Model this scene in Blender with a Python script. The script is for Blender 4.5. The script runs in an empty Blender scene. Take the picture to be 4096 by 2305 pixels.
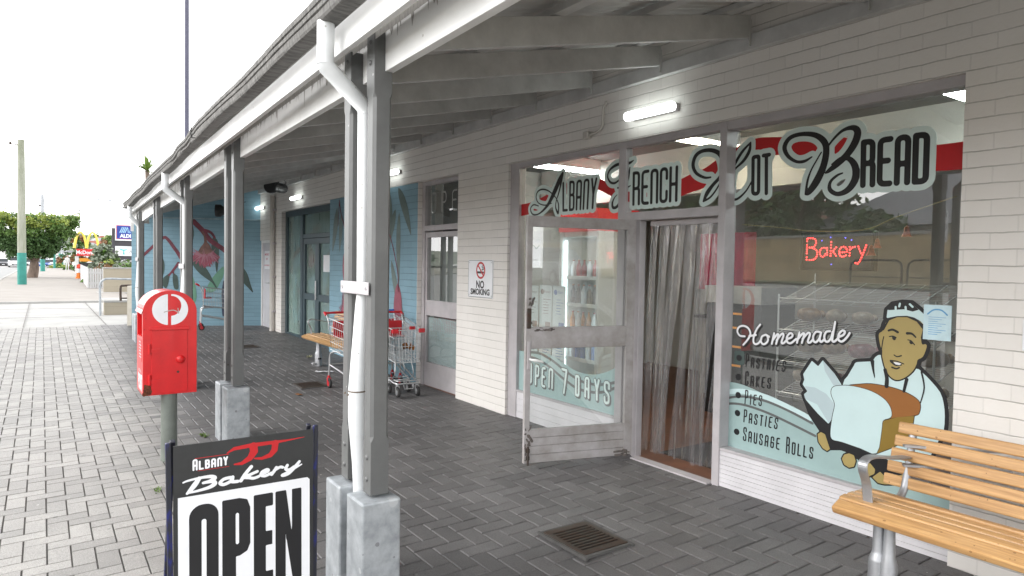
import bpy, bmesh, math, random
import numpy as np
from mathutils import Vector, Matrix
random.seed(7)
S = bpy.context.scene
COL = S.collection
R = math.radians
# ---------------------------------------------------------------- camera
F_PX, YAW, PITCH, ROLL = 2730.0, 0.603425, 0.0336029, 0.0162098
CAM = Vector((1.64305, -4.05873, 1.59641))
FW = Vector((-math.cos(YAW)*math.cos(PITCH), math.sin(YAW)*math.cos(PITCH), -math.sin(PITCH)))
r0 = Vector((math.sin(YAW), math.cos(YAW), 0)); u0 = r0.cross(FW)
RT = r0*math.cos(ROLL)+u0*math.sin(ROLL); UP = -r0*math.sin(ROLL)+u0*math.cos(ROLL)
cam_data = bpy.data.cameras.new("camera"); cam = bpy.data.objects.new("camera", cam_data); COL.objects.link(cam)
cam.matrix_world = Matrix(((RT.x, UP.x, -FW.x, CAM.x), (RT.y, UP.y, -FW.y, CAM.y), (RT.z, UP.z, -FW.z, CAM.z), (0, 0, 0, 1)))
cam_data.sensor_width = 36; cam_data.lens = F_PX/4096*36; cam_data.clip_start = .05; cam_data.clip_end = 3000
S.camera = cam
# ---------------------------------------------------------------- sky, sun, exposure (bright overcast)
SUN_EL, SUN_ROT = R(36), R(195)
world = bpy.data.worlds.new("World"); S.world = world; world.use_nodes = True
wn, wl = world.node_tree.nodes, world.node_tree.links
bg = wn["Background"]
sky = wn.new("ShaderNodeTexSky"); sky.sky_type = 'NISHITA'; sky.sun_disc = False
sky.sun_elevation = SUN_EL; sky.sun_rotation = SUN_ROT; sky.dust_density = 4; sky.air_density = 1.2
hs = wn.new("ShaderNodeHueSaturation"); hs.inputs['Saturation'].default_value = .10; hs.inputs['Value'].default_value = 1.0
wl.new(sky.outputs[0], hs.inputs['Color']); cl = wn.new("ShaderNodeMix"); cl.data_type = 'RGBA'; cl.inputs[0].default_value = .8; 
geo = wn.new("ShaderNodeTexCoord"); sz = wn.new("ShaderNodeSeparateXYZ"); wl.new(geo.outputs['Generated'], sz.inputs[0])
grad = wn.new("ShaderNodeValToRGB"); grad.color_ramp.elements[0].position = 0.02; grad.color_ramp.elements[0].color = (1, 1.0, 1.0, 1); grad.color_ramp.elements[1].position = .75; grad.color_ramp.elements[1].color = (.36, .365, .375, 1)
wl.new(sz.outputs[2], grad.inputs[0]); cs = wn.new("ShaderNodeVectorMath"); cs.operation = 'SCALE'; cs.inputs['Scale'].default_value = 9.0; wl.new(grad.outputs[0], cs.inputs[0])
wl.new(cs.outputs[0], cl.inputs[7])   # added gradient in the cloud tone, brighter low down to light under the verandah
wl.new(hs.outputs[0], cl.inputs[6]); wl.new(cl.outputs[2], bg.inputs[0]); bg.inputs[1].default_value = .15
sd = bpy.data.lights.new("sun", 'SUN'); sd.energy = .5; sd.angle = R(40); sd.color = (1, .97, .93)
sun = bpy.data.objects.new("sun", sd); COL.objects.link(sun)
# sun direction: azimuth measured like the sky texture's rotation
az = SUN_ROT
sdir = Vector((math.sin(az)*math.cos(SUN_EL), math.cos(az)*math.cos(SUN_EL), math.sin(SUN_EL)))
sun.rotation_euler = sdir.to_track_quat('Z', 'Y').to_euler()
S.view_settings.view_transform = 'Standard'; S.view_settings.look = 'None'
S.view_settings.exposure = 1.8; S.view_settings.gamma = 1
S.render.engine = 'CYCLES'
S.cycles.use_denoising = True
S.cycles.max_bounces = 8; S.cycles.transparent_max_bounces = 24; S.cycles.diffuse_bounces = 4; S.cycles.glossy_bounces = 4
S.cycles.caustics_reflective = False; S.cycles.caustics_refractive = False
S.cycles.sample_clamp_indirect = 6

# ---------------------------------------------------------------- pixel-to-plane helpers (tracing artwork on its own real plane)
def pray(u, v):
    return FW + RT*((u-2048)/F_PX) - UP*((v-1152.5)/F_PX)
def on_y(u, v, Y):
    d = pray(u, v); return CAM + d*((Y-CAM.y)/d.y)
def on_plane(u, v, P, N):
    d = pray(u, v); return CAM + d*((P-CAM).dot(N)/d.dot(N))
def gz(x):
    t = -5.0-x
    if t <= 0: return 0.0
    if t < 10: return .14*(t*t*(3-2*t/10))/(100)  # gentle rise, flat again past ten metres
    return .14
def pav(x, y):
    """paving level: the footpath also falls gently towards the kerb"""
    t = max(0.0, min(1.0, (-x-9)/7))
    return gz(x)-.027*(1-.85*t*t*(3-2*t))*max(0.0, -y)

# ---------------------------------------------------------------- materials
MATS = {}
def nodes_of(name):
    m = bpy.data.materials.new(name); m.use_nodes = True
    return m, m.node_tree.nodes, m.node_tree.links, m.node_tree.nodes["Principled BSDF"]
def mat(name, col, rough=.6, metal=0, var=.12, scale=6, bump=0, bscale=60, stretch=None, spec=.5, coat=0, tint=None, specks=None):
    """Principled surface with two-scale noise in its colour and a fine bump."""
    if name in MATS: return MATS[name]
    m, n, l, b = nodes_of(name)
    b.inputs['Roughness'].default_value = rough; b.inputs['Metallic'].default_value = metal
    b.inputs['Specular IOR Level'].default_value = spec; b.inputs['Coat Weight'].default_value = coat
    tc = n.new('ShaderNodeTexCoord'); mp = n.new('ShaderNodeMapping'); l.new(tc.outputs['Object'], mp.inputs[0])
    if stretch: mp.inputs['Scale'].default_value = stretch
    n1 = n.new('ShaderNodeTexNoise'); n1.inputs['Scale'].default_value = scale; n1.inputs['Detail'].default_value = 6; n1.inputs['Roughness'].default_value = .65
    l.new(mp.outputs[0], n1.inputs['Vector'])
    cr = n.new('ShaderNodeValToRGB')
    dk = tint if tint else tuple(c*(1-var*2) for c in col)
    cr.color_ramp.elements[0].color = (*dk, 1); cr.color_ramp.elements[0].position = .3
    cr.color_ramp.elements[1].color = (*[min(1, c*(1+var*.6)) for c in col], 1); cr.color_ramp.elements[1].position = .68
    l.new(n1.outputs['Fac'], cr.inputs[0]); colour = cr.outputs[0]
    for (ssc, srad, scol, sgate) in (specks or []):     # small chips, spots or scuffs: (scale, radius, colour, share of cells left out)
        vo = n.new('ShaderNodeTexVoronoi'); vo.inputs['Scale'].default_value = ssc; wv = n.new('ShaderNodeVectorMath'); wv.operation = 'MULTIPLY_ADD'
        wv.inputs[1].default_value = (.25/ssc,)*3; l.new(n1.outputs['Color'], wv.inputs[0]); l.new(tc.outputs['Object'], wv.inputs[2]); l.new(wv.outputs[0], vo.inputs['Vector'])
        sx = n.new('ShaderNodeSeparateColor'); l.new(vo.outputs['Color'], sx.inputs[0])
        rd = n.new('ShaderNodeMapRange'); rd.inputs['From Min'].default_value = sgate; rd.inputs['From Max'].default_value = 1; rd.inputs['To Min'].default_value = 0; rd.inputs['To Max'].default_value = srad; l.new(sx.outputs[0], rd.inputs[0])
        lt_ = n.new('ShaderNodeMath'); lt_.operation = 'LESS_THAN'; l.new(vo.outputs['Distance'], lt_.inputs[0]); l.new(rd.outputs[0], lt_.inputs[1])
        ga = n.new('ShaderNodeMath'); ga.operation = 'MULTIPLY'; ga.inputs[1].default_value = .75; l.new(lt_.outputs[0], ga.inputs[0])
        mxs = n.new('ShaderNodeMix'); mxs.data_type = 'RGBA'; l.new(ga.outputs[0], mxs.inputs[0]); l.new(colour, mxs.inputs[6]); mxs.inputs[7].default_value = (*scol, 1); colour = mxs.outputs[2]
    l.new(colour, b.inputs['Base Color'])
    if bump:
        n2 = n.new('ShaderNodeTexNoise'); n2.inputs['Scale'].default_value = bscale; n2.inputs['Detail'].default_value = 4
        l.new(mp.outputs[0], n2.inputs['Vector'])
        bp = n.new('ShaderNodeBump'); bp.inputs['Strength'].default_value = bump; bp.inputs['Distance'].default_value = .01
        l.new(n2.outputs['Fac'], bp.inputs['Height']); l.new(bp.outputs[0], b.inputs['Normal'])
    MATS[name] = m
    return m
def emit(name, col, strength):
    if name in MATS: return MATS[name]
    m, n, l, b = nodes_of(name)
    b.inputs['Base Color'].default_value = (*col, 1); b.inputs['Emission Color'].default_value = (*col, 1); b.inputs['Emission Strength'].default_value = strength
    MATS[name] = m; return m
def glass(name, tint=(.9, .93, .92), f0=.08, rough=0.0, haze=0.0, hcol=(.6, .65, .62)):
    m, n, l, b = nodes_of(name); n.remove(b)
    out = n['Material Output']
    tr = n.new('ShaderNodeBsdfTransparent'); tr.inputs[0].default_value = (*tint, 1)
    gl = n.new('ShaderNodeBsdfGlossy'); gl.inputs['Roughness'].default_value = rough
    lw = n.new('ShaderNodeLayerWeight'); lw.inputs[0].default_value = .5
    pw = n.new('ShaderNodeMath'); pw.operation = 'POWER'; pw.inputs[1].default_value = 4
    l.new(lw.outputs['Facing'], pw.inputs[0])
    ma = n.new('ShaderNodeMath'); ma.operation = 'MULTIPLY_ADD'; ma.inputs[1].default_value = 1-f0; ma.inputs[2].default_value = f0
    l.new(pw.outputs[0], ma.inputs[0])
    src = tr
    if haze:
        df = n.new('ShaderNodeBsdfDiffuse'); df.inputs[0].default_value = (*hcol, 1)
        mh = n.new('ShaderNodeMixShader')
        nz = n.new('ShaderNodeTexNoise'); nz.inputs['Scale'].default_value = 5; nz.inputs['Detail'].default_value = 5
        tc = n.new('ShaderNodeTexCoord'); mp = n.new('ShaderNodeMapping'); mp.inputs['Scale'].default_value = (3, 3, .6)
        l.new(tc.outputs['Object'], mp.inputs[0]); l.new(mp.outputs[0], nz.inputs['Vector'])
        mm = n.new('ShaderNodeMath'); mm.operation = 'MULTIPLY_ADD'; mm.inputs[1].default_value = haze*.5; mm.inputs[2].default_value = haze*.75
        l.new(nz.outputs['Fac'], mm.inputs[0]); l.new(mm.outputs[0], mh.inputs[0])
        l.new(tr.outputs[0], mh.inputs[1]); l.new(df.outputs[0], mh.inputs[2]); src = mh
    mx = n.new('ShaderNodeMixShader'); l.new(ma.outputs[0], mx.inputs[0]); l.new(src.outputs[0], mx.inputs[1]); l.new(gl.outputs[0], mx.inputs[2])
    l.new(mx.outputs[0], out.inputs[0]); MATS[name] = m; return m
def brick_mat(name, col, mortar, var=.022, row=.0862, width=.245, dirt=.25, bed=.75):
    m, n, l, b = nodes_of(name); b.inputs['Roughness'].default_value = .62; b.inputs['Specular IOR Level'].default_value = .3
    tc = n.new('ShaderNodeTexCoord'); sp = n.new('ShaderNodeSeparateXYZ'); l.new(tc.outputs['Object'], sp.inputs[0])
    ad = n.new('ShaderNodeMath'); l.new(sp.outputs[0], ad.inputs[0]); l.new(sp.outputs[1], ad.inputs[1])
    wob = n.new('ShaderNodeTexNoise'); wob.inputs['Scale'].default_value = 9; wob.inputs['Detail'].default_value = 3; l.new(tc.outputs['Object'], wob.inputs['Vector'])
    wz = n.new('ShaderNodeMath'); wz.operation = 'MULTIPLY_ADD'; wz.inputs[1].default_value = .012; l.new(wob.outputs['Fac'], wz.inputs[0]); l.new(sp.outputs[2], wz.inputs[2])
    cb = n.new('ShaderNodeCombineXYZ'); l.new(ad.outputs[0], cb.inputs[0]); l.new(wz.outputs[0], cb.inputs[1])
    br = n.new('ShaderNodeTexBrick'); l.new(cb.outputs[0], br.inputs['Vector'])
    br.inputs['Scale'].default_value = 1; br.inputs['Mortar Size'].default_value = .0045; br.inputs['Mortar Smooth'].default_value = .4
    br.inputs['Brick Width'].default_value = width; br.inputs['Row Height'].default_value = row
    br.inputs['Color1'].default_value = (*[c*(1+var) for c in col], 1); br.inputs['Color2'].default_value = (*[c*(1-var) for c in col], 1)
    br.inputs['Mortar'].default_value = (*[c*.93 for c in col], 1); br.inputs['Bias'].default_value = 0
    # bed joints: thin recessed dark lines, broken up where the paint has filled them
    md = n.new('ShaderNodeMath'); md.operation = 'PINGPONG'; md.inputs[1].default_value = row/2; l.new(wz.outputs[0], md.inputs[0])
    bedn = n.new('ShaderNodeTexNoise'); bedn.inputs['Scale'].default_value = 2.2; bedn.inputs['Detail'].default_value = 5; l.new(tc.outputs['Object'], bedn.inputs['Vector'])
    th = n.new('ShaderNodeMapRange'); th.inputs['From Min'].default_value = .0012; th.inputs['From Max'].default_value = .0045; th.inputs['To Min'].default_value = 1; th.inputs['To Max'].default_value = 0
    l.new(md.outputs[0], th.inputs[0])
    bf = n.new('ShaderNodeMapRange'); bf.inputs['From Min'].default_value = .3; bf.inputs['From Max'].default_value = .6; bf.inputs['To Min'].default_value = .12; bf.inputs['To Max'].default_value = bed; l.new(bedn.outputs['Fac'], bf.inputs[0])
    mul = n.new('ShaderNodeMath'); mul.operation = 'MULTIPLY'; l.new(th.outputs[0], mul.inputs[0]); l.new(bf.outputs[0], mul.inputs[1])
    mx = n.new('ShaderNodeMix'); mx.data_type = 'RGBA'; l.new(mul.outputs[0], mx.inputs[0]); l.new(br.outputs['Color'], mx.inputs[6]); mx.inputs[7].default_value = (*mortar, 1)
    # blotchy dirt
    dn = n.new('ShaderNodeTexNoise'); dn.inputs['Scale'].default_value = 1.3; dn.inputs['Detail'].default_value = 8; dn.inputs['Roughness'].default_value = .7; l.new(tc.outputs['Object'], dn.inputs['Vector'])
    dr = n.new('ShaderNodeMapRange'); dr.inputs['From Min'].default_value = .35; dr.inputs['From Max'].default_value = .75; dr.inputs['To Min'].default_value = 0; dr.inputs['To Max'].default_value = dirt; l.new(dn.outputs['Fac'], dr.inputs[0])
    m2 = n.new('ShaderNodeMix'); m2.data_type = 'RGBA'; m2.blend_type = 'MULTIPLY'; l.new(dr.outputs[0], m2.inputs[0]); l.new(mx.outputs[2], m2.inputs[6]); m2.inputs[7].default_value = (.72, .69, .64, 1)
    l.new(m2.outputs[2], b.inputs['Base Color'])
    hm = n.new('ShaderNodeMath'); hm.operation = 'MULTIPLY_ADD'; hm.inputs[1].default_value = .32; l.new(br.outputs['Fac'], hm.inputs[0]); l.new(mul.outputs[0], hm.inputs[2])
    fn = n.new('ShaderNodeTexNoise'); fn.inputs['Scale'].default_value = 45; fn.inputs['Detail'].default_value = 4; l.new(tc.outputs['Object'], fn.inputs['Vector'])
    h2 = n.new('ShaderNodeMath'); h2.operation = 'MULTIPLY_ADD'; h2.inputs[1].default_value = -.5; l.new(fn.outputs['Fac'], h2.inputs[0]); l.new(hm.outputs[0], h2.inputs[2])
    bp = n.new('ShaderNodeBump'); bp.invert = True; bp.inputs['Strength'].default_value = .5; bp.inputs['Distance'].default_value = .006
    l.new(h2.outputs[0], bp.inputs['Height']); l.new(bp.outputs[0], b.inputs['Normal'])
    MATS[name] = m; return m

M_white = mat('white_paint', (.86, .86, .85), .5, var=.05, scale=3, specks=[(18, .2, (.4, .38, .35), .92)])
M_frame = mat('aluminium_frame_paint', (.47, .445, .46), .45, var=.08, scale=5)
M_panel = mat('painted_sill_panel', (.66, .645, .67), .45, var=.07, scale=3)
M_post = mat('grey_post_paint', (.135, .138, .137), .42, var=.09, scale=5, specks=[(26, .22, (.45, .45, .44), .86), (14, .2, (.06, .055, .05), .88)], bump=.06, bscale=120)
M_rafter = mat('rafter_paint', (.55, .55, .545), .5, var=.12, scale=4, bump=.05)
M_galv = mat('galvanised_steel', (.42, .445, .465), .5, .35, var=.24, scale=9, specks=[(9, .3, (.52, .54, .55), .8), (16, .22, (.20, .20, .21), .85)], bump=.12, bscale=90, tint=(.27, .29, .31))
M_gutter = mat('weathered_gutter', (.18, .175, .166), .75, .05, var=.25, scale=14, stretch=(3, .6, .6), bump=.2, tint=(.055, .053, .05))
M_pipe = mat('white_pvc_pipe', (.74, .76, .77), .35, var=.06, scale=5, specks=[(30, .2, (.35, .33, .30), .88)])
M_steel = mat('bright_steel', (.62, .63, .64), .3, .9, var=.08)
M_alloy = mat('cast_aluminium', (.40, .41, .43), .45, .75, var=.1, scale=12)
M_red = mat('letterbox_red', (.66, .009, .012), .32, var=.09, scale=5, coat=.25, bump=.03, bscale=40, specks=[(34, .16, (.40, .16, .14), .92), (20, .14, (.10, .01, .01), .93)])
M_redplastic = mat('red_plastic', (.6, .02, .03), .4, var=.08)
M_blueplastic = mat('blue_plastic', (.02, .13, .5), .4, var=.08)
M_black = mat('black_plastic', (.018, .018, .02), .45, var=.2)
M_rubber = mat('black_rubber', (.03, .03, .03), .7, var=.2)
M_green_post = mat('green_grey_post', (.17, .19, .17), .45, var=.12, scale=9)
M_wood = mat('varnished_timber', (.54, .325, .14), .35, var=.16, scale=3, stretch=(1.2, 26, 26), bump=.08, coat=.1, tint=(.34, .175, .065), specks=[(22, .2, (.20, .09, .03), .86), (60, .25, (.14, .06, .02), .9)])
M_darkmetal = mat('dark_iron', (.05, .046, .04), .6, .4, var=.35, scale=20, tint=(.06, .03, .018))
M_void = mat('drain_darkness', (.012, .012, .012), .9, var=.1)
M_vinyl_black = mat('black_vinyl', (.012, .012, .014), .35, var=.1)
M_vinyl_mint = mat('mint_vinyl', (.66, .78, .755), .4, var=.03)
M_vinyl_teal = mat('teal_vinyl', (.33, .46, .455), .4, var=.04)
M_vinyl_pale = mat('pale_mint_vinyl', (.58, .74, .75), .4, var=.02)
M_vinyl_red = mat('red_vinyl', (.52, .01, .015), .35, var=.06)
M_vinyl_white = mat('white_vinyl', (.82, .83, .86), .4, var=.03)
M_vinyl_tan = mat('tan_vinyl', (.39, .30, .11), .4, var=.03)
M_vinyl_crust = mat('brown_vinyl', (.30, .115, .025), .4, var=.04)
M_vinyl_crumb = mat('ochre_vinyl', (.26, .165, .025), .4, var=.04)
M_vinyl_grey = mat('grey_vinyl', (.12, .125, .125), .4, var=.05)
M_glass = glass('window_glass', f0=.17, haze=.08)
M_glass_dirty = glass('dusty_window_glass', f0=.15, haze=.08)
M_brick = brick_mat('painted_brick', (.78, .755, .725), (.33, .31, .285))
M_brick_blue = brick_mat('blue_painted_brick', (.235, .39, .48), (.10, .17, .21), var=.05, dirt=.3, bed=.7)
M_concrete = mat('pale_concrete', (.38, .375, .36), .85, var=.1, scale=1.5, bump=.1)

# ---------------------------------------------------------------- mesh builder
class MB:
    def __init__(s): s.v = []; s.f = []; s.mi = []; s.cur = 0; s.sm = []; s.smooth = False
    def add(s, vs, fs):
        o = len(s.v); s.v += [tuple(p) for p in vs]
        for f in fs: s.f.append([i+o for i in f]); s.mi.append(s.cur); s.sm.append(s.smooth)
        return s
    def box(s, x0, x1, y0, y1, z0, z1):
        x0, x1 = sorted((x0, x1)); y0, y1 = sorted((y0, y1)); z0, z1 = sorted((z0, z1))
        return s.add([(x0, y0, z0), (x1, y0, z0), (x1, y1, z0), (x0, y1, z0), (x0, y0, z1), (x1, y0, z1), (x1, y1, z1), (x0, y1, z1)],
                     [(0, 3, 2, 1), (4, 5, 6, 7), (0, 1, 5, 4), (1, 2, 6, 5), (2, 3, 7, 6), (3, 0, 4, 7)])
    def bar(s, a, b, w, h, up=(0, 0, 1)):
        """box section w x h from a to b"""
        a, b = Vector(a), Vector(b); d = (b-a).normalized(); u = Vector(up); sx = d.cross(u)
        if sx.length < 1e-5: sx = d.cross(Vector((0, 1, 0)))
        sx.normalize(); u = sx.cross(d)
        q = [(-w/2, -h/2), (w/2, -h/2), (w/2, h/2), (-w/2, h/2)]
        vs = [a+sx*i+u*j for i, j in q]+[b+sx*i+u*j for i, j in q]
        return s.add(vs, [(3, 2, 1, 0), (4, 5, 6, 7), (0, 1, 5, 4), (1, 2, 6, 5), (2, 3, 7, 6), (3, 0, 4, 7)])
    def tube(s, pts, r, n=8, caps=True, closed=False):
        pts = [Vector(p) for p in pts]; k = len(pts)
        rr = r if isinstance(r, (list, tuple)) else [r]*k
        t0 = (pts[1]-pts[0]).normalized(); nrm = t0.orthogonal().normalized(); vs = []
        for i, p in enumerate(pts):
            if closed: t = (pts[(i+1) % k]-pts[i-1]).normalized()
            else: t = ((pts[min(i+1, k-1)]-pts[max(i-1, 0)])).normalized()
            nrm = (nrm-t*nrm.dot(t)).normalized(); bn = t.cross(nrm)
            # mitre: keep the section true at sharp bends
            for j in range(n):
                a = 2*math.pi*j/n; vs.append(p+(nrm*math.cos(a)+bn*math.sin(a))*rr[i])
        fs = []
        for i in range(k if closed else k-1):
            i2 = (i+1) % k
            for j in range(n): fs.append((i*n+j, i*n+(j+1) % n, i2*n+(j+1) % n, i2*n+j))
        old = s.smooth; s.smooth = n > 5; s.add(vs, fs); s.smooth = old
        if caps and not closed: s.add([vs[j] for j in range(n)], [tuple(reversed(range(n)))]); s.add([vs[(k-1)*n+j] for j in range(n)], [tuple(range(n))])
        return s
    def lathe(s, prof, n=24, c=(0, 0, 0), axis='Z'):
        vs = []; c = Vector(c)
        for r_, h in prof:
            for j in range(n):
                a = 2*math.pi*j/n; x, y = r_*math.cos(a), r_*math.sin(a)
                p = {'Z': (x, y, h), 'X': (h, x, y), 'Y': (y, h, x)}[axis]; vs.append(c+Vector(p))
        fs = [(i*n+j, i*n+(j+1) % n, (i+1)*n+(j+1) % n, (i+1)*n+j) for i in range(len(prof)-1) for j in range(n)]
        old = s.smooth; s.smooth = True; s.add(vs, fs); s.smooth = old
        s.add([vs[j] for j in range(n)], [tuple(reversed(range(n)))]); s.add([vs[(len(prof)-1)*n+j] for j in range(n)], [tuple(range(n))])
        return s
    def prism(s, poly, o, ax, ay, depth):
        """polygon (2D) in plane o+ax*u+ay*v, extruded along depth vector"""
        o, ax, ay, d = Vector(o), Vector(ax), Vector(ay), Vector(depth); k = len(poly)
        a = [o+ax*p[0]+ay*p[1] for p in poly]; b = [p+d for p in a]
        return s.add(a+b, [tuple(range(k)), tuple(range(2*k-1, k-1, -1))]+[(i, i+k, (i+1) % k+k, (i+1) % k) for i in range(k)])
    def build(s, name, m, parent=None, bevel=0, loc=None, seg=1):
        me = bpy.data.meshes.new(name); me.from_pydata(s.v, [], s.f)
        ms = m if isinstance(m, (list, tuple)) else [m]
        for k in ms: me.materials.append(k)
        if len(ms) > 1: me.polygons.foreach_set('material_index', s.mi)
        me.polygons.foreach_set('use_smooth', s.sm)
        bm = bmesh.new(); bm.from_mesh(me); bmesh.ops.recalc_face_normals(bm, faces=bm.faces)
        if bevel:
            bmesh.ops.remove_doubles(bm, verts=bm.verts, dist=1e-6)
            es = [e for e in bm.edges if len(e.link_faces) == 2 and e.calc_face_angle(0) > .6]
            bmesh.ops.bevel(bm, geom=es, offset=bevel, segments=seg, affect='EDGES', profile=.5, clamp_overlap=True)
        bm.to_mesh(me); bm.free(); me.update()
        o = bpy.data.objects.new(name, me); COL.objects.link(o)
        if parent: o.parent = parent
        if loc is not None: o.location = loc
        return o
def tag(o, label, cat, group=None, kind=None):
    o['label'] = label; o['category'] = cat
    if group: o['group'] = group
    if kind: o['kind'] = kind
    return o
def struct(o): o['kind'] = 'structure'; return o
def thing(name, label, cat, loc=(0, 0, 0), rz=0, group=None):
    o = bpy.data.objects.new(name, None); COL.objects.link(o); o.empty_display_size = .1
    o.location = loc; o.rotation_euler = (0, 0, rz)
    return tag(o, label, cat, group)
def kids(o): return [c for c in bpy.data.objects if c.parent == o]
def dup(root, loc, rz=None, label=None, group=None, scale=None):
    def cp(o, par):
        c = o.copy(); COL.objects.link(c)
        if par is not None: c.parent = par
        for ch in kids(o):
            if ch != c: cp(ch, c)
        return c
    r = cp(root, None); r.location = loc
    if rz is not None: r.rotation_euler = (0, 0, rz)
    if scale: r.scale = scale
    if label: r['label'] = label
    if group: r['group'] = group
    return r

# ---------------------------------------------------------------- 2D shapes: strokes and polygons meshed from a distance field
def catmull(P, n=6, closed=False):
    P = [np.array(p, float) for p in P]; out = []; k = len(P)
    rng = range(k if closed else k-1)
    for i in rng:
        p0, p1, p2, p3 = (P[(i-1) % k], P[i], P[(i+1) % k], P[(i+2) % k]) if closed else (P[max(i-1, 0)], P[i], P[i+1], P[min(i+2, k-1)])
        for t in np.linspace(0, 1, n, endpoint=False):
            out.append(.5*((2*p1)+(-p0+p2)*t+(2*p0-5*p1+4*p2-p3)*t*t+(-p0+3*p1-3*p2+p3)*t**3))
    if not closed: out.append(P[-1])
    return out
def rounded(P, r):
    P = [np.array(p, float) for p in P]; out = [P[0]]
    for i in range(1, len(P)-1):
        a, b, c = P[i-1], P[i], P[i+1]; la, lc = np.linalg.norm(a-b), np.linalg.norm(c-b); q = min(r, la*.5, lc*.5)
        s, e = b+(a-b)/la*q, b+(c-b)/lc*q
        for t in (0, .25, .5, .75, 1): out.append((1-t)**2*s+2*t*(1-t)*b+t*t*e)
    out.append(P[-1]); return out
class Shape:
    """2D shape; strokes are [(x,y,r)...] with half-widths, polys are filled outlines."""
    def __init__(s): s.segs = []; s.polys = []
    def stroke(s, pts, r=None):
        q = [(p[0], p[1], (p[2] if len(p) > 2 else r)) for p in pts]
        for a, b in zip(q[:-1], q[1:]): s.segs.append((*a, *b))
        return s
    def poly(s, pts): s.polys.append([(float(p[0]), float(p[1])) for p in pts]); return s
    def mesh(s, cell, grow=0.0, clip=None):
        xs = [t for g in s.segs for t in (g[0]-g[2], g[0]+g[2], g[3]-g[5], g[3]+g[5])]+[p[0] for q in s.polys for p in q]
        ys = [t for g in s.segs for t in (g[1]-g[2], g[1]+g[2], g[4]-g[5], g[4]+g[5])]+[p[1] for q in s.polys for p in q]
        pad = grow+2*cell; x0, x1, y0, y1 = min(xs)-pad, max(xs)+pad, min(ys)-pad, max(ys)+pad
        if clip: x0, x1, y0, y1 = max(x0, clip[0]), min(x1, clip[1]), max(y0, clip[2]), min(y1, clip[3])
        nx, ny = max(2, int(round((x1-x0)/cell))+1), max(2, int(round((y1-y0)/cell))+1)
        X = np.linspace(x0, x1, nx); Y = np.linspace(y0, y1, ny); D = np.full((ny, nx), 1e3)
        for ax, ay, ar, bx, by, br in s.segs:
            rad = max(ar, br)+pad
            i0, i1 = np.searchsorted(X, min(ax, bx)-rad), np.searchsorted(X, max(ax, bx)+rad)
            j0, j1 = np.searchsorted(Y, min(ay, by)-rad), np.searchsorted(Y, max(ay, by)+rad)
            if i1 <= i0 or j1 <= j0: continue
            gx, gy = X[i0:i1][None, :], Y[j0:j1][:, None]; dx, dy = bx-ax, by-ay; L2 = dx*dx+dy*dy+1e-12
            t = np.clip(((gx-ax)*dx+(gy-ay)*dy)/L2, 0, 1)
            d = np.hypot(gx-ax-t*dx, gy-ay-t*dy)-(ar+(br-ar)*t)
            D[j0:j1, i0:i1] = np.minimum(D[j0:j1, i0:i1], d)
        for q in s.polys:
            px = [p[0] for p in q]; py = [p[1] for p in q]
            i0, i1 = np.searchsorted(X, min(px)-pad), np.searchsorted(X, max(px)+pad)
            j0, j1 = np.searchsorted(Y, min(py)-pad), np.searchsorted(Y, max(py)+pad)
            if i1 <= i0 or j1 <= j0: continue
            gx, gy = X[i0:i1][None, :], Y[j0:j1][:, None]
            ins = np.zeros((j1-j0, i1-i0), bool); dd = np.full((j1-j0, i1-i0), 1e3)
            for (ax, ay), (bx, by) in zip(q, q[1:]+q[:1]):
                dx, dy = bx-ax, by-ay; t = np.clip(((gx-ax)*dx+(gy-ay)*dy)/(dx*dx+dy*dy+1e-12), 0, 1)
                dd = np.minimum(dd, np.hypot(gx-ax-t*dx, gy-ay-t*dy))
                if ay != by: ins ^= ((ay > gy) != (by > gy)) & (gx < (bx-ax)*(gy-ay)/(by-ay)+ax)
            D[j0:j1, i0:i1] = np.minimum(D[j0:j1, i0:i1], np.where(ins, -dd, dd))
        D -= grow; inn = D < 0; V = []; Fc = []; key = {}
        def vid(k, x, y):
            if k not in key: key[k] = len(V); V.append((x, y))
            return key[k]
        full = inn[:-1, :-1] & inn[1:, :-1] & inn[:-1, 1:] & inn[1:, 1:]; anyi = inn[:-1, :-1] | inn[1:, :-1] | inn[:-1, 1:] | inn[1:, 1:]
        for j in range(ny-1):
            i = 0
            for i in np.nonzero(anyi[j] & ~full[j])[0]:
                cs = [(i, j), (i+1, j), (i+1, j+1), (i, j+1)]; poly = []
                for (a, b), (c, d) in zip(cs, cs[1:]+cs[:1]):
                    da, dc = D[b, a], D[d, c]
                    if da < 0: poly.append(vid((a, b, 0), X[a], Y[b]))
                    if (da < 0) != (dc < 0):
                        t = da/(da-dc); kk = (min(a, c), min(b, d), 1 if a != c else 2)
                        poly.append(vid(kk, X[a]+(X[c]-X[a])*t, Y[b]+(Y[d]-Y[b])*t))
                if len(poly) > 2: Fc.append(poly)
            row = full[j]; i = 0
            while i < nx-1:
                if row[i]:
                    k = i
                    while k < nx-1 and row[k]: k += 1
                    Fc.append([vid((i, j, 0), X[i], Y[j]), vid((k, j, 0), X[k], Y[j]), vid((k, j+1, 0), X[k], Y[j+1]), vid((i, j+1, 0), X[i], Y[j+1])]); i = k
                else: i += 1
        return V, Fc
def flat(name, shape, fn, m, parent=None, cell=.006, grow=0, clip=None):
    """mesh a Shape on a plane; fn maps (x, y) to 3D"""
    V, Fc = shape.mesh(cell, grow, clip)
    b = MB(); b.add([fn(*p) for p in V], Fc)
    me = bpy.data.meshes.new(name); me.from_pydata(b.v, [], b.f); me.materials.append(m); me.update()
    o = bpy.data.objects.new(name, me); COL.objects.link(o)
    if parent: o.parent = parent
    return o
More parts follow.
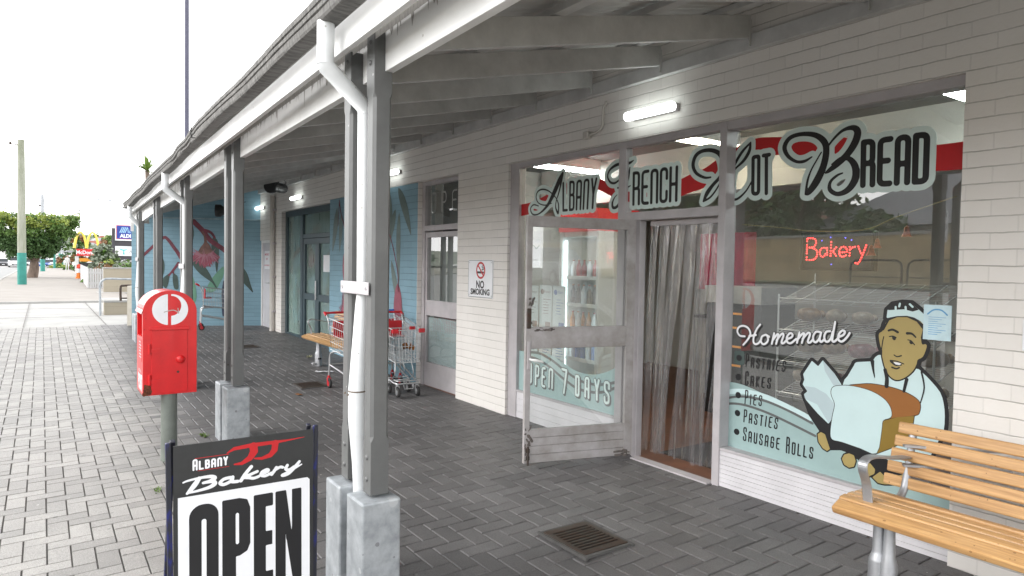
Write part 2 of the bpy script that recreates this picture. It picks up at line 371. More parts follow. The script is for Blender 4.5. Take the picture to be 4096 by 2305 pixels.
GLY = {'A': ([[(0, 0), (0, 1), (1, 1), (1, 0)]], [[(0, .42), (1, .42)]]), 'B': ([[(0, 1), (.95, 1), (.95, .53), (0, .53)], [(0, .53), (1, .53), (1, 0), (0, 0)]], [[(0, 0), (0, 1)]]),
 'C': ([[(1, .7), (1, 1), (0, 1), (0, 0), (1, 0), (1, .3)]], []), 'D': ([[(0, 1), (1, 1), (1, 0), (0, 0)]], [[(0, 0), (0, 1)]]),
 'E': ([[(1, 1), (0, 1), (0, 0), (1, 0)]], [[(0, .52), (.8, .52)]]), 'G': ([[(1, .7), (1, 1), (0, 1), (0, 0), (1, 0), (1, .48)]], [[(1, .48), (.55, .48)]]),
 'H': ([], [[(0, 0), (0, 1)], [(1, 0), (1, 1)], [(0, .5), (1, .5)]]), 'I': ([], [[(.5, 0), (.5, 1)]]), 'K': ([], [[(0, 0), (0, 1)], [(1, 1), (.08, .5), (1, 0)]]),
 'L': ([], [[(0, 1), (0, 0), (1, 0)]]), 'M': ([], [[(0, 0), (0, 1), (.5, .4), (1, 1), (1, 0)]]), 'N': ([[(0, 0), (0, 1), (1, 1), (1, 0)]], []),
 'O': ([[(.5, 1), (1, 1), (1, 0), (0, 0), (0, 1), (.5, 1)]], []), 'P': ([[(0, 1), (1, 1), (1, .46), (0, .46)]], [[(0, 0), (0, 1)]]),
 'R': ([[(0, 1), (.95, 1), (.95, .5), (0, .5)], [(.3, .5), (1, .5), (1, 0)]], [[(0, 0), (0, 1)]]), 'S': ([[(1, .72), (1, 1), (0, 1), (0, .58), (1, .42), (1, 0), (0, 0), (0, .28)]], []),
 'T': ([], [[(0, 1), (1, 1)], [(.5, 1), (.5, 0)]]), 'U': ([[(0, 1), (0, 0), (1, 0), (1, 1)]], []), 'Y': ([], [[(0, 1), (.5, .48), (1, 1)], [(.5, .48), (.5, 0)]]), '7': ([], [[(0, 1), (1, 1), (.35, 0)]]), ' ': ([], [])}
def word(shape, text, quad, r, gap=.55, first=1.0, widths=None):
    """condensed capitals laid bilinearly into a quad of plane points: bottom-left, bottom-right, top-right, top-left"""
    bl, br, tr, tl = [np.array(q, float) for q in quad]
    ws = [(.12 if c == 'I' else (.55 if c == ' ' else 1.0)) for c in text]
    tot = sum(ws)+gap*(len(text)-1); x = 0
    for k, c in enumerate(text):
        h = first if (k == 0 or text[k-1] == ' ') else 1.0
        rd, sh = GLY[c]
        def mp(p):
            u = (x+p[0]*ws[k])/tot; v = p[1]*h
            return (bl*(1-u)+br*u)*(1-v)+(tl*(1-u)+tr*u)*v
        wid = np.linalg.norm(br-bl)*ws[k]/tot
        for g in rd: shape.stroke(rounded([mp(p) for p in g], wid*.55), r)
        for g in sh: shape.stroke([mp(p) for p in g], r)
        x += ws[k]+gap
    return shape
def text_mesh(name, body, size, m, mtx, parent=None, bold=0, sx=1.0, align='CENTER', depth=0):
    cu = bpy.data.curves.new(name, 'FONT'); cu.body = body; cu.size = size; cu.align_x = align; cu.align_y = 'CENTER'; cu.offset = bold; cu.extrude = depth; cu.resolution_u = 3
    o = bpy.data.objects.new(name, cu); COL.objects.link(o)
    dg = bpy.context.evaluated_depsgraph_get(); me = bpy.data.meshes.new_from_object(o.evaluated_get(dg))
    bpy.data.objects.remove(o); bpy.data.curves.remove(cu)
    me.materials.clear(); me.materials.append(m); me.transform(mtx @ Matrix.Diagonal((sx, 1, 1, 1))); me.name = name
    q = bpy.data.objects.new(name, me); COL.objects.link(q)
    if parent: q.parent = parent
    return q
def basis(o, ax, ay):
    """matrix placing text (x right, y up) on a plane"""
    ax, ay = Vector(ax).normalized(), Vector(ay).normalized(); az = ax.cross(ay); o = Vector(o)
    return Matrix(((ax.x, ay.x, az.x, o.x), (ax.y, ay.y, az.y, o.y), (ax.z, ay.z, az.z, o.z), (0, 0, 0, 1)))
# ================================================================ SETTING
def lerp_tab(tab, x):
    """piecewise-linear table over X (descending)"""
    t = sorted(tab)
    if x <= t[0][0]: return t[0][1]
    for (a, p), (b, q) in zip(t, t[1:]):
        if x <= b: return p+(q-p)*(x-a)/(b-a)
    return t[-1][1]
def sheet(name, x0, x1, y0, y1, dz, m, nx=40, xs=None, fall=0):
    xs = xs or [x0+(x1-x0)*i/nx for i in range(nx+1)]
    b = MB(); vs = []
    for x in xs: vs += [(x, y0, pav(x, y0)*fall+gz(x)*(1-fall)+dz), (x, y1, pav(x, y1)*fall+gz(x)*(1-fall)+dz)]
    b.add(vs, [(2*i, 2*i+2, 2*i+3, 2*i+1) for i in range(len(xs)-1)])
    return b.build(name, m)
M_asphalt = mat('asphalt', (.29, .29, .285), .8, var=.12, scale=2, bump=.3, bscale=150)
M_soil = mat('dry_ground', (.22, .21, .16), .9, var=.2, scale=.2)
M_farpave = mat('far_footpath_paving', (.30, .275, .25), .75, var=.08, scale=1.2)
struct(sheet('ground', -900, 500, -700, 700, -.30, M_soil, xs=[-900, -300, -60, -30]+[-16+i*.5 for i in range(25)]+[20, 500]))
struct(sheet('road', -420, 120, -15.2, -6.32, -.25, M_asphalt, xs=[-420, -200, -60, -30]+[-16+i*.5 for i in range(25)]+[20, 120]))
kb = MB()
for a, b_ in [(-420, -120), (-120, -50), (-50, -26), (-15.9, -12), (-12, -9), (-9, -6), (-6, 0), (0, 20), (20, 120)]:
    dk = -.125 if a > -16 else 0; kb.bar((a, -6.24, gz(a)-.045+dk), (b_-.004, -6.24, gz(b_)-.045+dk), .16, .16)
kb2 = MB()
for a, b_ in [(-420, -50), (-50, -15.2), (-15.2, -12), (-12, -9), (-9, -6), (-6, 20), (20, 120)]:
    kb2.bar((a, -15.28, gz(a)-.045), (b_-.004, -15.28, gz(b_)-.045), .16, .16)
struct(kb.build('kerb', M_concrete)); struct(kb2.build('kerb', M_concrete))
# herringbone paving, every paver with its own chamfers and shade
def paving():
    rnd = random.Random(3); u = .1155; g = .0024; ch = .0065
    V = []; Fc = []; Cc = []
    i0, i1, j0, j1 = int(-16.1/u), int(2.6/u), int(-6.14/u), int(.30/u)
    bed = []
    for i in range(i0, i1):
        for j in range(j0, j1):
            t = (i-j) % 4
            if t == 0: w, h = 2, 1
            elif t == 3: w, h = 1, 2
            else: continue
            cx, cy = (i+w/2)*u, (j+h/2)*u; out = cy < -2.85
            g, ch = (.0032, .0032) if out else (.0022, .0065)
            x0, x1, y0, y1 = i*u+g, (i+w)*u-g, j*u+g, (j+h)*u-g
            if cx < -15.85: continue
            zz = pav(cx, cy)+rnd.uniform(-.0014, .0014); tx, ty = rnd.uniform(-.006, .006), rnd.uniform(-.006, .006)
            o = len(V)
            for (x, y) in ((x0+ch, y0+ch), (x1-ch, y0+ch), (x1-ch, y1-ch), (x0+ch, y1-ch)): V.append((x, y, zz+(x-cx)*tx+(y-cy)*ty+(pav(x, y)-pav(cx, cy))))
            for (x, y) in ((x0, y0), (x1, y0), (x1, y1), (x0, y1)): V.append((x, y, zz-(.0052 if out else .005)+(pav(x, y)-pav(cx, cy))))
            for f in ((0, 1, 2, 3), (4, 5, 1, 0), (5, 6, 2, 1), (6, 7, 3, 2), (7, 4, 0, 3)): Fc.append([o+k for k in f])
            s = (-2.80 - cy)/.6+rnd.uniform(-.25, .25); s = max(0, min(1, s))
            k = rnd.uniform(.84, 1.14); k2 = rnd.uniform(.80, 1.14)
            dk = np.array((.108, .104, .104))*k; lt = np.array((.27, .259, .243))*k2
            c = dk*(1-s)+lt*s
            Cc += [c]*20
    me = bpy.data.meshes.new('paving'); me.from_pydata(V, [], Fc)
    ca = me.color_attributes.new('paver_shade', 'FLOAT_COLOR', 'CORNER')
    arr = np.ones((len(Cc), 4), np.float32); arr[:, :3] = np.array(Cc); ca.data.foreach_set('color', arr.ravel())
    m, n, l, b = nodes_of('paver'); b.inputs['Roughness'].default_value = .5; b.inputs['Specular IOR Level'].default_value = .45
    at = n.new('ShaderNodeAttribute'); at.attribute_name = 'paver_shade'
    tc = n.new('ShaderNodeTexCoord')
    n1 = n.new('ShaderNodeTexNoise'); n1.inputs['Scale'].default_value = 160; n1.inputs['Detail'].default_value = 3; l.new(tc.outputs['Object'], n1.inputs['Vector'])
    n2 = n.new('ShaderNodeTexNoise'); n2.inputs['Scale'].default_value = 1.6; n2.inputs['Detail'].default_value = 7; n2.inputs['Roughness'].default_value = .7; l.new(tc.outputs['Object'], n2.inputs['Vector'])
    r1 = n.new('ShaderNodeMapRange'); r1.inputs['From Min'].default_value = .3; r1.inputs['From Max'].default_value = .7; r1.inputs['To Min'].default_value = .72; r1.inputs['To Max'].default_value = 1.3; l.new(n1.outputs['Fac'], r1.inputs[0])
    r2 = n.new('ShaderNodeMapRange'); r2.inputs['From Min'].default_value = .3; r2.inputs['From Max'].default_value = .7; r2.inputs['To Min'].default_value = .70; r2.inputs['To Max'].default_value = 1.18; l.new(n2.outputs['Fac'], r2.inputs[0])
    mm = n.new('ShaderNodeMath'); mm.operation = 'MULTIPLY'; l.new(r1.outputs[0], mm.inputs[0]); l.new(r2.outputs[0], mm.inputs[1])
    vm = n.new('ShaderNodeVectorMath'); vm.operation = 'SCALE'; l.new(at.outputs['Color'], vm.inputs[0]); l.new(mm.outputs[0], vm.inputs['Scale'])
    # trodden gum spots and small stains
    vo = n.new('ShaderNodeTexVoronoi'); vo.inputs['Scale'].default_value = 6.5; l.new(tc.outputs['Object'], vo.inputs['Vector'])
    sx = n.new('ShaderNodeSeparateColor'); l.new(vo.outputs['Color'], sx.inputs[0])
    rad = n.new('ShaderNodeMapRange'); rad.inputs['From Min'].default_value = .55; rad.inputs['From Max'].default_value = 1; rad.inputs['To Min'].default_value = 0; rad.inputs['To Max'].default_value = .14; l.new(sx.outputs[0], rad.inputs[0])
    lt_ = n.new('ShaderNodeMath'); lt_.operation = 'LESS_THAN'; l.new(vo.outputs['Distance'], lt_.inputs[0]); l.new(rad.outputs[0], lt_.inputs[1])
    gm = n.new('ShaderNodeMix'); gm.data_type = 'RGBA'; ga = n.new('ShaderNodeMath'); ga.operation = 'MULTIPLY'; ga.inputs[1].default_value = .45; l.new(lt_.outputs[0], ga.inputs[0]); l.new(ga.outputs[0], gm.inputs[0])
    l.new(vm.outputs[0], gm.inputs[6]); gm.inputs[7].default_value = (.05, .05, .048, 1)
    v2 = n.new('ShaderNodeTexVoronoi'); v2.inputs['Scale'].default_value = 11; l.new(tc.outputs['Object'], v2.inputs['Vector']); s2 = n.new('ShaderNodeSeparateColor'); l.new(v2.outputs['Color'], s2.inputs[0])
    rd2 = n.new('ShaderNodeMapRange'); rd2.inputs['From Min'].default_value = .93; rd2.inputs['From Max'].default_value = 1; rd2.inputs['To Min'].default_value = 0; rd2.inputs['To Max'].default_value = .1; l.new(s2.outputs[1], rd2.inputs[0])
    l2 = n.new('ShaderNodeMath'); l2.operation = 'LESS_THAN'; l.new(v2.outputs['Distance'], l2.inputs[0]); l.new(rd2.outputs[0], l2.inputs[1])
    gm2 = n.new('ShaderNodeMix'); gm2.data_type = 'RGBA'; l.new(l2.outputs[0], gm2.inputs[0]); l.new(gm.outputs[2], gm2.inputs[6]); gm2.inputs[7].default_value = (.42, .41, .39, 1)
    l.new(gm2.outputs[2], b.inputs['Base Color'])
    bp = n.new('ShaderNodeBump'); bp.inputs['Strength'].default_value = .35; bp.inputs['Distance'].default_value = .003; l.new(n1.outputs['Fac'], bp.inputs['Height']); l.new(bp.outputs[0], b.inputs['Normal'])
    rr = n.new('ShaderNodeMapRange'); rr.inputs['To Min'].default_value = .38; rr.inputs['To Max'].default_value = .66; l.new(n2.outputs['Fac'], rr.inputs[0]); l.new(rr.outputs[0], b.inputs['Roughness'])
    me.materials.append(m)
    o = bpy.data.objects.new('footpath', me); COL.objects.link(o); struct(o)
paving()
M_joint = mat('joint_sand', (.155, .147, .135), .9, var=.2, scale=8)
xs_ = [-15.86+i*.3886 for i in range(48)]
struct(sheet('paving_bed', 0, 0, -6.16, 0, -.011, M_joint, xs=xs_, fall=1))
# driveway and far footpath beyond the shops
struct(sheet('driveway', -25.2, -15.87, -6.3, 3.0, -.012, M_concrete, nx=12, fall=1))
dj = MB()
for y in (-4.4, -2.9): dj.box(-25.2, -15.9, y, y+.018, .129, .1325)
for x in (-18.6, -22.0): dj.box(x, x+.018, -6.3, -2.92, .129, .1325)
struct(dj.build('driveway_joint', mat('joint_line', (.2, .19, .18), .9)))
ff = MB(); ff.box(-260, -25.25, -6.14, -1.2, .0, .16); struct(ff.build('far_footpath', M_farpave))
fk = MB(); fk.box(-25.24, -25.05, -6.14, -1.2, .0, .175); struct(fk.build('kerb', M_concrete))

# ================================================================ THE SHOP BUILDING
shop = thing('shop_building', 'long single storey row of shops in cream painted brick with large glazed shopfronts', 'building')
b = MB(); D = .23
b.box(-.02, 3.6, 0, D, -.1, 2.66)                 # pier right of the display window
b.box(-5.40, -4.345, 0, D, -.1, 2.66)             # pier with the no smoking notice
b.box(-13.46, -12.62, 0, D, -.1, 2.62); b.box(-14.28, -13.46, 0, D, 2.055, 2.62)
b.box(-14.75, -14.28, 0, D, -.1, 2.62)
b.box(-12.62, 3.6, 0, D, 2.66, 4.1); b.box(-14.75, -12.62, 0, D, 2.62, 4.1); b.box(-12.62, -9.76, 0, D, 2.615, 2.66)
wall_brick = b.build('brick_wall', M_brick, shop)
b = MB(); b.box(-9.75, -6.45, -.003, .2, -.1, 2.655); mural_panel = b.build('painted_wall_panel', M_brick_blue, shop); mural_panel['label'] = 'pale blue brick panel painted with hanging leaves and pink flowers'
b = MB(); b.box(-6.45, -6.44, .0, .2, -.1, 2.655); b.build('reveal_strip', M_brick, shop)
b = MB(); b.box(-15, 3.6, D, 9, 4.1, 4.25); b.build('roof', M_concrete, shop)
# interior of the bakery
M_inwall = mat('interior_wall_paint', (.56, .54, .50), .7, var=.05, scale=2)
M_ceil = mat('interior_ceiling', (.17, .165, .155), .8, var=.04, scale=2)
M_tile = brick_mat('terracotta_floor_tile', (.26, .10, .055), (.1, .07, .06), row=.3, width=.3)
b = MB(); b.box(-6.4, 3.5, 4.3, 4.4, 0, 2.95); b.box(-6.5, -6.4, D, 5.5, 0, 2.95); b.box(3.5, 3.6, D, 5.5, 0, 2.95); b.build('interior_wall', M_inwall, shop)
b = MB(); b.box(-6.5, 3.6, D, 5.5, 2.95, 3.0); b.build('ceiling', M_ceil, shop)
b = MB(); b.box(-6.5, 3.6, .06, 5.5, -.05, .008); b.build('floor', mat('terracotta_floor', (.17, .075, .045), .5, var=.2, scale=3), shop)
b = MB(); b.box(-6.3, 3.4, 1.9, 2.05, 2.42, 2.95); b.build('bulkhead', M_inwall, shop)
# back of the neighbouring shops, seen dimly through their glass
b = MB(); b.box(-12.6, -9.8, 1.3, 1.35, 0, 2.9); b.box(-12.65, -12.6, .2, 1.35, 0, 2.9); b.box(-9.8, -9.75, .2, 1.35, 0, 2.9); b.box(-12.6, -9.8, .2, 1.3, 2.85, 2.9); b.build('interior_wall', mat('teal_interior', (.30, .44, .41), .7), shop)
b = MB(); b.box(-6.38, -5.42, .30, .32, 0, 2.02); b.build('blind', mat('pale_blind', (.34, .36, .355), .6, var=.1, scale=3), shop)

b = MB(); b.box(-6.38, -5.42, .34, .36, 2.02, 2.66); b.build('added_dark_board', mat('dark_board_paint', (.06, .06, .055), .7), shop)  # added board, keeps the lit room from showing behind the side door transom
def frame(parts, name, m=M_frame, parent=shop, bevel=.003):
    f = MB()
    for q in parts: f.box(*q)
    return f.build(name, m, parent, bevel)
Y0, Y1 = .03, .11
# left shop window behind the open door
win = frame([(-4.345, -4.19, Y0, Y1, -.02, 2.66), (-4.19, -2.70, Y0, Y1, 2.605, 2.66), (-2.70, -2.615, Y0, Y1, -.02, 2.66), (-4.19, -2.70, Y0+.004, Y1, .27, .292)], 'shop_window')
b = MB(); b.add([(-4.19, .07, .292), (-2.70, .07, .292), (-2.70, .07, 2.605), (-4.19, .07, 2.605)], [(0, 1, 2, 3)]); b.build('pane', M_glass_dirty, win)
def boards(x0, x1, z0, z1, n, y0=.04):
    f = MB(); h = (z1-z0)/n
    for i in range(n): f.box(x0, x1, y0+(.0015 if i % 2 else 0), .1, z0+i*h+.0012, z0+(i+1)*h-.0012)
    return f
boards(-4.19, -2.70, 0, .27, 4).build('sill_panel', M_panel, win)
# transom light above the doorway
tr = frame([(-2.615, -1.635, Y0, Y1, 2.605, 2.66)], 'transom_window'); frame([(-2.615, -1.635, Y0-.008, Y1, 1.985, 2.055)], 'transom_bar', parent=tr)
b = MB(); b.add([(-2.615, .07, 2.055), (-1.635, .07, 2.055), (-1.635, .07, 2.605), (-2.615, .07, 2.605)], [(0, 1, 2, 3)]); b.build('pane', M_glass_dirty, tr)
# display window on the right
dw = frame([(-1.635, -1.572, Y0-.01, .145, -.02, 2.66), (-1.572, -.02, Y0-.006, .145, 2.60, 2.66), (-1.572, -.02, Y0-.003, .145, .262, .284)], 'display_window')
b = MB(); b.add([(-1.572, .1281, .284), (-.02, .035, .284), (-.02, .035, 2.60), (-1.572, .1281, 2.60)], [(0, 1, 2, 3)]); b.build('pane', M_glass, dw)   # the big pane sits a little askew in its frame
boards(-1.572, -.02, 0, .262, 8, .032).build('sill_panel', M_panel, dw)
frame([(-2.48, -2.43, .03, .10, 0, 1.985), (-2.615, -2.48, .05, .10, 0, 1.985)], 'door_frame')
b = MB(); b.box(-2.43, -1.635, -.03, .06, 0.0, .012); b.build('door_threshold', M_frame, shop)
b = MB(); b.box(-2.4, -1.66, .30, 1.05, .0085, .018); tag(b.build('door_mat', mat('dark_mat', (.03, .03, .032), .9)), 'dark door mat just inside the strip curtain', 'mat')
# the open door, hinged on its right
H = Vector((-2.452, -.004, 0)); Fv = Vector((-2.70, -.935, 0)); W_ = (Fv-H).length; dang = math.atan2(Fv.y-H.y, Fv.x-H.x)
M_door = mat('worn_door_paint', (.42, .40, .41), .45, var=.14, scale=5, tint=(.26, .24, .22))
f = MB()
f.box(0, .075, -.018, .018, .03, 1.985); f.box(W_-.046, W_, -.018, .018, .03, 1.985)
f.box(.075, W_-.046, -.018, .018, 1.90, 1.985); f.box(.075, W_-.046, -.018, .018, .94, 1.11); 
for i in range(4): f.box(.075, W_-.046, -.016-.002*(i % 2), .016+.002*(i % 2), .03+i*.0675+.001, .03+(i+1)*.0675-.001)
door = f.build('shop_door', M_door, shop, .003); door.location = H; door.rotation_euler.z = dang; door['label'] = 'aluminium framed glass door standing open over the paving'
for z0, z1 in ((.30, .94), (1.11, 1.90)):
    b = MB(); b.add([(.075, 0, z0), (W_-.046, 0, z0), (W_-.046, 0, z1), (.075, 0, z1)], [(0, 1, 2, 3)]); b.build('pane', M_glass, door)
b = MB(); b.box(W_-.04, W_-.014, .018, .028, .78, 1.0); b.box(W_-.04, W_-.014, -.028, -.018, .78, 1.0); b.build('lock_plate', M_frame, door, .003)
b = MB(); b.tube([(W_-.035, .03, .86), (W_-.035, .06, .86), (W_-.07, .072, .855), (W_-.13, .07, .84)], [.009, .009, .011, .008], 10); b.build('handle', M_white, door)
b = MB(); b.tube([(W_-.03, .032, .02), (W_-.03, .032, .17)], .008, 8); b.box(W_-.045, W_-.015, .022, .032, .06, .09); b.box(W_-.045, W_-.015, .022, .032, .12, .15); b.build('bolt', M_darkmetal, door)
b = MB(); b.box(W_-.043, W_-.006, .0185, .030, 1.10, 1.26); b.build('old_lock', M_darkmetal, door, .006)
# grime on the door edges
gs = Shape()
rg = random.Random(5)
for _ in range(26):
    x = W_-.03+rg.uniform(-.03, .02); z = rg.choice([rg.uniform(.05, .2), rg.uniform(.22, .31), rg.uniform(1.05, 1.35)]); gs.stroke([(x, z), (x+rg.uniform(-.02, .005), z+rg.uniform(-.03, .03))], rg.uniform(.003, .011))
for _ in range(14):
    x = rg.uniform(.02, .12); z = rg.uniform(.03, .07); gs.stroke([(x, z), (x+rg.uniform(0, .08), z+rg.uniform(-.01, .01))], rg.uniform(.003, .009))
for _ in range(10):
    x = W_-.1-rg.uniform(0, .16); z = 1.095+rg.uniform(-.02, .01); gs.stroke([(x, z), (x+.03, z+rg.uniform(-.006, .006))], rg.uniform(.002, .006))
flat('grime', gs, lambda x, y: (x, .0205, y), mat('grime_stain', (.14, .12, .11), .8, var=.3, scale=30), door, .004)
# side shop door (closed, frosted lower pane)
sdoor = frame([(-6.44, -6.36, .06, .14, -.02, 2.655), (-6.36, -5.40, .06, .14, 2.61, 2.655), (-6.36, -5.40, .055, .14, 2.02, 2.09),
               (-6.36, -6.31, .075, .125, .01, 2.0), (-6.31, -5.40, .075, .125, 1.935, 2.0), (-6.31, -5.40, .075, .125, .925, 1.125), (-6.31, -5.40, .075, .125, .01, .315)], 'side_door', M_frame, shop)
for z0, z1, mm in ((2.09, 2.61, M_glass), (1.125, 1.935, M_glass), (.315, .925, M_glass)):
    b = MB(); b.add([(-6.36, .1, z0), (-5.4, .1, z0), (-5.4, .1, z1), (-6.36, .1, z1)], [(0, 1, 2, 3)]); b.build('pane', mm, sdoor)
b = MB(); b.add([(-6.31, .108, .315), (-5.4, .108, .315), (-5.4, .108, .90), (-6.31, .108, .90)], [(0, 1, 2, 3)]); b.build('frosted_film', mat('frosted_film', (.50, .60, .62), .6, var=.1, scale=3), sdoor)
# letters on its transom light
sh = Shape(); word(sh, 'OPEN', [(-6.24, 2.26), (-5.33, 2.26), (-5.33, 2.50), (-6.24, 2.50)], .011, gap=1.5)
flat('lettering', sh, lambda x, y: (x, .097, y), mat('grey_lettering', (.42, .43, .42), .5), sdoor, .005)
# teal framed glazed doors further along
M_tealframe = mat('teal_frame_paint', (.045, .075, .09), .4, var=.08)
gd = frame([(-12.62, -12.5, .08, .16, .02, 2.615), (-12.5, -9.76, .08, .16, 2.50, 2.615), (-12.5, -11.6, .08, .16, .02, .15), (-11.62, -11.47, .075, .16, .02, 2.5), (-11.47, -9.76, .08, .16, 2.04, 2.12), (-11.47, -9.76, .085, .155, 1.93, 2.035),
            (-11.47, -11.36, .085, .155, .03, 1.93), (-10.77, -10.56, .085, .155, .03, 1.93), (-11.36, -10.77, .085, .155, .88, 1.0), (-10.56, -9.76, .085, .155, .88, 1.0), (-11.36, -10.77, .085, .155, .03, .2), (-10.56, -9.76, .085, .155, .03, .2), (-9.86, -9.76, .084, .157, .03, 1.93)], 'glazed_doors', M_tealframe, shop)
M_tealglass = glass('tinted_glass', (.72, .86, .82), f0=.12, haze=.55, hcol=(.42, .56, .52))
for x0, x1, z0, z1 in ((-12.5, -11.62, .15, 2.5), (-11.47, -9.76, 2.12, 2.5), (-11.36, -10.77, .2, 1.93), (-10.56, -9.86, .2, 1.93)):
    b = MB(); b.add([(x0, .12, z0), (x1, .12, z0), (x1, .12, z1), (x0, .12, z1)], [(0, 1, 2, 3)]); b.build('pane', M_tealglass, gd)
b = MB(); b.box(-12.5, -11.95, .125, .13, .15, 1.35); b.build('window_film', mat('pale_window_film', (.42, .58, .53), .5), gd)
b = MB(); b.box(-10.4, -10.05, .112, .115, 1.42, 1.72); b.build('paper', M_vinyl_white, gd)
b = MB(); b.tube([(-10.66, .06, .9), (-10.66, .06, 1.25)], .014, 8); b.tube([(-10.66, .06, .95), (-10.66, .1, .95)], .01, 6); b.build('handle', M_steel, gd)
# emergency exit door
b = MB(); b.box(-14.28, -13.46, .05, .1, .1, 2.055); em = b.build('emergency_door', mat('grey_white_door', (.58, .57, .60), .5, var=.05), shop)
b = MB(); b.box(-14.28, -14.22, .02, .05, .1, 2.055); b.box(-13.52, -13.46, .02, .05, .1, 2.055); b.box(-14.22, -13.52, .02, .05, 2.0, 2.055); b.build('door_frame', M_white, em)
b = MB(); b.box(-13.66, -13.61, .035, .05, 1.02, 1.2); b.tube([(-13.635, .03, 1.12), (-13.635, -.01, 1.12), (-13.76, -.015, 1.12)], .011, 8); b.build('handle', M_steel, em)

# ---------------- painted flowers and leaves on the narrow blue panel
def bandshape(pts, m=12): return catmull(pts, m)
def leaf2(a, b, w, bend=0.0, n=14):
    a, b = np.array(a, float), np.array(b, float); d = b-a; L = np.linalg.norm(d); nrm = np.array((-d[1], d[0]))/L; l, r = [], []
    for i in range(n+1):
        t = i/n; c = a+d*t+nrm*bend*L*4*t*(1-t); ww = w*math.sin(math.pi*t**.75)**.9 if 0 < t < 1 else 0
        l.append(c+nrm*ww); r.append(c-nrm*ww)
    return l+r[::-1]
M_leafdark = mat('mural_dark_green', (.035, .07, .06), .5, var=.2, scale=4); M_leafgrey = mat('mural_grey_green', (.14, .20, .19), .5, var=.2, scale=3)
M_leafgreen = mat('mural_green', (.12, .29, .20), .5, var=.1, scale=4); M_stem = mat('mural_maroon', (.17, .02, .045), .5, var=.3, scale=8)
M_pink = mat('mural_pink', (.30, .06, .10), .5, var=.15, scale=9); M_palepink = mat('mural_pale_pink', (.36, .15, .20), .5, var=.1); M_cap = mat('mural_brown', (.20, .09, .07), .5, var=.35, scale=5)
fp = lambda x, y: (x, -.006, y)
fp2 = lambda x, y: (x, -.0085, y)
s1 = Shape()
for a, bb, w, bd in (((-7.05, 2.64), (-6.62, 1.95), .085, .04), ((-7.35, 2.64), (-7.4, 1.6), .10, .05), ((-7.0, 2.3), (-6.98, 1.3), .07, -.03), ((-7.12, 2.35), (-7.45, 1.75), .075, .03), ((-7.25, 1.65), (-6.66, .62), .075, -.05), ((-7.4, .95), (-7.25, .1), .06, .02),
                     ((-9.4, 2.5), (-9.62, 1.75), .10, .02), ((-9.2, 2.4), (-9.28, 1.75), .08, 0)): s1.poly(leaf2(a, bb, w, bd))
flat('mural_leaves', s1, fp, M_leafgrey, mural_panel, .02)
s1 = Shape().stroke(catmull([(-9.3, 2.62), (-9.22, 2.4), (-9.05, 2.15), (-8.95, 1.75)]), .015).stroke([(-9.3, 2.6), (-9.35, 2.2)], .01).stroke(catmull([(-9.0, 1.1), (-8.85, 1.35), (-8.8, 1.5)]), .015).stroke(catmull([(-7.3, 2.0), (-7.15, 1.75), (-7.02, 1.45), (-7.0, 1.2)]), .012)
flat('mural_stem', s1, fp2, M_stem, mural_panel, .015)
s1 = Shape().poly(leaf2((-9.0, 1.8), (-9.0, 1.12), .13, 0)).poly(leaf2((-7.02, 1.32), (-7.12, .52), .13, .06)).stroke([(-8.97, .75), (-8.95, .55)], .2)
for i in range(60):
    a = i/60*2*math.pi; rr = .42*(1+.12*math.sin(i*7.3)); s1.stroke([(-8.95, .66, .02), (-8.95+math.cos(a)*rr*.75, .64+math.sin(a)*rr*1.15, .006)])
flat('mural_flower', s1, fp2, M_pink, mural_panel, .012)

# ---------------- the skewed blue mural wall closing the verandah
mw = thing('mural_wall', 'blue painted brick wall with red flowering gum mural closing the verandah end', 'wall', (-14.28, .0, 0))
ang = math.atan2(-2.46, -1.16)          # it runs away from the shops at a slant
mw.rotation_euler.z = ang
ML = 2.695
b = MB(); b.prism([(-.3, -.05), (ML, -.05), (ML, 2.42), (1.9, 3.15), (0, 3.6), (-.3, 3.6)], (0, 0, 0), (1, 0, 0), (0, 0, 1), (0, -.23, 0)); b.build('wall', M_brick_blue, mw)
b = MB(); b.box(0, 2.5, -.0, .035, 2.50, 2.53); b.build('ledge', mat('ledge_paint', (.32, .45, .52), .5, var=.2), mw)
b = MB(); b.box(ML+.002, ML+.10, -.25, -.02, -.15, 1.0); b.build('end_pier', mat('cream_render', (.62, .58, .50), .7), mw)
cosA, sinA = math.cos(ang), math.sin(ang)
MN = Vector((-sinA, cosA, 0)); MP = Vector((-14.28, 0, 0))
def muv(u, v):
    """photo pixel to the mural wall's own length/height coordinates"""
    p = on_plane(u, v, MP, MN)-MP; return (p.x*cosA+p.y*sinA, p.z)
def mp2(pts, o, s): return [muv(o[0]+a/s, o[1]+b_/s) for a, b_ in pts]
# normal must face the camera
sgn = 1 if MN.dot(CAM-MP) > 0 else -1
def mfp(k): return lambda x, y: (x, sgn*k, y)
A0 = ((720, 900), 3.294); A1 = ((500, 700), 3.625); A2 = ((500, 850), 2.9)
def mleaf(o, pts, n): return catmull(mp2(pts, *o), n, True)
sl = Shape()
sl.poly(mleaf(A0, [(135, 440), (150, 490), (190, 560), (260, 640), (350, 710), (420, 760), (465, 820), (500, 862), (470, 790), (430, 720), (390, 640), (330, 550), (260, 480), (190, 435)], 4))
sl.poly(mleaf(A0, [(440, 160), (470, 175), (500, 220), (514, 320), (512, 430), (500, 550), (488, 640), (475, 590), (465, 520), (470, 420), (430, 380), (415, 290), (420, 210)], 4))
sl.poly(mleaf(A0, [(120, -120), (150, -60), (172, 20), (183, 130), (160, 250), (150, 330), (110, 420), (90, 200)], 4))
sl.poly(mleaf(A0, [(700, 440), (760, 500), (830, 560), (890, 650), (930, 780), (966, 895), (900, 830), (830, 760), (760, 700), (700, 560)], 4))
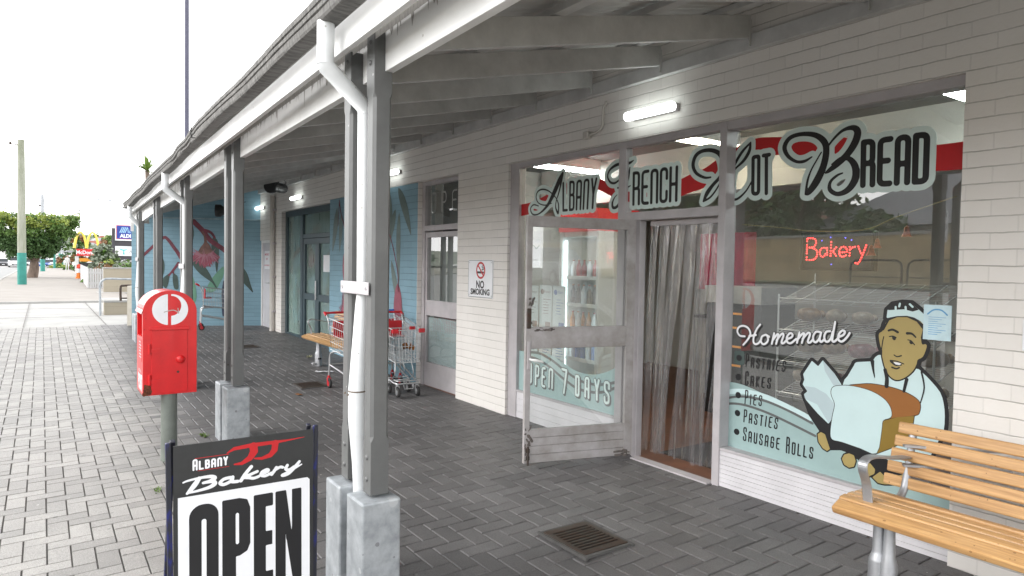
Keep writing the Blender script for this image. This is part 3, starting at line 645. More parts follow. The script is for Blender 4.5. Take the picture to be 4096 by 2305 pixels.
sl.poly(mleaf(A2, [(430, 830), (440, 770), (480, 730), (522, 708), (515, 760), (498, 840), (470, 880)], 4)); sl.poly(mleaf(A2, [(560, 705), (553, 770), (560, 840), (580, 890), (620, 880), (612, 750), (590, 722)], 4))
sl.poly(mleaf(A2, [(425, 520), (450, 560), (460, 620), (452, 700), (430, 740), (400, 640)], 4))
flat('dark_leaf', sl, mfp(.004), M_leafdark, mw, .014)
sl = Shape()
sl.poly(mleaf(A0, [(575, 550), (510, 600), (440, 680), (380, 770), (345, 870), (400, 890), (470, 860), (530, 760), (575, 660)], 4)); sl.poly(mleaf(A0, [(130, 610), (170, 680), (205, 800), (220, 960), (180, 1050), (130, 1000), (110, 800)], 4))
flat('green_leaf', sl, mfp(.0025), M_leafgreen, mw, .014)
sl = Shape().poly(mleaf(A0, [(580, 730), (560, 800), (548, 900), (550, 1020), (560, 1200), (600, 1150), (610, 900)], 4)); flat('navy_leaf', sl, mfp(.003), mat('mural_navy', (.02, .03, .07), .5), mw, .014)
st = Shape()
def mst(o, pts, r0, r1):
    q = catmull(mp2(pts, *o), 6); st.stroke([(p[0], p[1], r0+(r1-r0)*i/(len(q)-1)) for i, p in enumerate(q)])
mst(A1, [(950, 630), (1030, 710), (1120, 800), (1180, 880), (1250, 960), (1340, 1020), (1440, 1090), (1560, 1200)], .055, .05)
mst(A1, [(1110, 795), (1200, 815), (1260, 850), (1300, 910)], .035, .025)
mst(A2, [(620, 590), (560, 670), (510, 730)], .03, .018); mst(A2, [(556, 680), (565, 710)], .02, .012)
mst(A2, [(440, 300), (470, 290), (520, 340), (570, 410), (620, 480), (700, 620)], .03, .04); mst(A2, [(200, 510), (260, 455), (335, 385)], .03, .03)
flat('branch', st, mfp(.006), M_stem, mw, .012)
cp = Shape().poly(mleaf(A1, [(1165, 965), (1130, 1010), (1090, 1060), (1070, 1130), (1160, 1150), (1270, 1130), (1250, 1060), (1215, 1000)], 4))
q = catmull(mp2([(1125, 820), (1160, 900), (1170, 980)], *A1), 6); cp.stroke([(p[0], p[1], .014+.02*i/len(q)) for i, p in enumerate(q)])
flat('gumnut_cap', cp, mfp(.008), M_cap, mw, .012)
fl = Shape(); rf = random.Random(2)
fl.poly(mp2([(1010, 1130), (1280, 1125), (1330, 1240), (1240, 1265), (1120, 1265), (1000, 1190)], *A1))
for i in range(90):
    t = rf.random(); a = muv(500+(1070+210*t)/3.625, 700+(1110+30*rf.random())/3.625); e = muv(500+(940+440*t+rf.uniform(-25, 25))/3.625, 700+(1190+140*math.sin(math.pi*t)*rf.uniform(.6, 1)+rf.uniform(-10, 30))/3.625); fl.stroke([(*a, .011), (*e, .005)])
flat('blossom', fl, mfp(.0065), M_pink, mw, .011)
fl = Shape()
for i in range(46):
    t = rf.random(); a = muv(500+(1060+220*t)/3.625, 700+(1150+30*rf.random())/3.625); e = muv(500+(920+470*t+rf.uniform(-25, 25))/3.625, 700+(1060+250*rf.random())/3.625); fl.stroke([(*a, .006), (*e, .004)])
flat('blossom_threads', fl, mfp(.0095), M_palepink, mw, .009)
# ================================================================ VERANDAH
TY_post = [(3, -2.68), (-1.85, -2.545), (-5.62, -2.425), (-8.95, -2.34), (-11.9, -2.34), (-14.3, -2.37), (-15.6, -2.40)]
TZ_beam = [(3, 2.625), (-1.85, 2.625), (-5.62, 2.63), (-8.95, 2.585), (-11.9, 2.505), (-14.3, 2.37), (-15.5, 2.36)]
TY_fas = [(3, -2.86), (-1.85, -2.72), (-4.7, -2.64), (-8.5, -2.55), (-13.8, -2.48), (-15.5, -2.49)]
TZ_fas = [(3, 2.735), (-1.85, 2.735), (-4.7, 2.72), (-8.5, 2.70), (-13.8, 2.62), (-15.5, 2.57)]
TY_gut = [(3, -2.99), (-1.85, -2.85), (-5.4, -2.755), (-9.6, -2.65), (-15.2, -2.60), (-15.6, -2.6)]
TZ_gut = [(3, 2.875), (-1.85, 2.865), (-5.4, 2.865), (-9.6, 2.80), (-15.2, 2.665), (-15.6, 2.66)]
SH = .89
def near(p): return CAM+(Vector(p)-CAM)*SH
def shrink_mesh(o):
    for v in o.data.vertices: v.co = near(v.co)
    return o
def shrink_thing(t): t.location = near(t.location); t.scale = [k*SH for k in t.scale]; return t
yp = lambda x: lerp_tab(TY_post, x); zb = lambda x: lerp_tab(TZ_beam, x)
ver = thing('verandah_roof', 'grey timber framed verandah roof with weathered gutter sloping out over the footpath', 'verandah roof')
XE = -15.35
def strip_along(tabY, tabZ, prof, xs, wob=None):
    """profile (dy, dz) swept along x following the two tables"""
    b = MB(); n = len(prof); vs = []
    for x in xs:
        y, z = lerp_tab(tabY, x), lerp_tab(tabZ, x)
        for k, (dy, dz) in enumerate(prof):
            wy, wz = wob(x, k) if wob else (0, 0)
            vs.append((x, y+dy+wy, z+dz+wz))
    fs = [(i*n+j, i*n+(j+1) % n, (i+1)*n+(j+1) % n, (i+1)*n+j) for i in range(len(xs)-1) for j in range(n)]
    fs += [tuple(range(n)), tuple(range((len(xs)-1)*n, len(xs)*n))]
    b.add(vs, fs); return b
knots = [3, -1.85, -4.7, -5.62, -8.95, -11.9, -13.8, -14.3, XE]
shrink_mesh(strip_along([(x, y+.012) for x, y in TY_post], TZ_beam, [(0, 0), (.05, 0), (.05, .30), (0, .30)], knots).build('beam', M_white, ver, .002))
# streaks of grime that have run down the beam under the fascia
rg = random.Random(9); gsh = Shape()
for i in range(700):
    x = 2.9-rg.random()**1.0*17; L = rg.uniform(.03, .13)*rg.choice([1, 1, .5, 1.3]); gsh.stroke([(x, .235, rg.uniform(.006, .013)), (x+rg.uniform(-.004, .004), .235-L, .002)])
gsh.poly([(3, .35), (3, .222), (-15.2, .222), (-15.2, .35)])  # solid band greys the top of the beam behind the streaks
shrink_mesh(flat('grime_streaks_and_band', gsh, lambda x, y: (x, yp(x)+.0105, zb(x)+min(y, .297)), mat('streak_and_band_grey', (.52, .50, .475), .7, var=.25, scale=12, stretch=(9, 1, 1)), ver, .02))
shrink_mesh(strip_along(TY_fas, TZ_fas, [(0, 0), (.035, 0), (.035, .16), (0, .16)], [3, -1.85, -2.9, -4.7, -6.8, -8.5, -11, -13.8, XE]).build('fascia_board', M_white, ver, .002))
gx = [3-i*.15 for i in range(int((3-XE-.05)/.15)+1)]
rg = random.Random(12); ph = [rg.uniform(0, 6) for _ in range(6)]
def gwob(x, k):
    s = .010*math.sin(x*1.3+ph[0])+.006*math.sin(x*3.1+ph[1])
    if x < -6.0: s += .012*math.sin(x*2.1+ph[2])
    dent = math.exp(-((x+6.9)/.35)**2)*.05+math.exp(-((x+7.9)/.3)**2)*.035
    lift = math.exp(-((x+5.9)/.5)**2)*.02
    return (dent*(1 if 2 <= k <= 4 else .3) + (rg.uniform(-.002, .002)), s*.8+(dent*.7 if k < 4 else -dent*.2)+lift*(k > 4))
gprof = [(.10, .0), (.02, .0), (.006, .006), (0, .02), (-.004, .05), (.004, .056), (-.008, .062), (-.010, .085), (-.002, .09), (-.014, .096), (-.016, .125), (-.008, .135), (.0, .13), (.008, .12), (.012, .03), (.10, .02)]
shrink_mesh(strip_along(TY_gut, TZ_gut, gprof, gx, gwob).build('gutter', M_gutter, ver))
b = MB(); b.tube([(-6.15, -2.74, 2.87), (-6.15, -2.762, 2.865), (-6.15, -2.775, 2.90), (-6.15, -2.775, 2.99)], .006, 6); shrink_mesh(b.build('gutter_joint_bead', M_black, ver))
old_tables = (TY_post, TZ_beam, TY_fas, TZ_fas)
def moved(tabY, tabZ):
    q = [near((x, y, z)) for (x, y), z in zip(tabY, [lerp_tab(tabZ, x) for x, _ in tabY])]
    return [(p.x, p.y) for p in q], [(p.x, p.z) for p in q]
TY_fas, TZ_fas = moved(TY_fas, TZ_fas); TY_post, TZ_beam = moved(TY_post, TZ_beam)
b = MB(); b.box(-16, 3.6, -.05, -.001, 3.10, 3.208); b.build('wall_plate', M_rafter, ver, .003)
raf = []
k = 0
x = 2.76
while x > -14.6:
    dz = zb(x)-zb(-1.5)
    yi = yp(x)+.055; zi = 3.178-.223*(-.055-yi)+dz
    b = MB(); th = .045
    b.add([(x, yi, zi), (x, -.055, 3.178), (x, -.055, 3.335), (x, yi, zi+.157), (x-th, yi, zi), (x-th, -.055, 3.178), (x-th, -.055, 3.335), (x-th, yi, zi+.157)],
          [(0, 1, 2, 3), (7, 6, 5, 4), (0, 4, 5, 1), (1, 5, 6, 2), (2, 6, 7, 3), (3, 7, 4, 0)])
    rf_ = b.build('rafter', M_rafter, ver, .002)
    b = MB(); b.box(x+.001, x+.004, -.075, -.0505, 3.12, 3.30); b.build('rafter_bracket', M_rafter, rf_)
    x -= .82
def roofz(x, y):
    yi = yp(x)+.055; f = (y-yi)/(-.055-yi); dz = zb(x)-zb(-1.5)
    return (3.178-.223*(-.055-yi)+dz)*(1-f)+3.178*f+.157
for yy in (-.30, -1.02, -1.72, -2.32):
    b = MB(); kk = [3, -1.85, -5.62, -8.95, -11.9, -14.3, XE+.1]
    for a, c in zip(kk[:-1], kk[1:]): b.bar((a-.001, yy, roofz(a, yy)+.0225), (c, yy, roofz(c, yy)+.0225), .07, .042)
    b.build('purlin', M_rafter, ver, .002)
b = MB(); xs2 = [3.2-i*.019 for i in range(int((3.2-XE)/.019))]; vs = []
for i, x in enumerate(xs2):
    w = .004*math.sin(x*2*math.pi/.076)
    ye = lerp_tab(TY_fas, x)+.0; ze = lerp_tab(TZ_fas, x)+.205
    vs += [(x, .04, roofz(x, -.05)+.065+w), (x, ye, ze+w)]
b.smooth = True; b.add(vs, [(2*i, 2*i+1, 2*i+3, 2*i+2) for i in range(len(xs2)-1)])
b.build('roof_sheet', mat('roof_sheet_underside', (.52, .515, .49), .55, .1, var=.12, scale=2), ver)
b = MB(); b.box(XE-.02, XE+.02, -2.44, -2.1, 2.38, 2.66); b.box(XE-.03, XE+.0, -2.46, -2.40, 2.2, 2.5); shrink_mesh(b.build('end_trim', M_white, ver))

TY_post, TZ_beam, TY_fas, TZ_fas = old_tables
# the whole front line (traced at a trial distance) set back to its true distance and size
# posts: a pair of chamfered timbers on steel stirrup boxes
def make_post(label):
    t = thing('verandah_post', label, 'post', (-1.85, -2.545, 0), 0, 'paired posts holding up the verandah')
    def timber(dx, z0, z1, top):
        f = MB(); hx, hy, c = .05, .0525, .016
        full = [(-hx, -hy), (hx, -hy), (hx, hy), (-hx, hy)]
        def ring(c_): return [(-hx+c_, -hy), (hx-c_, -hy), (hx, -hy+c_), (hx, hy-c_), (hx-c_, hy), (-hx+c_, hy), (-hx, hy-c_), (-hx, -hy+c_)]
        zs = [(z0, .002), (z0+.29, .002), (z0+.32, c), (top-.35, c), (top-.32, .002), (z1, .002)]
        vs = []
        for z, c_ in zs: vs += [(dx+x_, y_, z) for x_, y_ in ring(c_)]
        fs = [(i*8+j, i*8+(j+1) % 8, (i+1)*8+(j+1) % 8, (i+1)*8+j) for i in range(5) for j in range(8)]+[tuple(range(8)), tuple(range(40, 48))]
        f.add(vs, fs); o = f.build('post', M_post, t)
        for z in (z0+.08, z0+.2, top-.05, top-.16): MB().tube([(dx, -hy+.002, z), (dx, -hy-.006, z), (dx, -hy-.009, z)], [.015, .013, .005], 10).build('bolt', M_post, o)
        return o
    timber(0, .33, 2.83, 2.83); timber(-.335, .33, 2.80, 2.80)
    for dx in (0, -.335):
        f = MB(); f.box(dx-.115, dx+.115, -.125, .10, -.36, .315); o = f.build('stirrup_box', M_galv, t, .012, seg=2)
        f = MB(); f.box(dx+.0, dx+.012, -.03, .03, .316, .34); f.build('spigot', M_galv, t)
    return t
post_labels = ['nearest grey post pair, in front of the shop door with a white downpipe between',
 'second grey post pair, just behind the red letterbox and without a downpipe', 'middle grey post pair with a slim white downpipe, beyond the letterbox top',
 'fourth grey post pair of the verandah, in front of the mural', 'farthest grey post pair, at the street end of the blue mural wall']
p0 = make_post(post_labels[0])
for i, (x, y) in enumerate([(-5.63, -2.425), (-8.98, -2.34), (-11.9, -2.34), (-14.3, -2.37)]):
    q = dup(p0, (x, y, gz(x)), None, post_labels[i+1])
    sc = (zb(x)-2.625-gz(x))
    for c in kids(q):
        if c.name.startswith('post'):
            # shorten the timbers to meet the lower beam
            me = c.data.copy(); c.data = me
            for v in me.vertices:
                if v.co.z > 1.2: v.co.z += sc
            for g in kids(c):
                gm = g.data.copy(); g.data = gm
                for v in gm.vertices:
                    if v.co.z > 1.2: v.co.z += sc
for o_ in [o for o in bpy.data.objects if o.name.startswith('verandah_post')]: shrink_thing(o_)
# downpipes
def make_pipe(x, label, clip_z):
    yg = lerp_tab(TY_gut, x)+.045; zg = lerp_tab(TZ_gut, x); xp = x-.165; py = yp(x)-.015; g = gz(x)
    t = thing('downpipe', label, 'downpipe', (xp, py, .3+g), 0, 'downpipes from the verandah gutter')
    L = lambda p: (p[0]-xp, p[1]-py, p[2]-.3-g)
    f = MB(); f.tube([L((xp+.05, yg, zg+.01)), L((xp+.05, yg, zg-.215))], .046, 20); f.build('dropper', M_pipe, t)
    f = MB(); f.tube([L((xp+.05, yg+.0, zg-.20)), L((xp+.05, yg+.004, zg-.222)), L((xp+.005, py-.004, zg-.40)), L((xp, py, zg-.43))], [.0455, .047, .044, .043], 20); f.build('offset_bend', M_pipe, t)
    f = MB(); f.tube([L((xp, py, zg-.415)), L((xp, py, 1.42+g)), L((xp-.002, py-.004, 1.36+g)), L((xp-.016, py-.022, .88+g)), L((xp-.016, py-.022, .87+g))], [.040, .037, .039, .052, .053], 20); f.build('upper_length', M_pipe, t)
    f = MB(); f.tube([L((xp-.016, py-.022, .868+g)), L((xp-.015, py-.022, .72+g)), L((xp-.004, py-.008, .45+g)), L((xp+.002, py+.0, .16+g))], [.054, .0535, .046, .042], 20); f.build('lower_length', M_pipe, t)
    f = MB(); f.tube([L((xp-.016, py-.022, .864+g)), L((xp-.016, py-.022, .872+g))], .0548, 20)
    f.tube([L((xp+.01, py-.087, .855+g)), L((xp+.01, py-.094, .855+g))], .007, 8); f.tube([L((xp-.05, py-.08, .855+g)), L((xp-.05, py-.088, .855+g))], .006, 8); f.build('joint_stain', mat('pipe_joint_dirt', (.16, .13, .10), .8), t)
    f = MB(); f.box(-.21, .20, -.056, -.048, 1.42-.3, 1.49-.3); f.build('clamp_bracket', M_frame, t, .003)
    shrink_thing(t)
    for sx in (-.18, .17): MB().tube([(sx, -.056, 1.455-.3), (sx, -.0595, 1.455-.3)], .008, 8).build('screw', M_steel, t)
    return t
make_pipe(-1.85, 'nearest white downpipe, running between the two timbers of the front post', 0)
make_pipe(-8.98, 'white downpipe on the middle post, above the red letterbox', 0)
make_pipe(-14.3, 'farthest white downpipe, at the far corner of the gutter', 0)
t = thing('wall_downpipe', 'thick cream downpipe fixed to the white brick wall beside the emergency door', 'downpipe', (-13.08, -.06, .12))
f = MB(); f.tube([(0, 0, 0), (0, 0, 2.85)], .052, 16); f.build('pipe', mat('cream_pipe', (.58, .55, .51), .5, var=.06), t)
for z in (.42, 1.15, 1.85, 2.55): MB().box(-.07, .09, -.02, .06, z-.02, z+.02).build('pipe_clip', M_frame, t, .005)

# lights
M_lamp = emit('fluorescent_diffuser', (.93, 1, .97), 2.0)
def wall_light(x, z, L, label, r=.037):
    t = thing('wall_light', label, 'wall light', (x, 0, z), 0, 'lit tube lights on the brick wall')
    f = MB(); f.box(-L/2+.02, L/2-.0, -.045, -.001, -.03, .03); f.build('base', M_frame, t, .006)
    f = MB(); f.tube([(-L/2, -.07, 0), (-L/2+.012, -.07, 0), (L/2-.012, -.07, 0), (L/2, -.07, 0)], [r*.75, r, r, r*.75], 16); f.build('diffuser', M_lamp, t)
wall_light(-2.265, 2.835, .52, 'nearest lit tube light, above the doorway and transom')
wall_light(-7.16, 2.845, .44, 'lit tube light above the blue panel, showing just right of the near post')
wall_light(-11.47, 2.81, .50, 'lit tube light above the teal framed glazed doors')
wall_light(-14.1, 2.775, .48, 'farthest lit tube light, above the emergency exit door')
t = thing('electrical_conduit', 'thin painted conduit bending down to a junction box on the brick above the door', 'conduit', (-2.86, -.02, 2.77))
f = MB(); f.tube(catmull([(.03, 0, .26), (.03, 0, .235), (.012, -.004, .22), (0, -.004, .17), (0, -.004, .1), (-.01, -.004, .05), (-.06, -.004, .015), (-.14, -.006, .0), (-.17, -.006, -.005)], 3), .011, 8); f.build('conduit', M_brick if False else mat('cream_pipe', (.58, .55, .51), .5), t)
f = MB(); f.box(-.235, -.165, -.035, .018, -.035, .03); f.build('junction_box', MATS['cream_pipe'], t, .008)
def spot(loc, rz, label):
    t = thing('spotlight', label, 'spotlight', loc, rz, 'black spotlights under the verandah roof')
    f = MB(); f.lathe([(.05, -.30), (.09, -.29), (.095, -.1), (.085, 0), (.10, .03), (.125, .06), (.13, .16), (.12, .165)], 16, (0, 0, 0), 'X'); f.build('housing', M_black, t)
    f = MB(); f.box(-.10, .0, -.03, .03, .08, .30); f.box(-.12, .02, -.11, .11, .29, .32); f.build('yoke', M_black, t, .005)
    f = MB(); f.tube(catmull([(-.25, 0, .03), (-.36, 0, .12), (-.30, 0, .16), (-.42, 0, .2)], 4), .007, 6); f.build('cable', M_black, t)
    return t
s0 = spot((-11.6, -.42, 3.0), R(-50), 'black spotlight hanging under the verandah near the emergency door')
dup(s0, (-13.4, -.95, 2.62), R(-110), 'black spotlight half hidden behind the second post pair')

# ================================================================ SHOP SIGN LETTERING
GY = .064
def gp(u, v): p = on_y(u, v, GY); return (p.x, p.z)
def C7(pts): return [gp(2000+p[0]/2.231, 550+p[1]/2.231) for p in pts]
def C1(pts): return [gp(2850+p[0]/2.0674, 300+p[1]/2.0674) for p in pts]
def C2(pts): return [gp(2850+p[0]/2.0674, 900+p[1]/2.0674) for p in pts]
def C3(pts): return [gp(2850+p[0]/1.801, 1500+p[1]/1.801) for p in pts]
def C6(pts): return [gp(3000+p[0]/1.768, 1180+p[1]/1.768) for p in pts]
def C8(pts): return [gp(2000+p[0]/1.933, 1200+p[1]/1.933) for p in pts]
def lay(k):
    def f(x, y):
        if x < -1.60: return (x, GY-.0012*k, y)
        # onto the big pane, which stands slightly askew: y = .0335 + .06 * (-.02 - x)
        d = Vector((x, GY, y))-CAM; t = (.0335-.06*.02-.0008-.0006*k-.06*CAM.x-CAM.y)/(d.y+.06*d.x); p = CAM+d*t
        return (p.x, p.y, p.z)
    return f
def pen(shape, P, widths, n=6):
    """variable-width script stroke; widths in metres, one per control point"""
    q = catmull([(p[0], p[1], w) for p, w in zip(P, widths)], n)
    shape.stroke([(a[0], a[1], max(.002, a[2])) for a in q]); return shape
L = Shape()
word(L, 'LBANY', C7([(566, 652), (845, 628), (862, 368), (566, 408)]), .0125, .75)
word(L, 'RENCH', C7([(1192, 598), (1574, 562), (1580, 265), (1196, 320)]), .0135, .62)
word(L, 'OT', C1([(332, 985), (470, 978), (470, 660), (336, 680)]), .0135, .8)
word(L, 'READ', C1([(1243, 912), (1762, 878), (1775, 492), (1250, 558)]), .0175, .72)
# swash capitals
pen(L, C7([(345, 612), (300, 602), (274, 640), (296, 688), (355, 678), (430, 600), (490, 480), (535, 375), (562, 318)]), [.006, .007, .008, .008, .008, .018, .028, .026, .014])
pen(L, C7([(562, 318), (548, 400), (525, 500), (505, 560), (498, 620), (512, 665), (522, 674), (524, 600), (505, 545)]), [.014, .012, .008, .006, .008, .012, .010, .008, .005])
pen(L, C7([(462, 588), (400, 605), (345, 585), (324, 535), (338, 485), (378, 464), (430, 475), (480, 515), (508, 550)]), [.005, .006, .006, .007, .008, .008, .007, .006, .005])
CB = lambda pts: [gp(2380+p[0]/2.731, 560+p[1]/2.731) for p in pts]
CA = lambda pts: [gp(2600+p[0]/2.155, 480+p[1]/2.155) for p in pts]
pen(L, CB([(426, 222), (372, 255), (280, 262), (215, 285), (160, 335), (140, 400), (165, 458), (205, 474), (245, 456), (310, 395)]), [.004, .013, .013, .013, .010, .009, .010, .010, .009, .007])
pen(L, CB([(384, 300), (362, 420), (325, 530), (285, 660), (262, 705), (230, 738), (198, 738), (192, 690), (215, 632), (246, 598)]), [.006, .014, .017, .018, .015, .013, .013, .011, .006, .003]); pen(L, CB([(250, 524), (310, 522), (365, 514), (390, 498)]), [.008, .007, .007, .004])
pen(L, CA([(525, 495), (470, 497), (400, 458), (373, 390), (395, 312), (450, 270), (530, 262), (600, 292), (632, 360), (635, 440), (600, 500), (545, 560), (495, 630), (462, 702)]), [.007, .010, .013, .016, .016, .014, .015, .018, .022, .020, .015, .014, .018, .008])
pen(L, CA([(462, 702), (520, 668), (575, 598), (622, 510)]), [.008, .008, .007, .007])
pen(L, CA([(695, 470), (735, 375), (795, 275), (868, 194)]), [.012, .011, .011, .006]); pen(L, CA([(868, 194), (856, 268), (812, 345), (755, 402), (715, 440)]), [.006, .013, .012, .008, .008])
pen(L, CA([(712, 420), (700, 520), (690, 620), (712, 680), (755, 680), (820, 622), (865, 552), (897, 486)]), [.020, .015, .011, .009, .009, .007, .006, .003])
pen(L, C1([(822, 678), (760, 714), (690, 716), (622, 668), (596, 596), (640, 522), (735, 490), (850, 498), (925, 555), (940, 640), (915, 760), (860, 880), (800, 965), (770, 986)]), [.005, .010, .010, .013, .017, .015, .014, .017, .021, .022, .024, .026, .020, .008])
pen(L, C1([(770, 986), (785, 880), (815, 790), (870, 690), (900, 640)]), [.008, .008, .006, .005, .005])
pen(L, C1([(955, 590), (1010, 520), (1080, 458), (1160, 436), (1200, 470), (1180, 555), (1120, 650), (1040, 730), (965, 790), (932, 814)]), [.006, .008, .010, .016, .022, .024, .022, .020, .014, .004])
pen(L, C1([(985, 740), (1060, 690), (1130, 694), (1180, 760), (1180, 860), (1120, 950), (1035, 985), (972, 950), (975, 885), (1030, 832), (1076, 812)]), [.004, .010, .016, .022, .024, .020, .014, .014, .010, .008, .005])
rib = Shape(); pts = C7([(150, 655), (270, 632), (420, 560), (600, 455), (800, 405), (900, 425), (1010, 478), (1150, 515), (1350, 520), (1560, 470), (1700, 410), (1820, 365), (1960, 265)])+C1([(60, 745), (180, 690), (345, 610), (460, 592), (620, 590), (760, 605), (1000, 605), (1300, 640), (1600, 690), (1850, 686), (2112, 662)])
q = catmull(pts, 5); top = []; bot = []
for i, p in enumerate(q):
    w = .062-.012*math.sin(i/len(q)*9)+(.02 if i > len(q)*.75 else 0); top.append((p[0], p[1]+w)); bot.append((p[0], p[1]-w))
rib.poly(top+bot[::-1])
for clp in ((-4.19, -1.605, 1.9, 2.7), (-1.595, -.02, 1.9, 2.7)):     # cut where the mullion parts the panes
    ribbon = flat('red_ribbon', rib, lay(0), M_vinyl_red, shop, .012, clip=clp)
    ribbon['label'] = 'wavy red ribbon and mint edged black shop name across the glass'
    flat('letter_halo', L, lay(1), M_vinyl_mint, ribbon, .008, grow=.034, clip=clp)
    flat('lettering', L, lay(2), M_vinyl_black, ribbon, .0055, clip=clp)

# swoosh panel with opening days on the left window
sw = Shape(); edge = C8([(-320, 300), (-150, 330), (50, 380), (205, 398), (330, 404), (420, 440), (520, 510), (620, 562), (720, 577), (800, 565), (870, 537), (906, 515)])
sw.poly(catmull(edge, 5)+[gp(2000+906/1.933, 1200+915/1.933), (-4.19, .292)])
o = flat('mint_panel', sw, lay(0), M_vinyl_teal, win, .012, clip=(-4.188, -2.702, .2935, 1.2))
for pts in ([(205, 405), (300, 412), (400, 465), (500, 545), (620, 625), (740, 655), (830, 650), (905, 635)], [(205, 440), (280, 455), (380, 515), (480, 600), (590, 680), (700, 712), (800, 712), (905, 675)]):
    s_ = Shape(); q = catmull(C8(pts), 5); s_.stroke([(p[0], p[1]) for p in q], .013); flat('grey_line', s_, lay(1), M_vinyl_grey, win, .008)
od = Shape(); x0 = 0
for ch, quad in (('O', [(222, 636), (243, 639), (245, 495), (224, 491)]), ('P', [(276, 651), (297, 656), (301, 513), (280, 507)]), ('E', [(326, 665), (346, 668), (350, 530), (330, 526)]), ('N', [(380, 672), (404, 680), (408, 540), (384, 534)]),
                 ('7', [(486, 716), (512, 722), (516, 545), (484, 535)]), ('D', [(588, 732), (610, 742), (612, 592), (590, 588)]), ('A', [(660, 745), (686, 756), (688, 606), (664, 602)]), ('Y', [(736, 765), (764, 775), (766, 622), (736, 618)]), ('S', [(810, 795), (842, 800), (846, 642), (812, 632)])):
    word(od, ch, C8(quad), .012)
sh = Shape(); sh.segs = [(a+.012, b_-.010, r, c+.012, d-.010, e) for a, b_, r, c, d, e in od.segs]+od.segs
flat('letter_shadow', sh, lay(2), M_vinyl_grey, win, .006, grow=.008); flat('lettering', od, lay(3), M_vinyl_mint, win, .005)

# display window picture: mint swoosh, baker, words
sw = Shape(); edge = C3([(70, 52), (130, 52), (200, 66), (300, 105), (420, 165), (540, 230), (650, 285), (780, 350), (950, 470), (1150, 620), (1400, 760), (1760, 880)])
sw.poly(catmull(edge, 5)+[(-.01, .25), (-1.6, .25)])
flat('mint_panel', sw, lay(0), M_vinyl_teal, dw, .012, clip=(-1.570, -.022, .2855, 1.2))
for pts in ([(70, 178), (160, 158), (260, 160), (400, 195), (560, 265), (720, 350)], [(70, 212), (150, 206), (250, 222), (400, 275), (560, 350), (740, 440)]):
    s_ = Shape(); q = catmull(C3(pts), 5); s_.stroke([(p[0], p[1]) for p in q], .0085); flat('grey_line', s_, lay(1), M_vinyl_grey, dw, .006)
for pts in ([(75, 130), (160, 118), (260, 125), (400, 165), (560, 240), (700, 312)],):
    s_ = Shape(); q = catmull(C3(pts), 5); s_.stroke([(p[0], p[1]) for p in q], .018); flat('pale_line', s_, lay(.5), M_vinyl_pale, dw, .008)
wd = Shape()
word(wd, 'PASTRIES', C2([(276, 1172), (592, 1212), (606, 1128), (278, 1098)]), .0042, 1.5, 1.42)
word(wd, 'CAKES', C2([(270, 1325), (472, 1352), (480, 1270), (274, 1245)]), .0042, 1.5, 1.4)
word(wd, 'PIES', C3([(234, 208), (350, 222), (356, 152), (238, 138)]), .0045, 1.4, 1.38)
word(wd, 'PASTIES', C3([(226, 338), (462, 388), (472, 314), (230, 272)]), .0048, 1.4, 1.3)
word(wd, 'SAUSAGE', C3([(222, 470), (478, 536), (484, 460), (226, 400)]), .005, 1.3, 1.3)
word(wd, 'ROLLS', C3([(532, 560), (718, 602), (724, 526), (536, 478)]), .005, 1.3, 1.35)
for p in C2([(220, 1100), (212, 1258), (212, 1408)])+C3([(180, 275), (174, 410)]): wd.stroke([(p[0]-.001, p[1]), (p[0]+.001, p[1])], .0225)
flat('lettering', wd, lay(2), M_vinyl_black, dw, .0042)
b_ = Shape(); b_.poly(C2([(182, 1042), (264, 1042), (262, 1158), (178, 1150)])); flat('backing_patch', b_, lay(1), mat('dark_patch', (.06, .09, .085), .5), dw, .01)
hm = Shape()
def hpen(pts, w): pen(hm, C2(pts), [w]*len(pts), 5)
CH = lambda pts: [gp(2920+p[0]/2.8, 1260+p[1]/2.8) for p in pts]
for P_ in ([(165, 240), (110, 232), (82, 185), (100, 137), (150, 123), (200, 145), (228, 200), (215, 250), (180, 300), (148, 335)], [(338, 108), (300, 160), (270, 230), (262, 300), (285, 328), (320, 315), (352, 270)], [(215, 237), (290, 226)],
           [(402, 222), (360, 240), (346, 290), (366, 327), (402, 318), (426, 280), (416, 236), (402, 222), (440, 245)], [(468, 325), (494, 205)], [(478, 285), (528, 218), (542, 232), (516, 325)], [(522, 285), (580, 212), (600, 228), (576, 308), (600, 316), (640, 275)],
           [(640, 270), (690, 250), (700, 216), (670, 206), (637, 250), (642, 304), (682, 316), (742, 268)], [(750, 312), (778, 194)], [(760, 272), (815, 207), (830, 222), (804, 314)], [(812, 272), (872, 202), (896, 217), (871, 298), (895, 310), (930, 275)],
           [(1010, 192), (962, 190), (932, 240), (937, 294), (966, 304), (1002, 260), (1020, 197), (1004, 270), (1020, 303), (1055, 275)], [(1120, 182), (1077, 190), (1056, 240), (1066, 290), (1096, 299), (1130, 260), (1150, 190)], [(1178, 78), (1152, 220), (1146, 288), (1170, 298), (1210, 260)],
           [(1215, 248), (1270, 224), (1286, 187), (1256, 176), (1217, 220), (1216, 280), (1256, 298), (1310, 250), (1340, 202)]):
    pen(hm, CH(P_), [.0072]*len(P_), 5)
sh = Shape(); sh.segs = [(a+.008, b2-.009, r, c+.008, d-.009, e) for a, b2, r, c, d, e in hm.segs]+hm.segs
flat('script_shadow', sh, lay(2), M_vinyl_black, dw, .005, grow=.0035); flat('script_lettering', hm, lay(3), M_vinyl_white, dw, .004)
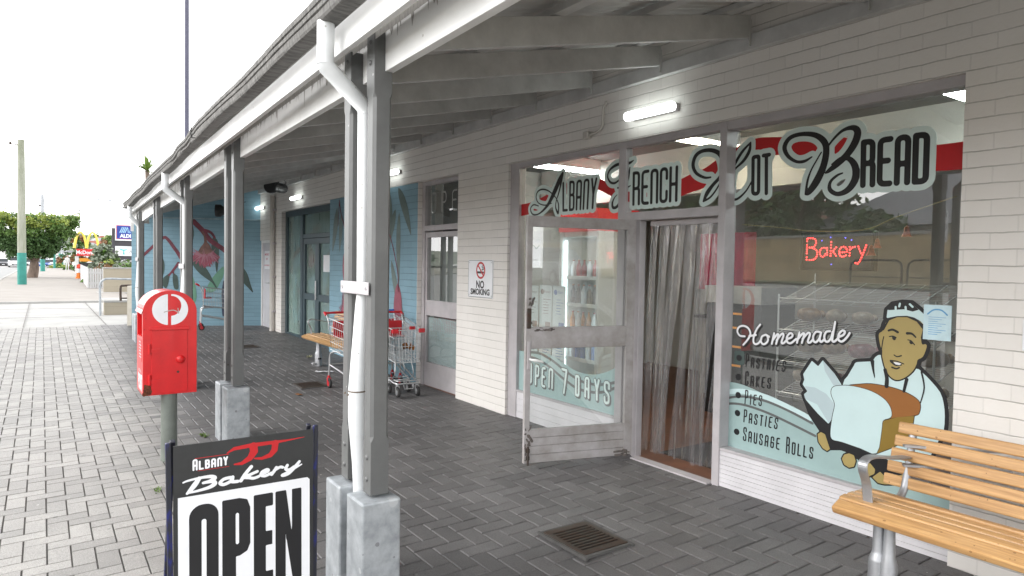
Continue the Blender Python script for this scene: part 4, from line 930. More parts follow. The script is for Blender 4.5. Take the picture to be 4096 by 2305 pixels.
# the baker
hat = C6([(965, 165), (972, 108), (1012, 70), (1080, 58), (1142, 62), (1192, 102), (1245, 150), (1240, 222), (1205, 185), (1160, 160), (1110, 148), (1040, 150)])
face = catmull(C6([(960, 195), (1000, 165), (1060, 152), (1120, 155), (1180, 175), (1235, 215), (1232, 290), (1215, 350), (1245, 348), (1248, 375), (1222, 438), (1186, 458), (1178, 490), (1150, 540), (1095, 585), (1040, 602), (1000, 585), (965, 540), (945, 480), (935, 430), (935, 388), (925, 370), (914, 320), (912, 275), (935, 258), (945, 240)]), 3, True)
coat = catmull(C6([(655, 640), (690, 575), (735, 500), (755, 475), (860, 470), (885, 440), (930, 425), (950, 520), (990, 580), (1040, 605), (1100, 588), (1170, 520), (1220, 550), (1285, 615), (1345, 690), (1370, 770), (1378, 860), (1370, 960), (1345, 1010), (1290, 1110), (1230, 1180), (1000, 1180), (800, 1050), (680, 850)]), 2, True)
loaf = catmull(C6([(585, 655), (620, 643), (700, 642), (800, 662), (880, 692), (950, 738), (990, 792), (1002, 848), (985, 872), (940, 890), (930, 960), (895, 1120), (780, 1085), (650, 1040), (580, 1020), (570, 960), (585, 850), (600, 775), (580, 720), (574, 685)]), 3, True)
crust = catmull(C6([(700, 642), (770, 633), (860, 630), (1000, 655), (1100, 690), (1175, 733), (1203, 775), (1197, 830), (1168, 852), (1040, 866), (985, 874), (1002, 848), (990, 792), (950, 738), (880, 692), (800, 662)]), 3, True)
side = C6([(940, 892), (1040, 866), (1160, 856), (1140, 1010), (1010, 1078), (895, 1122), (930, 965)])
wrap = C6([(376, 560), (438, 466), (482, 505), (515, 462), (600, 560), (650, 640), (585, 655), (575, 690), (582, 725), (600, 775), (578, 880), (555, 912), (480, 840), (395, 742), (382, 702), (406, 682), (372, 632), (384, 600)])
tray = C6([(382, 735), (420, 845), (490, 950), (520, 985), (565, 1090), (640, 1090), (700, 1110), (770, 1160), (860, 1240), (900, 1280), (1010, 1290), (1110, 1270), (1235, 1190), (1200, 1150), (1000, 1160), (895, 1122), (780, 1085), (650, 1040), (575, 1018), (560, 930), (470, 840)])
fingers = [C6([(478, 985), (500, 970), (530, 985), (552, 1050), (565, 1090), (545, 1104), (515, 1085), (485, 1040)]), C6([(650, 1160), (665, 1130), (700, 1120), (735, 1135), (748, 1175), (735, 1215), (700, 1222), (665, 1200)]), C6([(800, 1190), (850, 1190), (885, 1235), (880, 1265), (840, 1285), (800, 1280), (770, 1230)]), C6([(865, 1290), (920, 1250), (960, 1290), (1040, 1280), (1100, 1265), (1085, 1310), (1040, 1340), (950, 1340), (905, 1330)])]
ink = Shape()
for q in (hat, face, coat, wrap): ink.poly(q)
pic = flat('baker_picture', ink, lay(1), M_vinyl_black, shop, .007, grow=.021)
pic['label'] = 'stuck-on picture of a capped baker holding a big white loaf'
ink = Shape().poly(tray)
for q in fingers: ink.poly(q)
flat('tray_outline', ink, lay(1.4), M_vinyl_black, pic, .007, grow=.008)
def fill(name, polys, k, m, cell=.006, grow=0):
    s_ = Shape()
    for q in polys: s_.poly(q)
    return flat(name, s_, lay(k), m, pic, cell, grow)
fill('white_coat', [coat], 2, M_vinyl_pale); fill('paper_wrap', [wrap], 2, M_vinyl_pale)
fill('paper_fold', [C6([(385, 645), (460, 655), (540, 700), (600, 775), (578, 880), (555, 905), (475, 775), (390, 735), (382, 705), (406, 682)]), C6([(515, 462), (600, 560), (640, 635), (590, 640), (530, 540)])], 2.4, mat('fold_vinyl', (.47, .58, .61), .4, var=.02))
fill('crust_top', [crust], 3.4, M_vinyl_crust); fill('crust_side', [side], 3.4, M_vinyl_crumb)
ink = Shape()
for q in (loaf, crust, side): ink.poly(q)
flat('loaf_outline', ink, lay(3), M_vinyl_black, pic, .005, grow=.004)
ink = Shape().poly(loaf); flat('loaf_edge', ink, lay(3.7), M_vinyl_black, pic, .005, grow=.003)
fill('loaf_front', [loaf], 4, M_vinyl_pale); [fill('finger', [q], 3, M_vinyl_tan) for q in fingers]
ink = Shape().poly(face).poly(hat); flat('head_outline', ink, lay(2.6), M_vinyl_black, pic, .006, grow=.008)
fill('face', [face], 3, M_vinyl_tan)
s_ = Shape(); s_.poly(C6([(960, 200), (968, 165), (1040, 148), (1110, 146), (1180, 172), (1242, 222), (1240, 260), (1222, 330), (1214, 352), (1208, 300), (1222, 245), (1180, 190), (1110, 158), (1040, 158), (985, 180), (958, 230), (940, 262), (945, 215)])); flat('hair', s_, lay(3.5), M_vinyl_black, pic, .004)
fill('hat', [hat], 4, M_vinyl_pale)
s_ = Shape(); s_.poly(C6([(972, 108), (1012, 70), (1080, 58), (1142, 62), (1195, 105), (1150, 118), (1090, 102), (1030, 105)])); flat('hat_band', s_, lay(4.4), M_vinyl_black, pic, .004)
s_ = Shape()
for a, c in (((1030, 85), (1030, 108)), ((1060, 62), (1055, 82)), ((1100, 85), (1102, 112)), ((1130, 66), (1150, 85))): s_.stroke(C6([a, c]), .006)
flat('hat_stripe', s_, lay(4.8), M_vinyl_pale, pic, .004)
s_ = Shape()
def ln(pts, w): q = catmull(C6(pts), 4); s_.stroke([(p[0], p[1], w[0]+(w[1]-w[0])*i/(len(q)-1)) for i, p in enumerate(q)])
ln([(980, 252), (1010, 246), (1045, 264)], (.006, .007)); ln([(1112, 272), (1145, 275), (1172, 300)], (.008, .004)); ln([(985, 295), (1010, 292), (1032, 302)], (.003, .004)); ln([(1116, 318), (1140, 325), (1164, 354)], (.003, .003))
ln([(1016, 304), (1020, 310)], (.009, .009)); ln([(1138, 334), (1141, 338)], (.009, .009)); ln([(1018, 424), (1040, 437), (1070, 430)], (.003, .004)); ln([(992, 464), (1040, 470), (1088, 489)], (.004, .003)); ln([(998, 470), (1030, 496), (1070, 495)], (.007, .004)); ln([(1004, 512), (1035, 522), (1056, 514)], (.005, .004))
ln([(946, 295), (938, 330), (930, 385)], (.003, .003)); ln([(865, 470), (870, 520), (882, 585)], (.012, .002)); ln([(955, 530), (968, 590), (965, 645)], (.010, .012)); ln([(1108, 598), (1098, 640), (1088, 682)], (.010, .008)); ln([(1212, 545), (1232, 655), (1205, 765)], (.005, .003))
flat('face_lines', s_, lay(5), M_vinyl_black, pic, .003)
s_ = Shape().poly(C6([(1012, 474), (1045, 478), (1070, 486), (1058, 497), (1030, 492)])); flat('teeth', s_, lay(5.5), M_vinyl_white, pic, .003)
# ================================================================ OBJECTS ON THE FOOTPATH
# letterbox
t = thing('letterbox', 'red arch topped street letterbox on a grey green post', 'letterbox', (-4.80, -3.185, -.075))
t.scale = (1.035, 1.035, 1.035)
f = MB(); f.lathe([(.064, -.05), (.062, .02), (.060, .56)], 24, (.12, 0, 0)); f.build('post', M_green_post, t)
hw = .195; D_ = .40; zb0 = .535; zs = 1.20; rr_ = hw
arch = [(-hw, zb0), (hw, zb0), (hw, zs)]+[(hw*math.cos(a), zs+hw*.86*math.sin(a)) for a in [math.pi*i/20 for i in range(1, 20)]]+[(-hw, zs)]
x1 = .19; x0 = x1-D_
f = MB()
# hollow-looking body: front slab, back slab, right side, lower box, with the posting mouth open on the street side
f.prism(arch, (x1, 0, 0), (0, 1, 0), (0, 0, 1), (-.05, 0, 0))
f.prism(arch, (x0+.03, 0, 0), (0, 1, 0), (0, 0, 1), (-.03, 0, 0))
f.box(x0+.03, x1-.05, -hw, hw, zb0, .985)
f.box(x0+.03, x1-.05, -.03, hw, .985, 1.20)
shell = [(hw, zs)]+[(hw*math.cos(a), zs+hw*.86*math.sin(a)) for a in [math.pi*i/20 for i in range(1, 20)]]+[(-hw, zs)]
inner = [((hw-.012)*math.cos(a), zs-.002+(hw-.012)*.86*math.sin(a)) for a in [math.pi*i/20 for i in range(20, -1, -1)]]
f.prism(shell+inner, (x1-.05, 0, 0), (0, 1, 0), (0, 0, 1), (-(D_-.08), 0, 0))
f.build('body', M_red, t, .004, seg=2)
f = MB(); f.add([(x0+.0, -hw-.012, zs-.012), (x1-.0, -hw-.012, zs-.012), (x1-.0, -hw+.035, zs+.085), (x0, -hw+.035, zs+.085)], [(0, 1, 2, 3)]); f.add([(x0, -hw-.010, zs-.016), (x1, -hw-.010, zs-.016), (x1, -hw+.037, zs+.081), (x0, -hw+.037, zs+.081)], [(3, 2, 1, 0)])
f.box(x0+.03, x1-.05, -hw+.004, -.034, .986, .994); f.build('mouth_hood', M_red, t)
f = MB(); f.box(x1, x1+.006, -.135, .125, .545, 1.055); o = f.build('door', M_red, t, .003)
f = MB(); f.box(x1+.006, x1+.016, -.150, .14, 1.052, 1.078); f.build('rain_strip', M_red, t, .004, seg=2)
for z in (.90, .655):
    f = MB(); f.tube([(x1+.008, -.150, z-.035), (x1+.008, -.150, z+.045)], .011, 10); f.box(x1+.006, x1+.013, -.15, -.075, z-.025, z+.005); f.build('hinge', M_red, o)
f = MB(); f.lathe([(.034, 0), (.034, .006), (.026, .016), (.010, .021)], 20, (x1+.006, .073, .812), 'X'); f.build('knob', M_red, o)
f = MB(); f.lathe([(.010, 0), (.009, .002)], 12, (x1+.006, .055, .712), 'X'); f.build('keyhole', M_darkmetal, o)
# white roundel with the cut-out letter
s_ = Shape(); c0 = (.0, 1.215); Rr = .124
left = [(c0[0]-.018, c0[1]+Rr*.985)]+[(c0[0]+Rr*math.cos(a)-.006, c0[1]+Rr*math.sin(a)) for a in [math.pi*.55+math.pi*.9*i/20 for i in range(21)]]+[(c0[0]-.018, c0[1]-Rr*.985)]
right = [(c0[0]+.006, c0[1]-Rr)]+[(c0[0]+.006+Rr*math.cos(a), c0[1]+Rr*math.sin(a)) for a in [-math.pi/2+math.pi*i/20 for i in range(21)]]+[(c0[0]+.006, c0[1]+.105)]+[(c0[0]+.006+.070*math.cos(a)*1.05, c0[1]+.030+.080*math.sin(a)) for a in [math.pi/2-math.pi*i/16 for i in range(17)]]+[(c0[0]+.006, c0[1]-.05)]
s_.poly(left).poly(right)
flat('roundel', s_, lambda x, y: (x1+.0012, x, y), M_vinyl_white, t, .004)
s_ = Shape().stroke(catmull([(-.045, 1.195), (-.02, 1.203), (.02, 1.21), (.045, 1.2), (.06, 1.185), (.055, 1.225)], 4), .0035); flat('scratch', s_, lambda x, y: (x1+.0022, x, y), mat('scratch_grey', (.5, .42, .40), .7), t, .003)
s_ = Shape(); rg = random.Random(4)
for _ in range(22): s_.stroke([(-.195+rg.random()*.055, .542+rg.random()**1.6*.085), (-.19+rg.random()*.05, .54+rg.random()**2*.05)], rg.uniform(.004, .011))
s_.stroke([(-.148, .60), (-.145, .67)], .006)
flat('rust_patch', s_, lambda x, y: (x1+.0075 if x > -.135 else x1+.0016, x, y), mat('rust', (.16, .045, .02), .9, var=.4, scale=60, bump=.4), t, .003)
# writing on the street side
mt = basis((-.03, -hw-.0015, .62), (1, 0, 0), (0, 0, 1))
text_mesh('lettering', 'POST', .17, M_vinyl_white, basis((x0+.235, -hw-.0018, .62), (1, 0, 0), (0, 0, 1)), t, bold=.008, sx=.62)
text_mesh('small_lettering', 'AUSTRALIA', .035, M_vinyl_white, basis((x0+.20, -hw-.0018, .715), (1, 0, 0), (0, 0, 1)), t, sx=.9)
f = MB(); f.box(x0+.16, x0+.33, -hw-.0022, -hw-.0005, .80, .97); f.build('collection_label', mat('label_red', (.62, .05, .06), .4), t)
s_ = Shape()
for i in range(6): s_.stroke([(x0+.18, .95-i*.024), (x0+.18+(.13 if i % 3 else .09), .95-i*.024)], .003)
flat('label_text', s_, lambda x, y: (x, -hw-.0026, y), M_vinyl_white, t, .003)

# sandwich board
t = thing('sandwich_board', 'black and white open sign for the bakery in a scuffed blue metal frame', 'sign', (-1.312, -3.36, 0))
M_bluepaint = mat('scuffed_blue_paint', (.010, .011, .018), .4, var=.5, scale=30, tint=(.010, .014, .12), stretch=(1, 1, .3)); [setattr(e, 'position', q) for n_ in M_bluepaint.node_tree.nodes if n_.type == 'VALTORGB' for e, q in zip(n_.color_ramp.elements, (.40, .50))]
def brd(dx0, dx1, side):
    f = MB(); 
    for y in (-.294, .294): f.bar((dx0, y*(.965 if side > 0 else .86), -.065), (dx1, y*(1.0 if side > 0 else .93), .875), .02, .02, (1, 0, 0))
    f.bar((dx0+(dx1-dx0)*.2, -.293, .17), (dx0+(dx1-dx0)*.2, .293, .17), .022, .028)
    return f.build('frame', M_bluepaint, t, .003)
brd(.02, .0, 1); brd(-.42, -.03, -1)
f = MB(); f.box(-.02, .0, -.285, .285, .862, .874); 
XB = lambda z: .02*(1-z/.875)+.016
f = MB(); f.add([(XB(.185), -.278, .185), (XB(.185), .278, .185), (XB(.862), .278, .862), (XB(.862), -.278, .862)], [(0, 1, 2, 3)]); f.add([(XB(.185)-.006, -.278, .185), (XB(.185)-.006, .278, .185), (XB(.862)-.006, .278, .862), (XB(.862)-.006, -.278, .862)], [(3, 2, 1, 0)])
f.add([(XB(.862), -.278, .862), (XB(.862), .278, .862), (XB(.862)-.006, .278, .862), (XB(.862)-.006, -.278, .862)], [(0, 1, 2, 3)])
o = f.build('panel', mat('charcoal_sign_panel', (.026, .027, .028), .4, var=.15), t)
bf = lambda k: (lambda x, y: (XB(y)+.0008*k, x, y))
s_ = Shape().poly([(-.262, .185), (.262, .185), (.262, .655), (-.262, .655)]); flat('white_field', s_, bf(1), M_vinyl_white, o, .01, clip=(-.262, .262, .2, .655))
s_ = Shape()
def big(pts, r=.0): s_.poly(pts)
def stadium(x0, x1_, y0, y1, r): return [(x0+r+r*math.cos(a), y1-r+r*math.sin(a)) for a in [math.pi-math.pi/2*i/6 for i in range(7)]]+[(x1_-r+r*math.cos(a), y1-r+r*math.sin(a)) for a in [math.pi/2-math.pi/2*i/6 for i in range(7)]]+[(x1_-r+r*math.cos(a), y0+r+r*math.sin(a)) for a in [-math.pi/2*i/6 for i in range(7)]]+[(x0+r+r*math.cos(a), y0+r+r*math.sin(a)) for a in [-math.pi/2-math.pi/2*i/6 for i in range(7)]]
zt, zb_ = .615, .225
flat('letter', Shape().poly(stadium(-.222, -.112, zb_, zt, .05)), bf(2), M_vinyl_black, o, .004)
flat('letter_gap', Shape().poly(stadium(-.176, -.158, .285, .555, .008)), bf(3), M_vinyl_white, o, .004)
flat('letter', Shape().poly([(-.098, zb_), (-.045, zb_), (-.045, .375), (-.03, .375), (.0, .39), (.012, .42), (.012, zt-.045), (.0, zt-.01), (-.03, zt), (-.098, zt)]), bf(2), M_vinyl_black, o, .004)
flat('letter_gap', Shape().poly(stadium(-.046, -.033, .425, .555, .006)), bf(3), M_vinyl_white, o, .004)
flat('letter', Shape().poly([(.026, zb_), (.105, zb_), (.105, .285), (.075, .285), (.075, .395), (.102, .395), (.102, .455), (.075, .455), (.075, .56), (.105, .56), (.105, zt), (.026, zt)]), bf(2), M_vinyl_black, o, .004)
flat('letter', Shape().poly([(.115, zb_), (.158, zb_), (.158, .43), (.188, zb_), (.226, zb_), (.226, zt), (.185, zt), (.185, .42), (.16, zt), (.115, zt)]), bf(2), M_vinyl_black, o, .004)
s_ = Shape(); word(s_, 'ALBANY', [(-.205, .758), (-.078, .762), (-.078, .792), (-.205, .788)], .0036, .95, 1.3); flat('lettering', s_, bf(1), M_vinyl_white, o, .0022)
s_ = Shape(); s_.stroke([(-.20, .803), (-.07, .803)], .0012); s_.stroke([(-.19, .752), (-.07, .752)], .0012)
s_.stroke([(-.078, .808, .002), (-.05, .822, .007), (.02, .827, .0085), (.10, .827, .0075), (.16, .828, .004), (.24, .833, .001)])
s_.stroke([(.025, .822, .016), (.028, .80, .016), (.012, .775, .012), (-.02, .757, .007), (-.05, .757, .003)]); s_.stroke([(.115, .822, .014), (.112, .795, .013), (.095, .775, .010), (.06, .766, .006), (.03, .77, .003)])
flat('red_flourish', s_, bf(1), M_vinyl_red, o, .0025)
s_ = Shape()
def ap(pts, w):
    w = w if isinstance(w, list) else [w]*len(pts)
    pen(s_, [(p[0]*.98-.003, .704+(p[1]-.70)*.62+.05*p[0]) for p in pts], [k*1.02 for k in w], 5)
ap([(-.245, .735), (-.225, .742), (-.18, .745), (-.14, .740), (-.125, .725), (-.145, .712), (-.17, .708), (-.135, .705), (-.125, .690), (-.145, .672), (-.19, .664), (-.225, .663)], [.003, .004, .005, .007, .008, .006, .005, .006, .009, .007, .005, .004]); ap([(-.185, .742), (-.205, .70), (-.23, .66)], [.008, .010, .005])
ap([(-.065, .708), (-.09, .705), (-.105, .685), (-.09, .670), (-.06, .685), (-.055, .708), (-.06, .680), (-.035, .672)], .0065); ap([(.02, .752), (-.005, .71), (-.022, .672)], .0072); ap([(.045, .712), (.015, .70), (-.008, .690), (.012, .68), (.03, .671), (.05, .676)], .006)
ap([(.06, .690), (.09, .700), (.085, .712), (.065, .702), (.06, .682), (.078, .671), (.105, .682)], .006); ap([(.125, .712), (.115, .69), (.105, .672)], .0068); ap([(.115, .695), (.14, .710), (.152, .705)], .006)
ap([(.172, .712), (.165, .69), (.180, .678), (.2, .692)], .0065); ap([(.225, .722), (.205, .69), (.18, .655), (.155, .645), (.15, .655), (.19, .672), (.235, .70)], [.006, .007, .006, .005, .004, .004, .003])
flat('script_lettering', s_, bf(1), M_vinyl_white, o, .0028)

# benches
def make_bench(label, loc, rz=0):
    """local x along the seat; front faces -y"""
    t = thing('bench', label, 'bench', loc, rz, 'timber slat benches against the shopfront')
    Ls = 1.95
    # seat slats (front nosing first), curved section
    seat = [(-.375, .425, .075, .040, 24), (-.303, .451, .056, .028, 8), (-.233, .453, .056, .028, 2), (-.163, .450, .056, .028, -2), (-.092, .452, .062, .028, -8)]
    for y, z, w, h, a in seat:
        f = MB(); ca, sa = math.cos(R(a)), math.sin(R(a))
        f.bar((0 if y > -.35 else .01, y, z), (Ls, y, z), w, h, (0, -sa, ca)); f.build('seat_slat', M_wood, t, .009, seg=2)
    for i in range(5):
        z = .500+i*.0685; y = .055+i*.012
        f = MB(); f.bar((.03+.011*i, y, z), (Ls, y, z), .024, .058, (0, .17, .985)); f.build('back_slat', M_wood, t, .008, seg=2)
    for x in (.14, Ls-.14):
        f = MB(); f.tube([(x, -.20, -.02), (x, -.20, .155), (x, -.20, .165), (x, -.20, .19), (x, -.20, .205), (x, -.20, .43)], [.046, .043, .041, .031, .027, .024], 20)
        f.tube([(x+.052, -.20, -.02), (x+.052, -.20, .155), (x+.052, -.20, .19), (x+.052, -.20, .43)], [.044, .041, .029, .023], 20); f.build('leg', M_alloy, t)
        f = MB(); f.box(x+.070, x+.0965, -.225, -.175, .085, .11); f.build('maker_plate', M_black, t)
        f = MB(); f.tube(catmull([(x, -.38, .41), (x, -.25, .43), (x, -.05, .425), (x, .03, .46), (x, .068, .55), (x, .125, .80)], 5), [.02]*26, 8); f.build('bracket', M_alloy, t)
        f = MB(); q = catmull([(x-.01, -.295, .46), (x-.015, -.305, .55), (x-.015, -.345, .63), (x-.015, -.33, .672), (x-.01, -.26, .682), (x, -.10, .655), (x, .06, .635)], 5)
        vs = []; n_ = len(q)
        for i, p in enumerate(q):
            d = np.array(q[min(i+1, n_-1)])-np.array(q[max(i-1, 0)]); d /= np.linalg.norm(d); nn = np.array((0, -d[2], d[1]))*.006
            for sx, sg in ((-.024, 1), (.024, 1), (.024, -1), (-.024, -1)): vs.append((p[0]+sx, p[1]+nn[1]*sg, p[2]+nn[2]*sg))
        f.smooth = False
        f.add(vs, [(i*4+j, i*4+(j+1) % 4, (i+1)*4+(j+1) % 4, (i+1)*4+j) for i in range(n_-1) for j in range(4)]+[(0, 1, 2, 3), tuple(range(n_*4-4, n_*4))]); f.build('armrest', M_alloy, t, .004)
    for z in (.60, .70):
        f = MB(); f.bar((.14, .02, z), (.5, .36, z), .03, .012); f.build('wall_stay', M_alloy, t)
    return t
b1 = make_bench('timber slat bench in the foreground under the baker picture', (-.215, -.43, 0))
b2_ = dup(b1, (-8.65, -.42, gz(-8.7)), 0, 'distant timber slat bench by the teal framed doors, behind a trolley')

# shopping trolleys
M_wire = mat('zinc_wire', (.55, .57, .58), .35, .75, var=.1)
def make_trolley(label, loc, rz, handle=M_redplastic):
    """local +x is the front"""
    t = thing('shopping_trolley', label, 'shopping trolley', loc, rz, 'wire shopping trolleys left outside')
    Lr, Lf = -.36, .38                      # rear/front of basket
    def half(x, z): return .235-.05*(x-Lr)/(Lf-Lr)-.035*(.86-z)/.45
    def topz(x): return .90-.10*(x-Lr)/(Lf-Lr)
    def botz(x): return .50-.09*(x-Lr)/(Lf-Lr)
    f = MB(); r = .0026
    for s in (-1, 1):
        for i in range(15):
            x = Lr+(Lf-Lr)*i/14; f.tube([(x, s*half(x, topz(x)), topz(x)), (x+.015, s*half(x, botz(x)), botz(x))], r, 5)
        for k in range(5):
            q = k/4; zz = lambda x: topz(x)*(1-q)+botz(x)*q
            f.tube([(Lr, s*half(Lr, zz(Lr)), zz(Lr)), (Lf, s*half(Lf, zz(Lf)), zz(Lf))], r*(2.0 if k in (0, 4) else 1.2), 5)
    for x in (Lr, Lf):
        for i in range(9):
            q = -1+2*i/8; f.tube([(x, q*half(x, topz(x)), topz(x)), (x+.015, q*half(x, botz(x)), botz(x))], r, 5)
        for k in range(5):
            z = topz(x)+(botz(x)-topz(x))*k/4; f.tube([(x, -half(x, z), z), (x, half(x, z), z)], r*(1.9 if k in (0, 4) else 1.2), 5)
    for i in range(12):
        x = Lr+(Lf-Lr)*i/11; f.tube([(x, -half(x, botz(x)), botz(x)), (x, half(x, botz(x)), botz(x))], r, 5)
    for i in range(9):
        q = -1+2*i/8; f.tube([(Lr, q*half(Lr, botz(Lr)), botz(Lr)), (Lf, q*half(Lf, botz(Lf)), botz(Lf))], r, 5)
    f.build('basket', M_wire, t)
    f = MB()
    for s in (-1, 1): f.tube(catmull([(Lr, s*.225, .80), (Lr-.07, s*.235, .93), (Lr-.12, s*.24, .955)], 4), .009, 8)
    f.tube(catmull([(Lr, -.22, .72), (Lr-.04, -.225, .80), (Lr-.02, -.225, .86), (Lr-.09, -.235, .94)], 4), .005, 6)
    f.build('handle_arm', M_wire, t)
    f = MB(); f.tube([(Lr-.12, -.245, .957), (Lr-.12, -.20, .957), (Lr-.12, .20, .957), (Lr-.12, .245, .957)], [.017, .014, .014, .017], 12)
    for s in (-1, 1): f.tube([(Lr-.13, s*.24, .962), (Lr-.07, s*.24, .93)], .017, 8)
    f.build('handle', handle, t)
    [MB().box(Lf-.008, Lf+.022, s*.13, s*.21, topz(Lf)-.035, topz(Lf)+.015).build('corner_bumper', M_redplastic, t, .008) for s in (-1, 1)]
    f = MB(); f.box(Lr+.03, Lr+.05, -.19, .19, .66, .86); f.box(Lr+.02, Lr+.17, -.185, .185, .662, .674); f.build('child_seat', M_redplastic, t, .004)
    f = MB()
    for s in (-1, 1):
        f.tube(catmull([(Lr+.22, s*.165, .475), (Lr+.05, s*.185, .47), (Lr-.03, s*.20, .42), (Lr-.035, s*.205, .30), (Lr-.045, s*.21, .155)], 4), .0125, 10)
        f.tube([(Lr-.035, s*.205, .30), (Lf-.08, s*.15, .165)], .011, 8)
        f.tube(catmull([(Lf-.22, s*.12, .18), (Lf-.12, s*.12, .26), (Lf-.16, s*.10, .42)], 4), .006, 6)
    f.tube([(Lr-.035, -.205, .30), (Lr-.035, .205, .30)], .010, 8)
    q = catmull([(Lf-.08, -.15, .165), (Lf-.01, -.14, .16), (Lf+.01, -.10, .16), (Lf+.01, .10, .16), (Lf-.01, .14, .16), (Lf-.08, .15, .165)], 4); f.tube(q, .011, 8)
    f.tube([(p[0]-.02, p[1]*.9, p[2]+.03) for p in q], .007, 8)
    f.tube([(Lf+.02, -.06, .15), (Lf+.03, -.055, .10), (Lf+.03, .055, .10), (Lf+.02, .06, .15)], .006, 6)
    f.build('frame', M_steel, t)
    for sx, y in ((Lr-.045, .21), (Lr-.045, -.21), (Lf-.02, .125), (Lf-.02, -.125)):
        f = MB(); f.tube([(sx, y, .16), (sx, y, .128)], .017, 10); f.bar((sx+.0, y-.022, .13), (sx+.018, y-.022, .058), .003, .03, (1, 0, 0)); f.bar((sx+.0, y+.022, .13), (sx+.018, y+.022, .058), .003, .03, (1, 0, 0)); f.build('castor_fork', M_steel if sx > 0 else M_redplastic, t)
        f = MB(); f.tube([(sx+.018, y-.016, .058), (sx+.018, y-.013, .058), (sx+.018, y+.013, .058), (sx+.018, y+.016, .058)], [.048, .058, .058, .048], 20); w_ = f.build('wheel', M_rubber, t)
        f = MB(); f.tube([(sx+.018, y-.0185, .058), (sx+.018, y+.0185, .058)], .034, 16); f.build('hub', M_redplastic if sx < 0 else M_steel, w_)
    return t
tr0 = make_trolley('shopping trolley beside the side door, nearest of the nested pair, with red bumpers', (-6.13, -.43, 0), R(-4))
tr1 = dup(tr0, (-6.42, -.41, 0), R(-4), 'shopping trolley with a blue handle, nested behind another by the side door')
for c in kids(tr1):
    if c.name.startswith('handle') and 'arm' not in c.name: c.data = c.data.copy(); c.data.materials.clear(); c.data.materials.append(M_blueplastic)
tr2 = dup(tr0, (-6.47, -.80, -.016), R(3), 'shopping trolley standing alone before the distant bench, half hidden by the near post')
tr3 = dup(tr0, (-13.80, -.92, gz(-13.8)), R(82), 'shopping trolley parked against the blue flower mural, behind the letterbox')

# drain grates and litter
def make_grate(label, loc, sx, sy, rz=0):
    t = thing('drain_grate', label, 'drain grate', loc, rz, 'drain grates in the dark paving')
    f = MB(); z = .0075
    for a in ((-sx/2, sx/2, -sy/2+.012, -sy/2+.03), (-sx/2, sx/2, sy/2-.03, sy/2-.012), (-sx/2+.012, -sx/2+.03, -sy/2+.03, sy/2-.03), (sx/2-.03, sx/2-.012, -sy/2+.03, sy/2-.03)): f.box(*a, -.01, z)
    f.build('concrete_surround', mat('grate_surround', (.085, .083, .08), .85, var=.15), t)
    f = MB(); f.box(-sx/2+.03, sx/2-.03, -sy/2+.03, sy/2-.03, .0015, .0035); f.build('pit_dark_plate', M_void, t)  # flat near-black plate, painted as the shade below the bars
    f = MB(); a, b_ = sx/2-.034, sy/2-.034
    f.box(-a, a, -b_, -b_+.026, .004, .011); f.box(-a, a, b_-.026, b_, .004, .011); f.box(-a, -a+.05, -b_+.026, b_-.026, .004, .011); f.box(a-.05, a, -b_+.026, b_-.026, .004, .011)
    n = 9; w = (2*a-.1)/(2*n-1)
    for i in range(n-1): x = -a+.05+w*(2*i+1); f.box(x, x+w, -b_+.026, b_-.026, .004, .011)
    f.build('grille', M_darkmetal, t, .0015); return t
g0 = make_grate('rusty iron drain grate in the foreground paving, before the doorway', (-1.405, -1.40, -.027), .45, .40)
dup(g0, (-7.14, -1.18, pav(-7.14, -1.18)), 0, 'flat iron drain grate under the wheel of the lone trolley')
dup(g0, (-11.0, -1.06, pav(-11, -1.06)), 0, 'farthest drain grate, a dark patch beyond the second post pair')
def paper(name, label, loc, pts, h, seed, m=M_vinyl_white):
    rg = random.Random(seed); f = MB(); n = 7; vs = []
    for i in range(n):
        for j in range(5):
            u, v = i/(n-1)-.5, j/4-.5
            x = pts[0]*u+pts[2]*v; y = pts[1]*u+pts[3]*v; vs.append((x, y, .006+h*abs(math.sin(i*1.7+seed))*rg.uniform(.4, 1)+h*.4*rg.random()))
    f.smooth = True; f.add(vs, [(i*5+j, (i+1)*5+j, (i+1)*5+j+1, i*5+j+1) for i in range(n-1) for j in range(4)])
    return tag(f.build(name, m, None, loc=loc), label, 'litter')
paper('crumpled_paper', 'crumpled white paper scrap on the dark paving near the bench legs', (-8.5, -.66, pav(-8.5, -.66)), (.11, .02, -.03, .09), .05, 1)
paper('paper_strip', 'flat torn strip of white paper beside the lone trolley leg', (-7.9, -.73, pav(-7.9, -.73)), (.12, .22, .06, -.04), .02, 2)
paper('paper_scrap', 'small yellowish paper scrap, farthest of the litter', (-9.2, -.52, pav(-9.2, -.52)), (.06, .03, -.02, .06), .04, 3, mat('cream_paper', (.62, .60, .38), .7))
M_deadleaf = mat('dead_leaf', (.30, .12, .03), .8, var=.3, scale=30)
paper('fallen_leaf', 'orange brown fallen leaf lying near the flat drain grate', (-6.6, -1.5, pav(-6.6, -1.5)+.003), (.10, .02, .01, .05), .015, 4, M_deadleaf)
paper('fallen_leaf', 'brown dead leaf caught inside the wire basket beside the side door', (-5.93, -.36, .50), (.06, .03, -.02, .13), .10, 5, M_deadleaf)
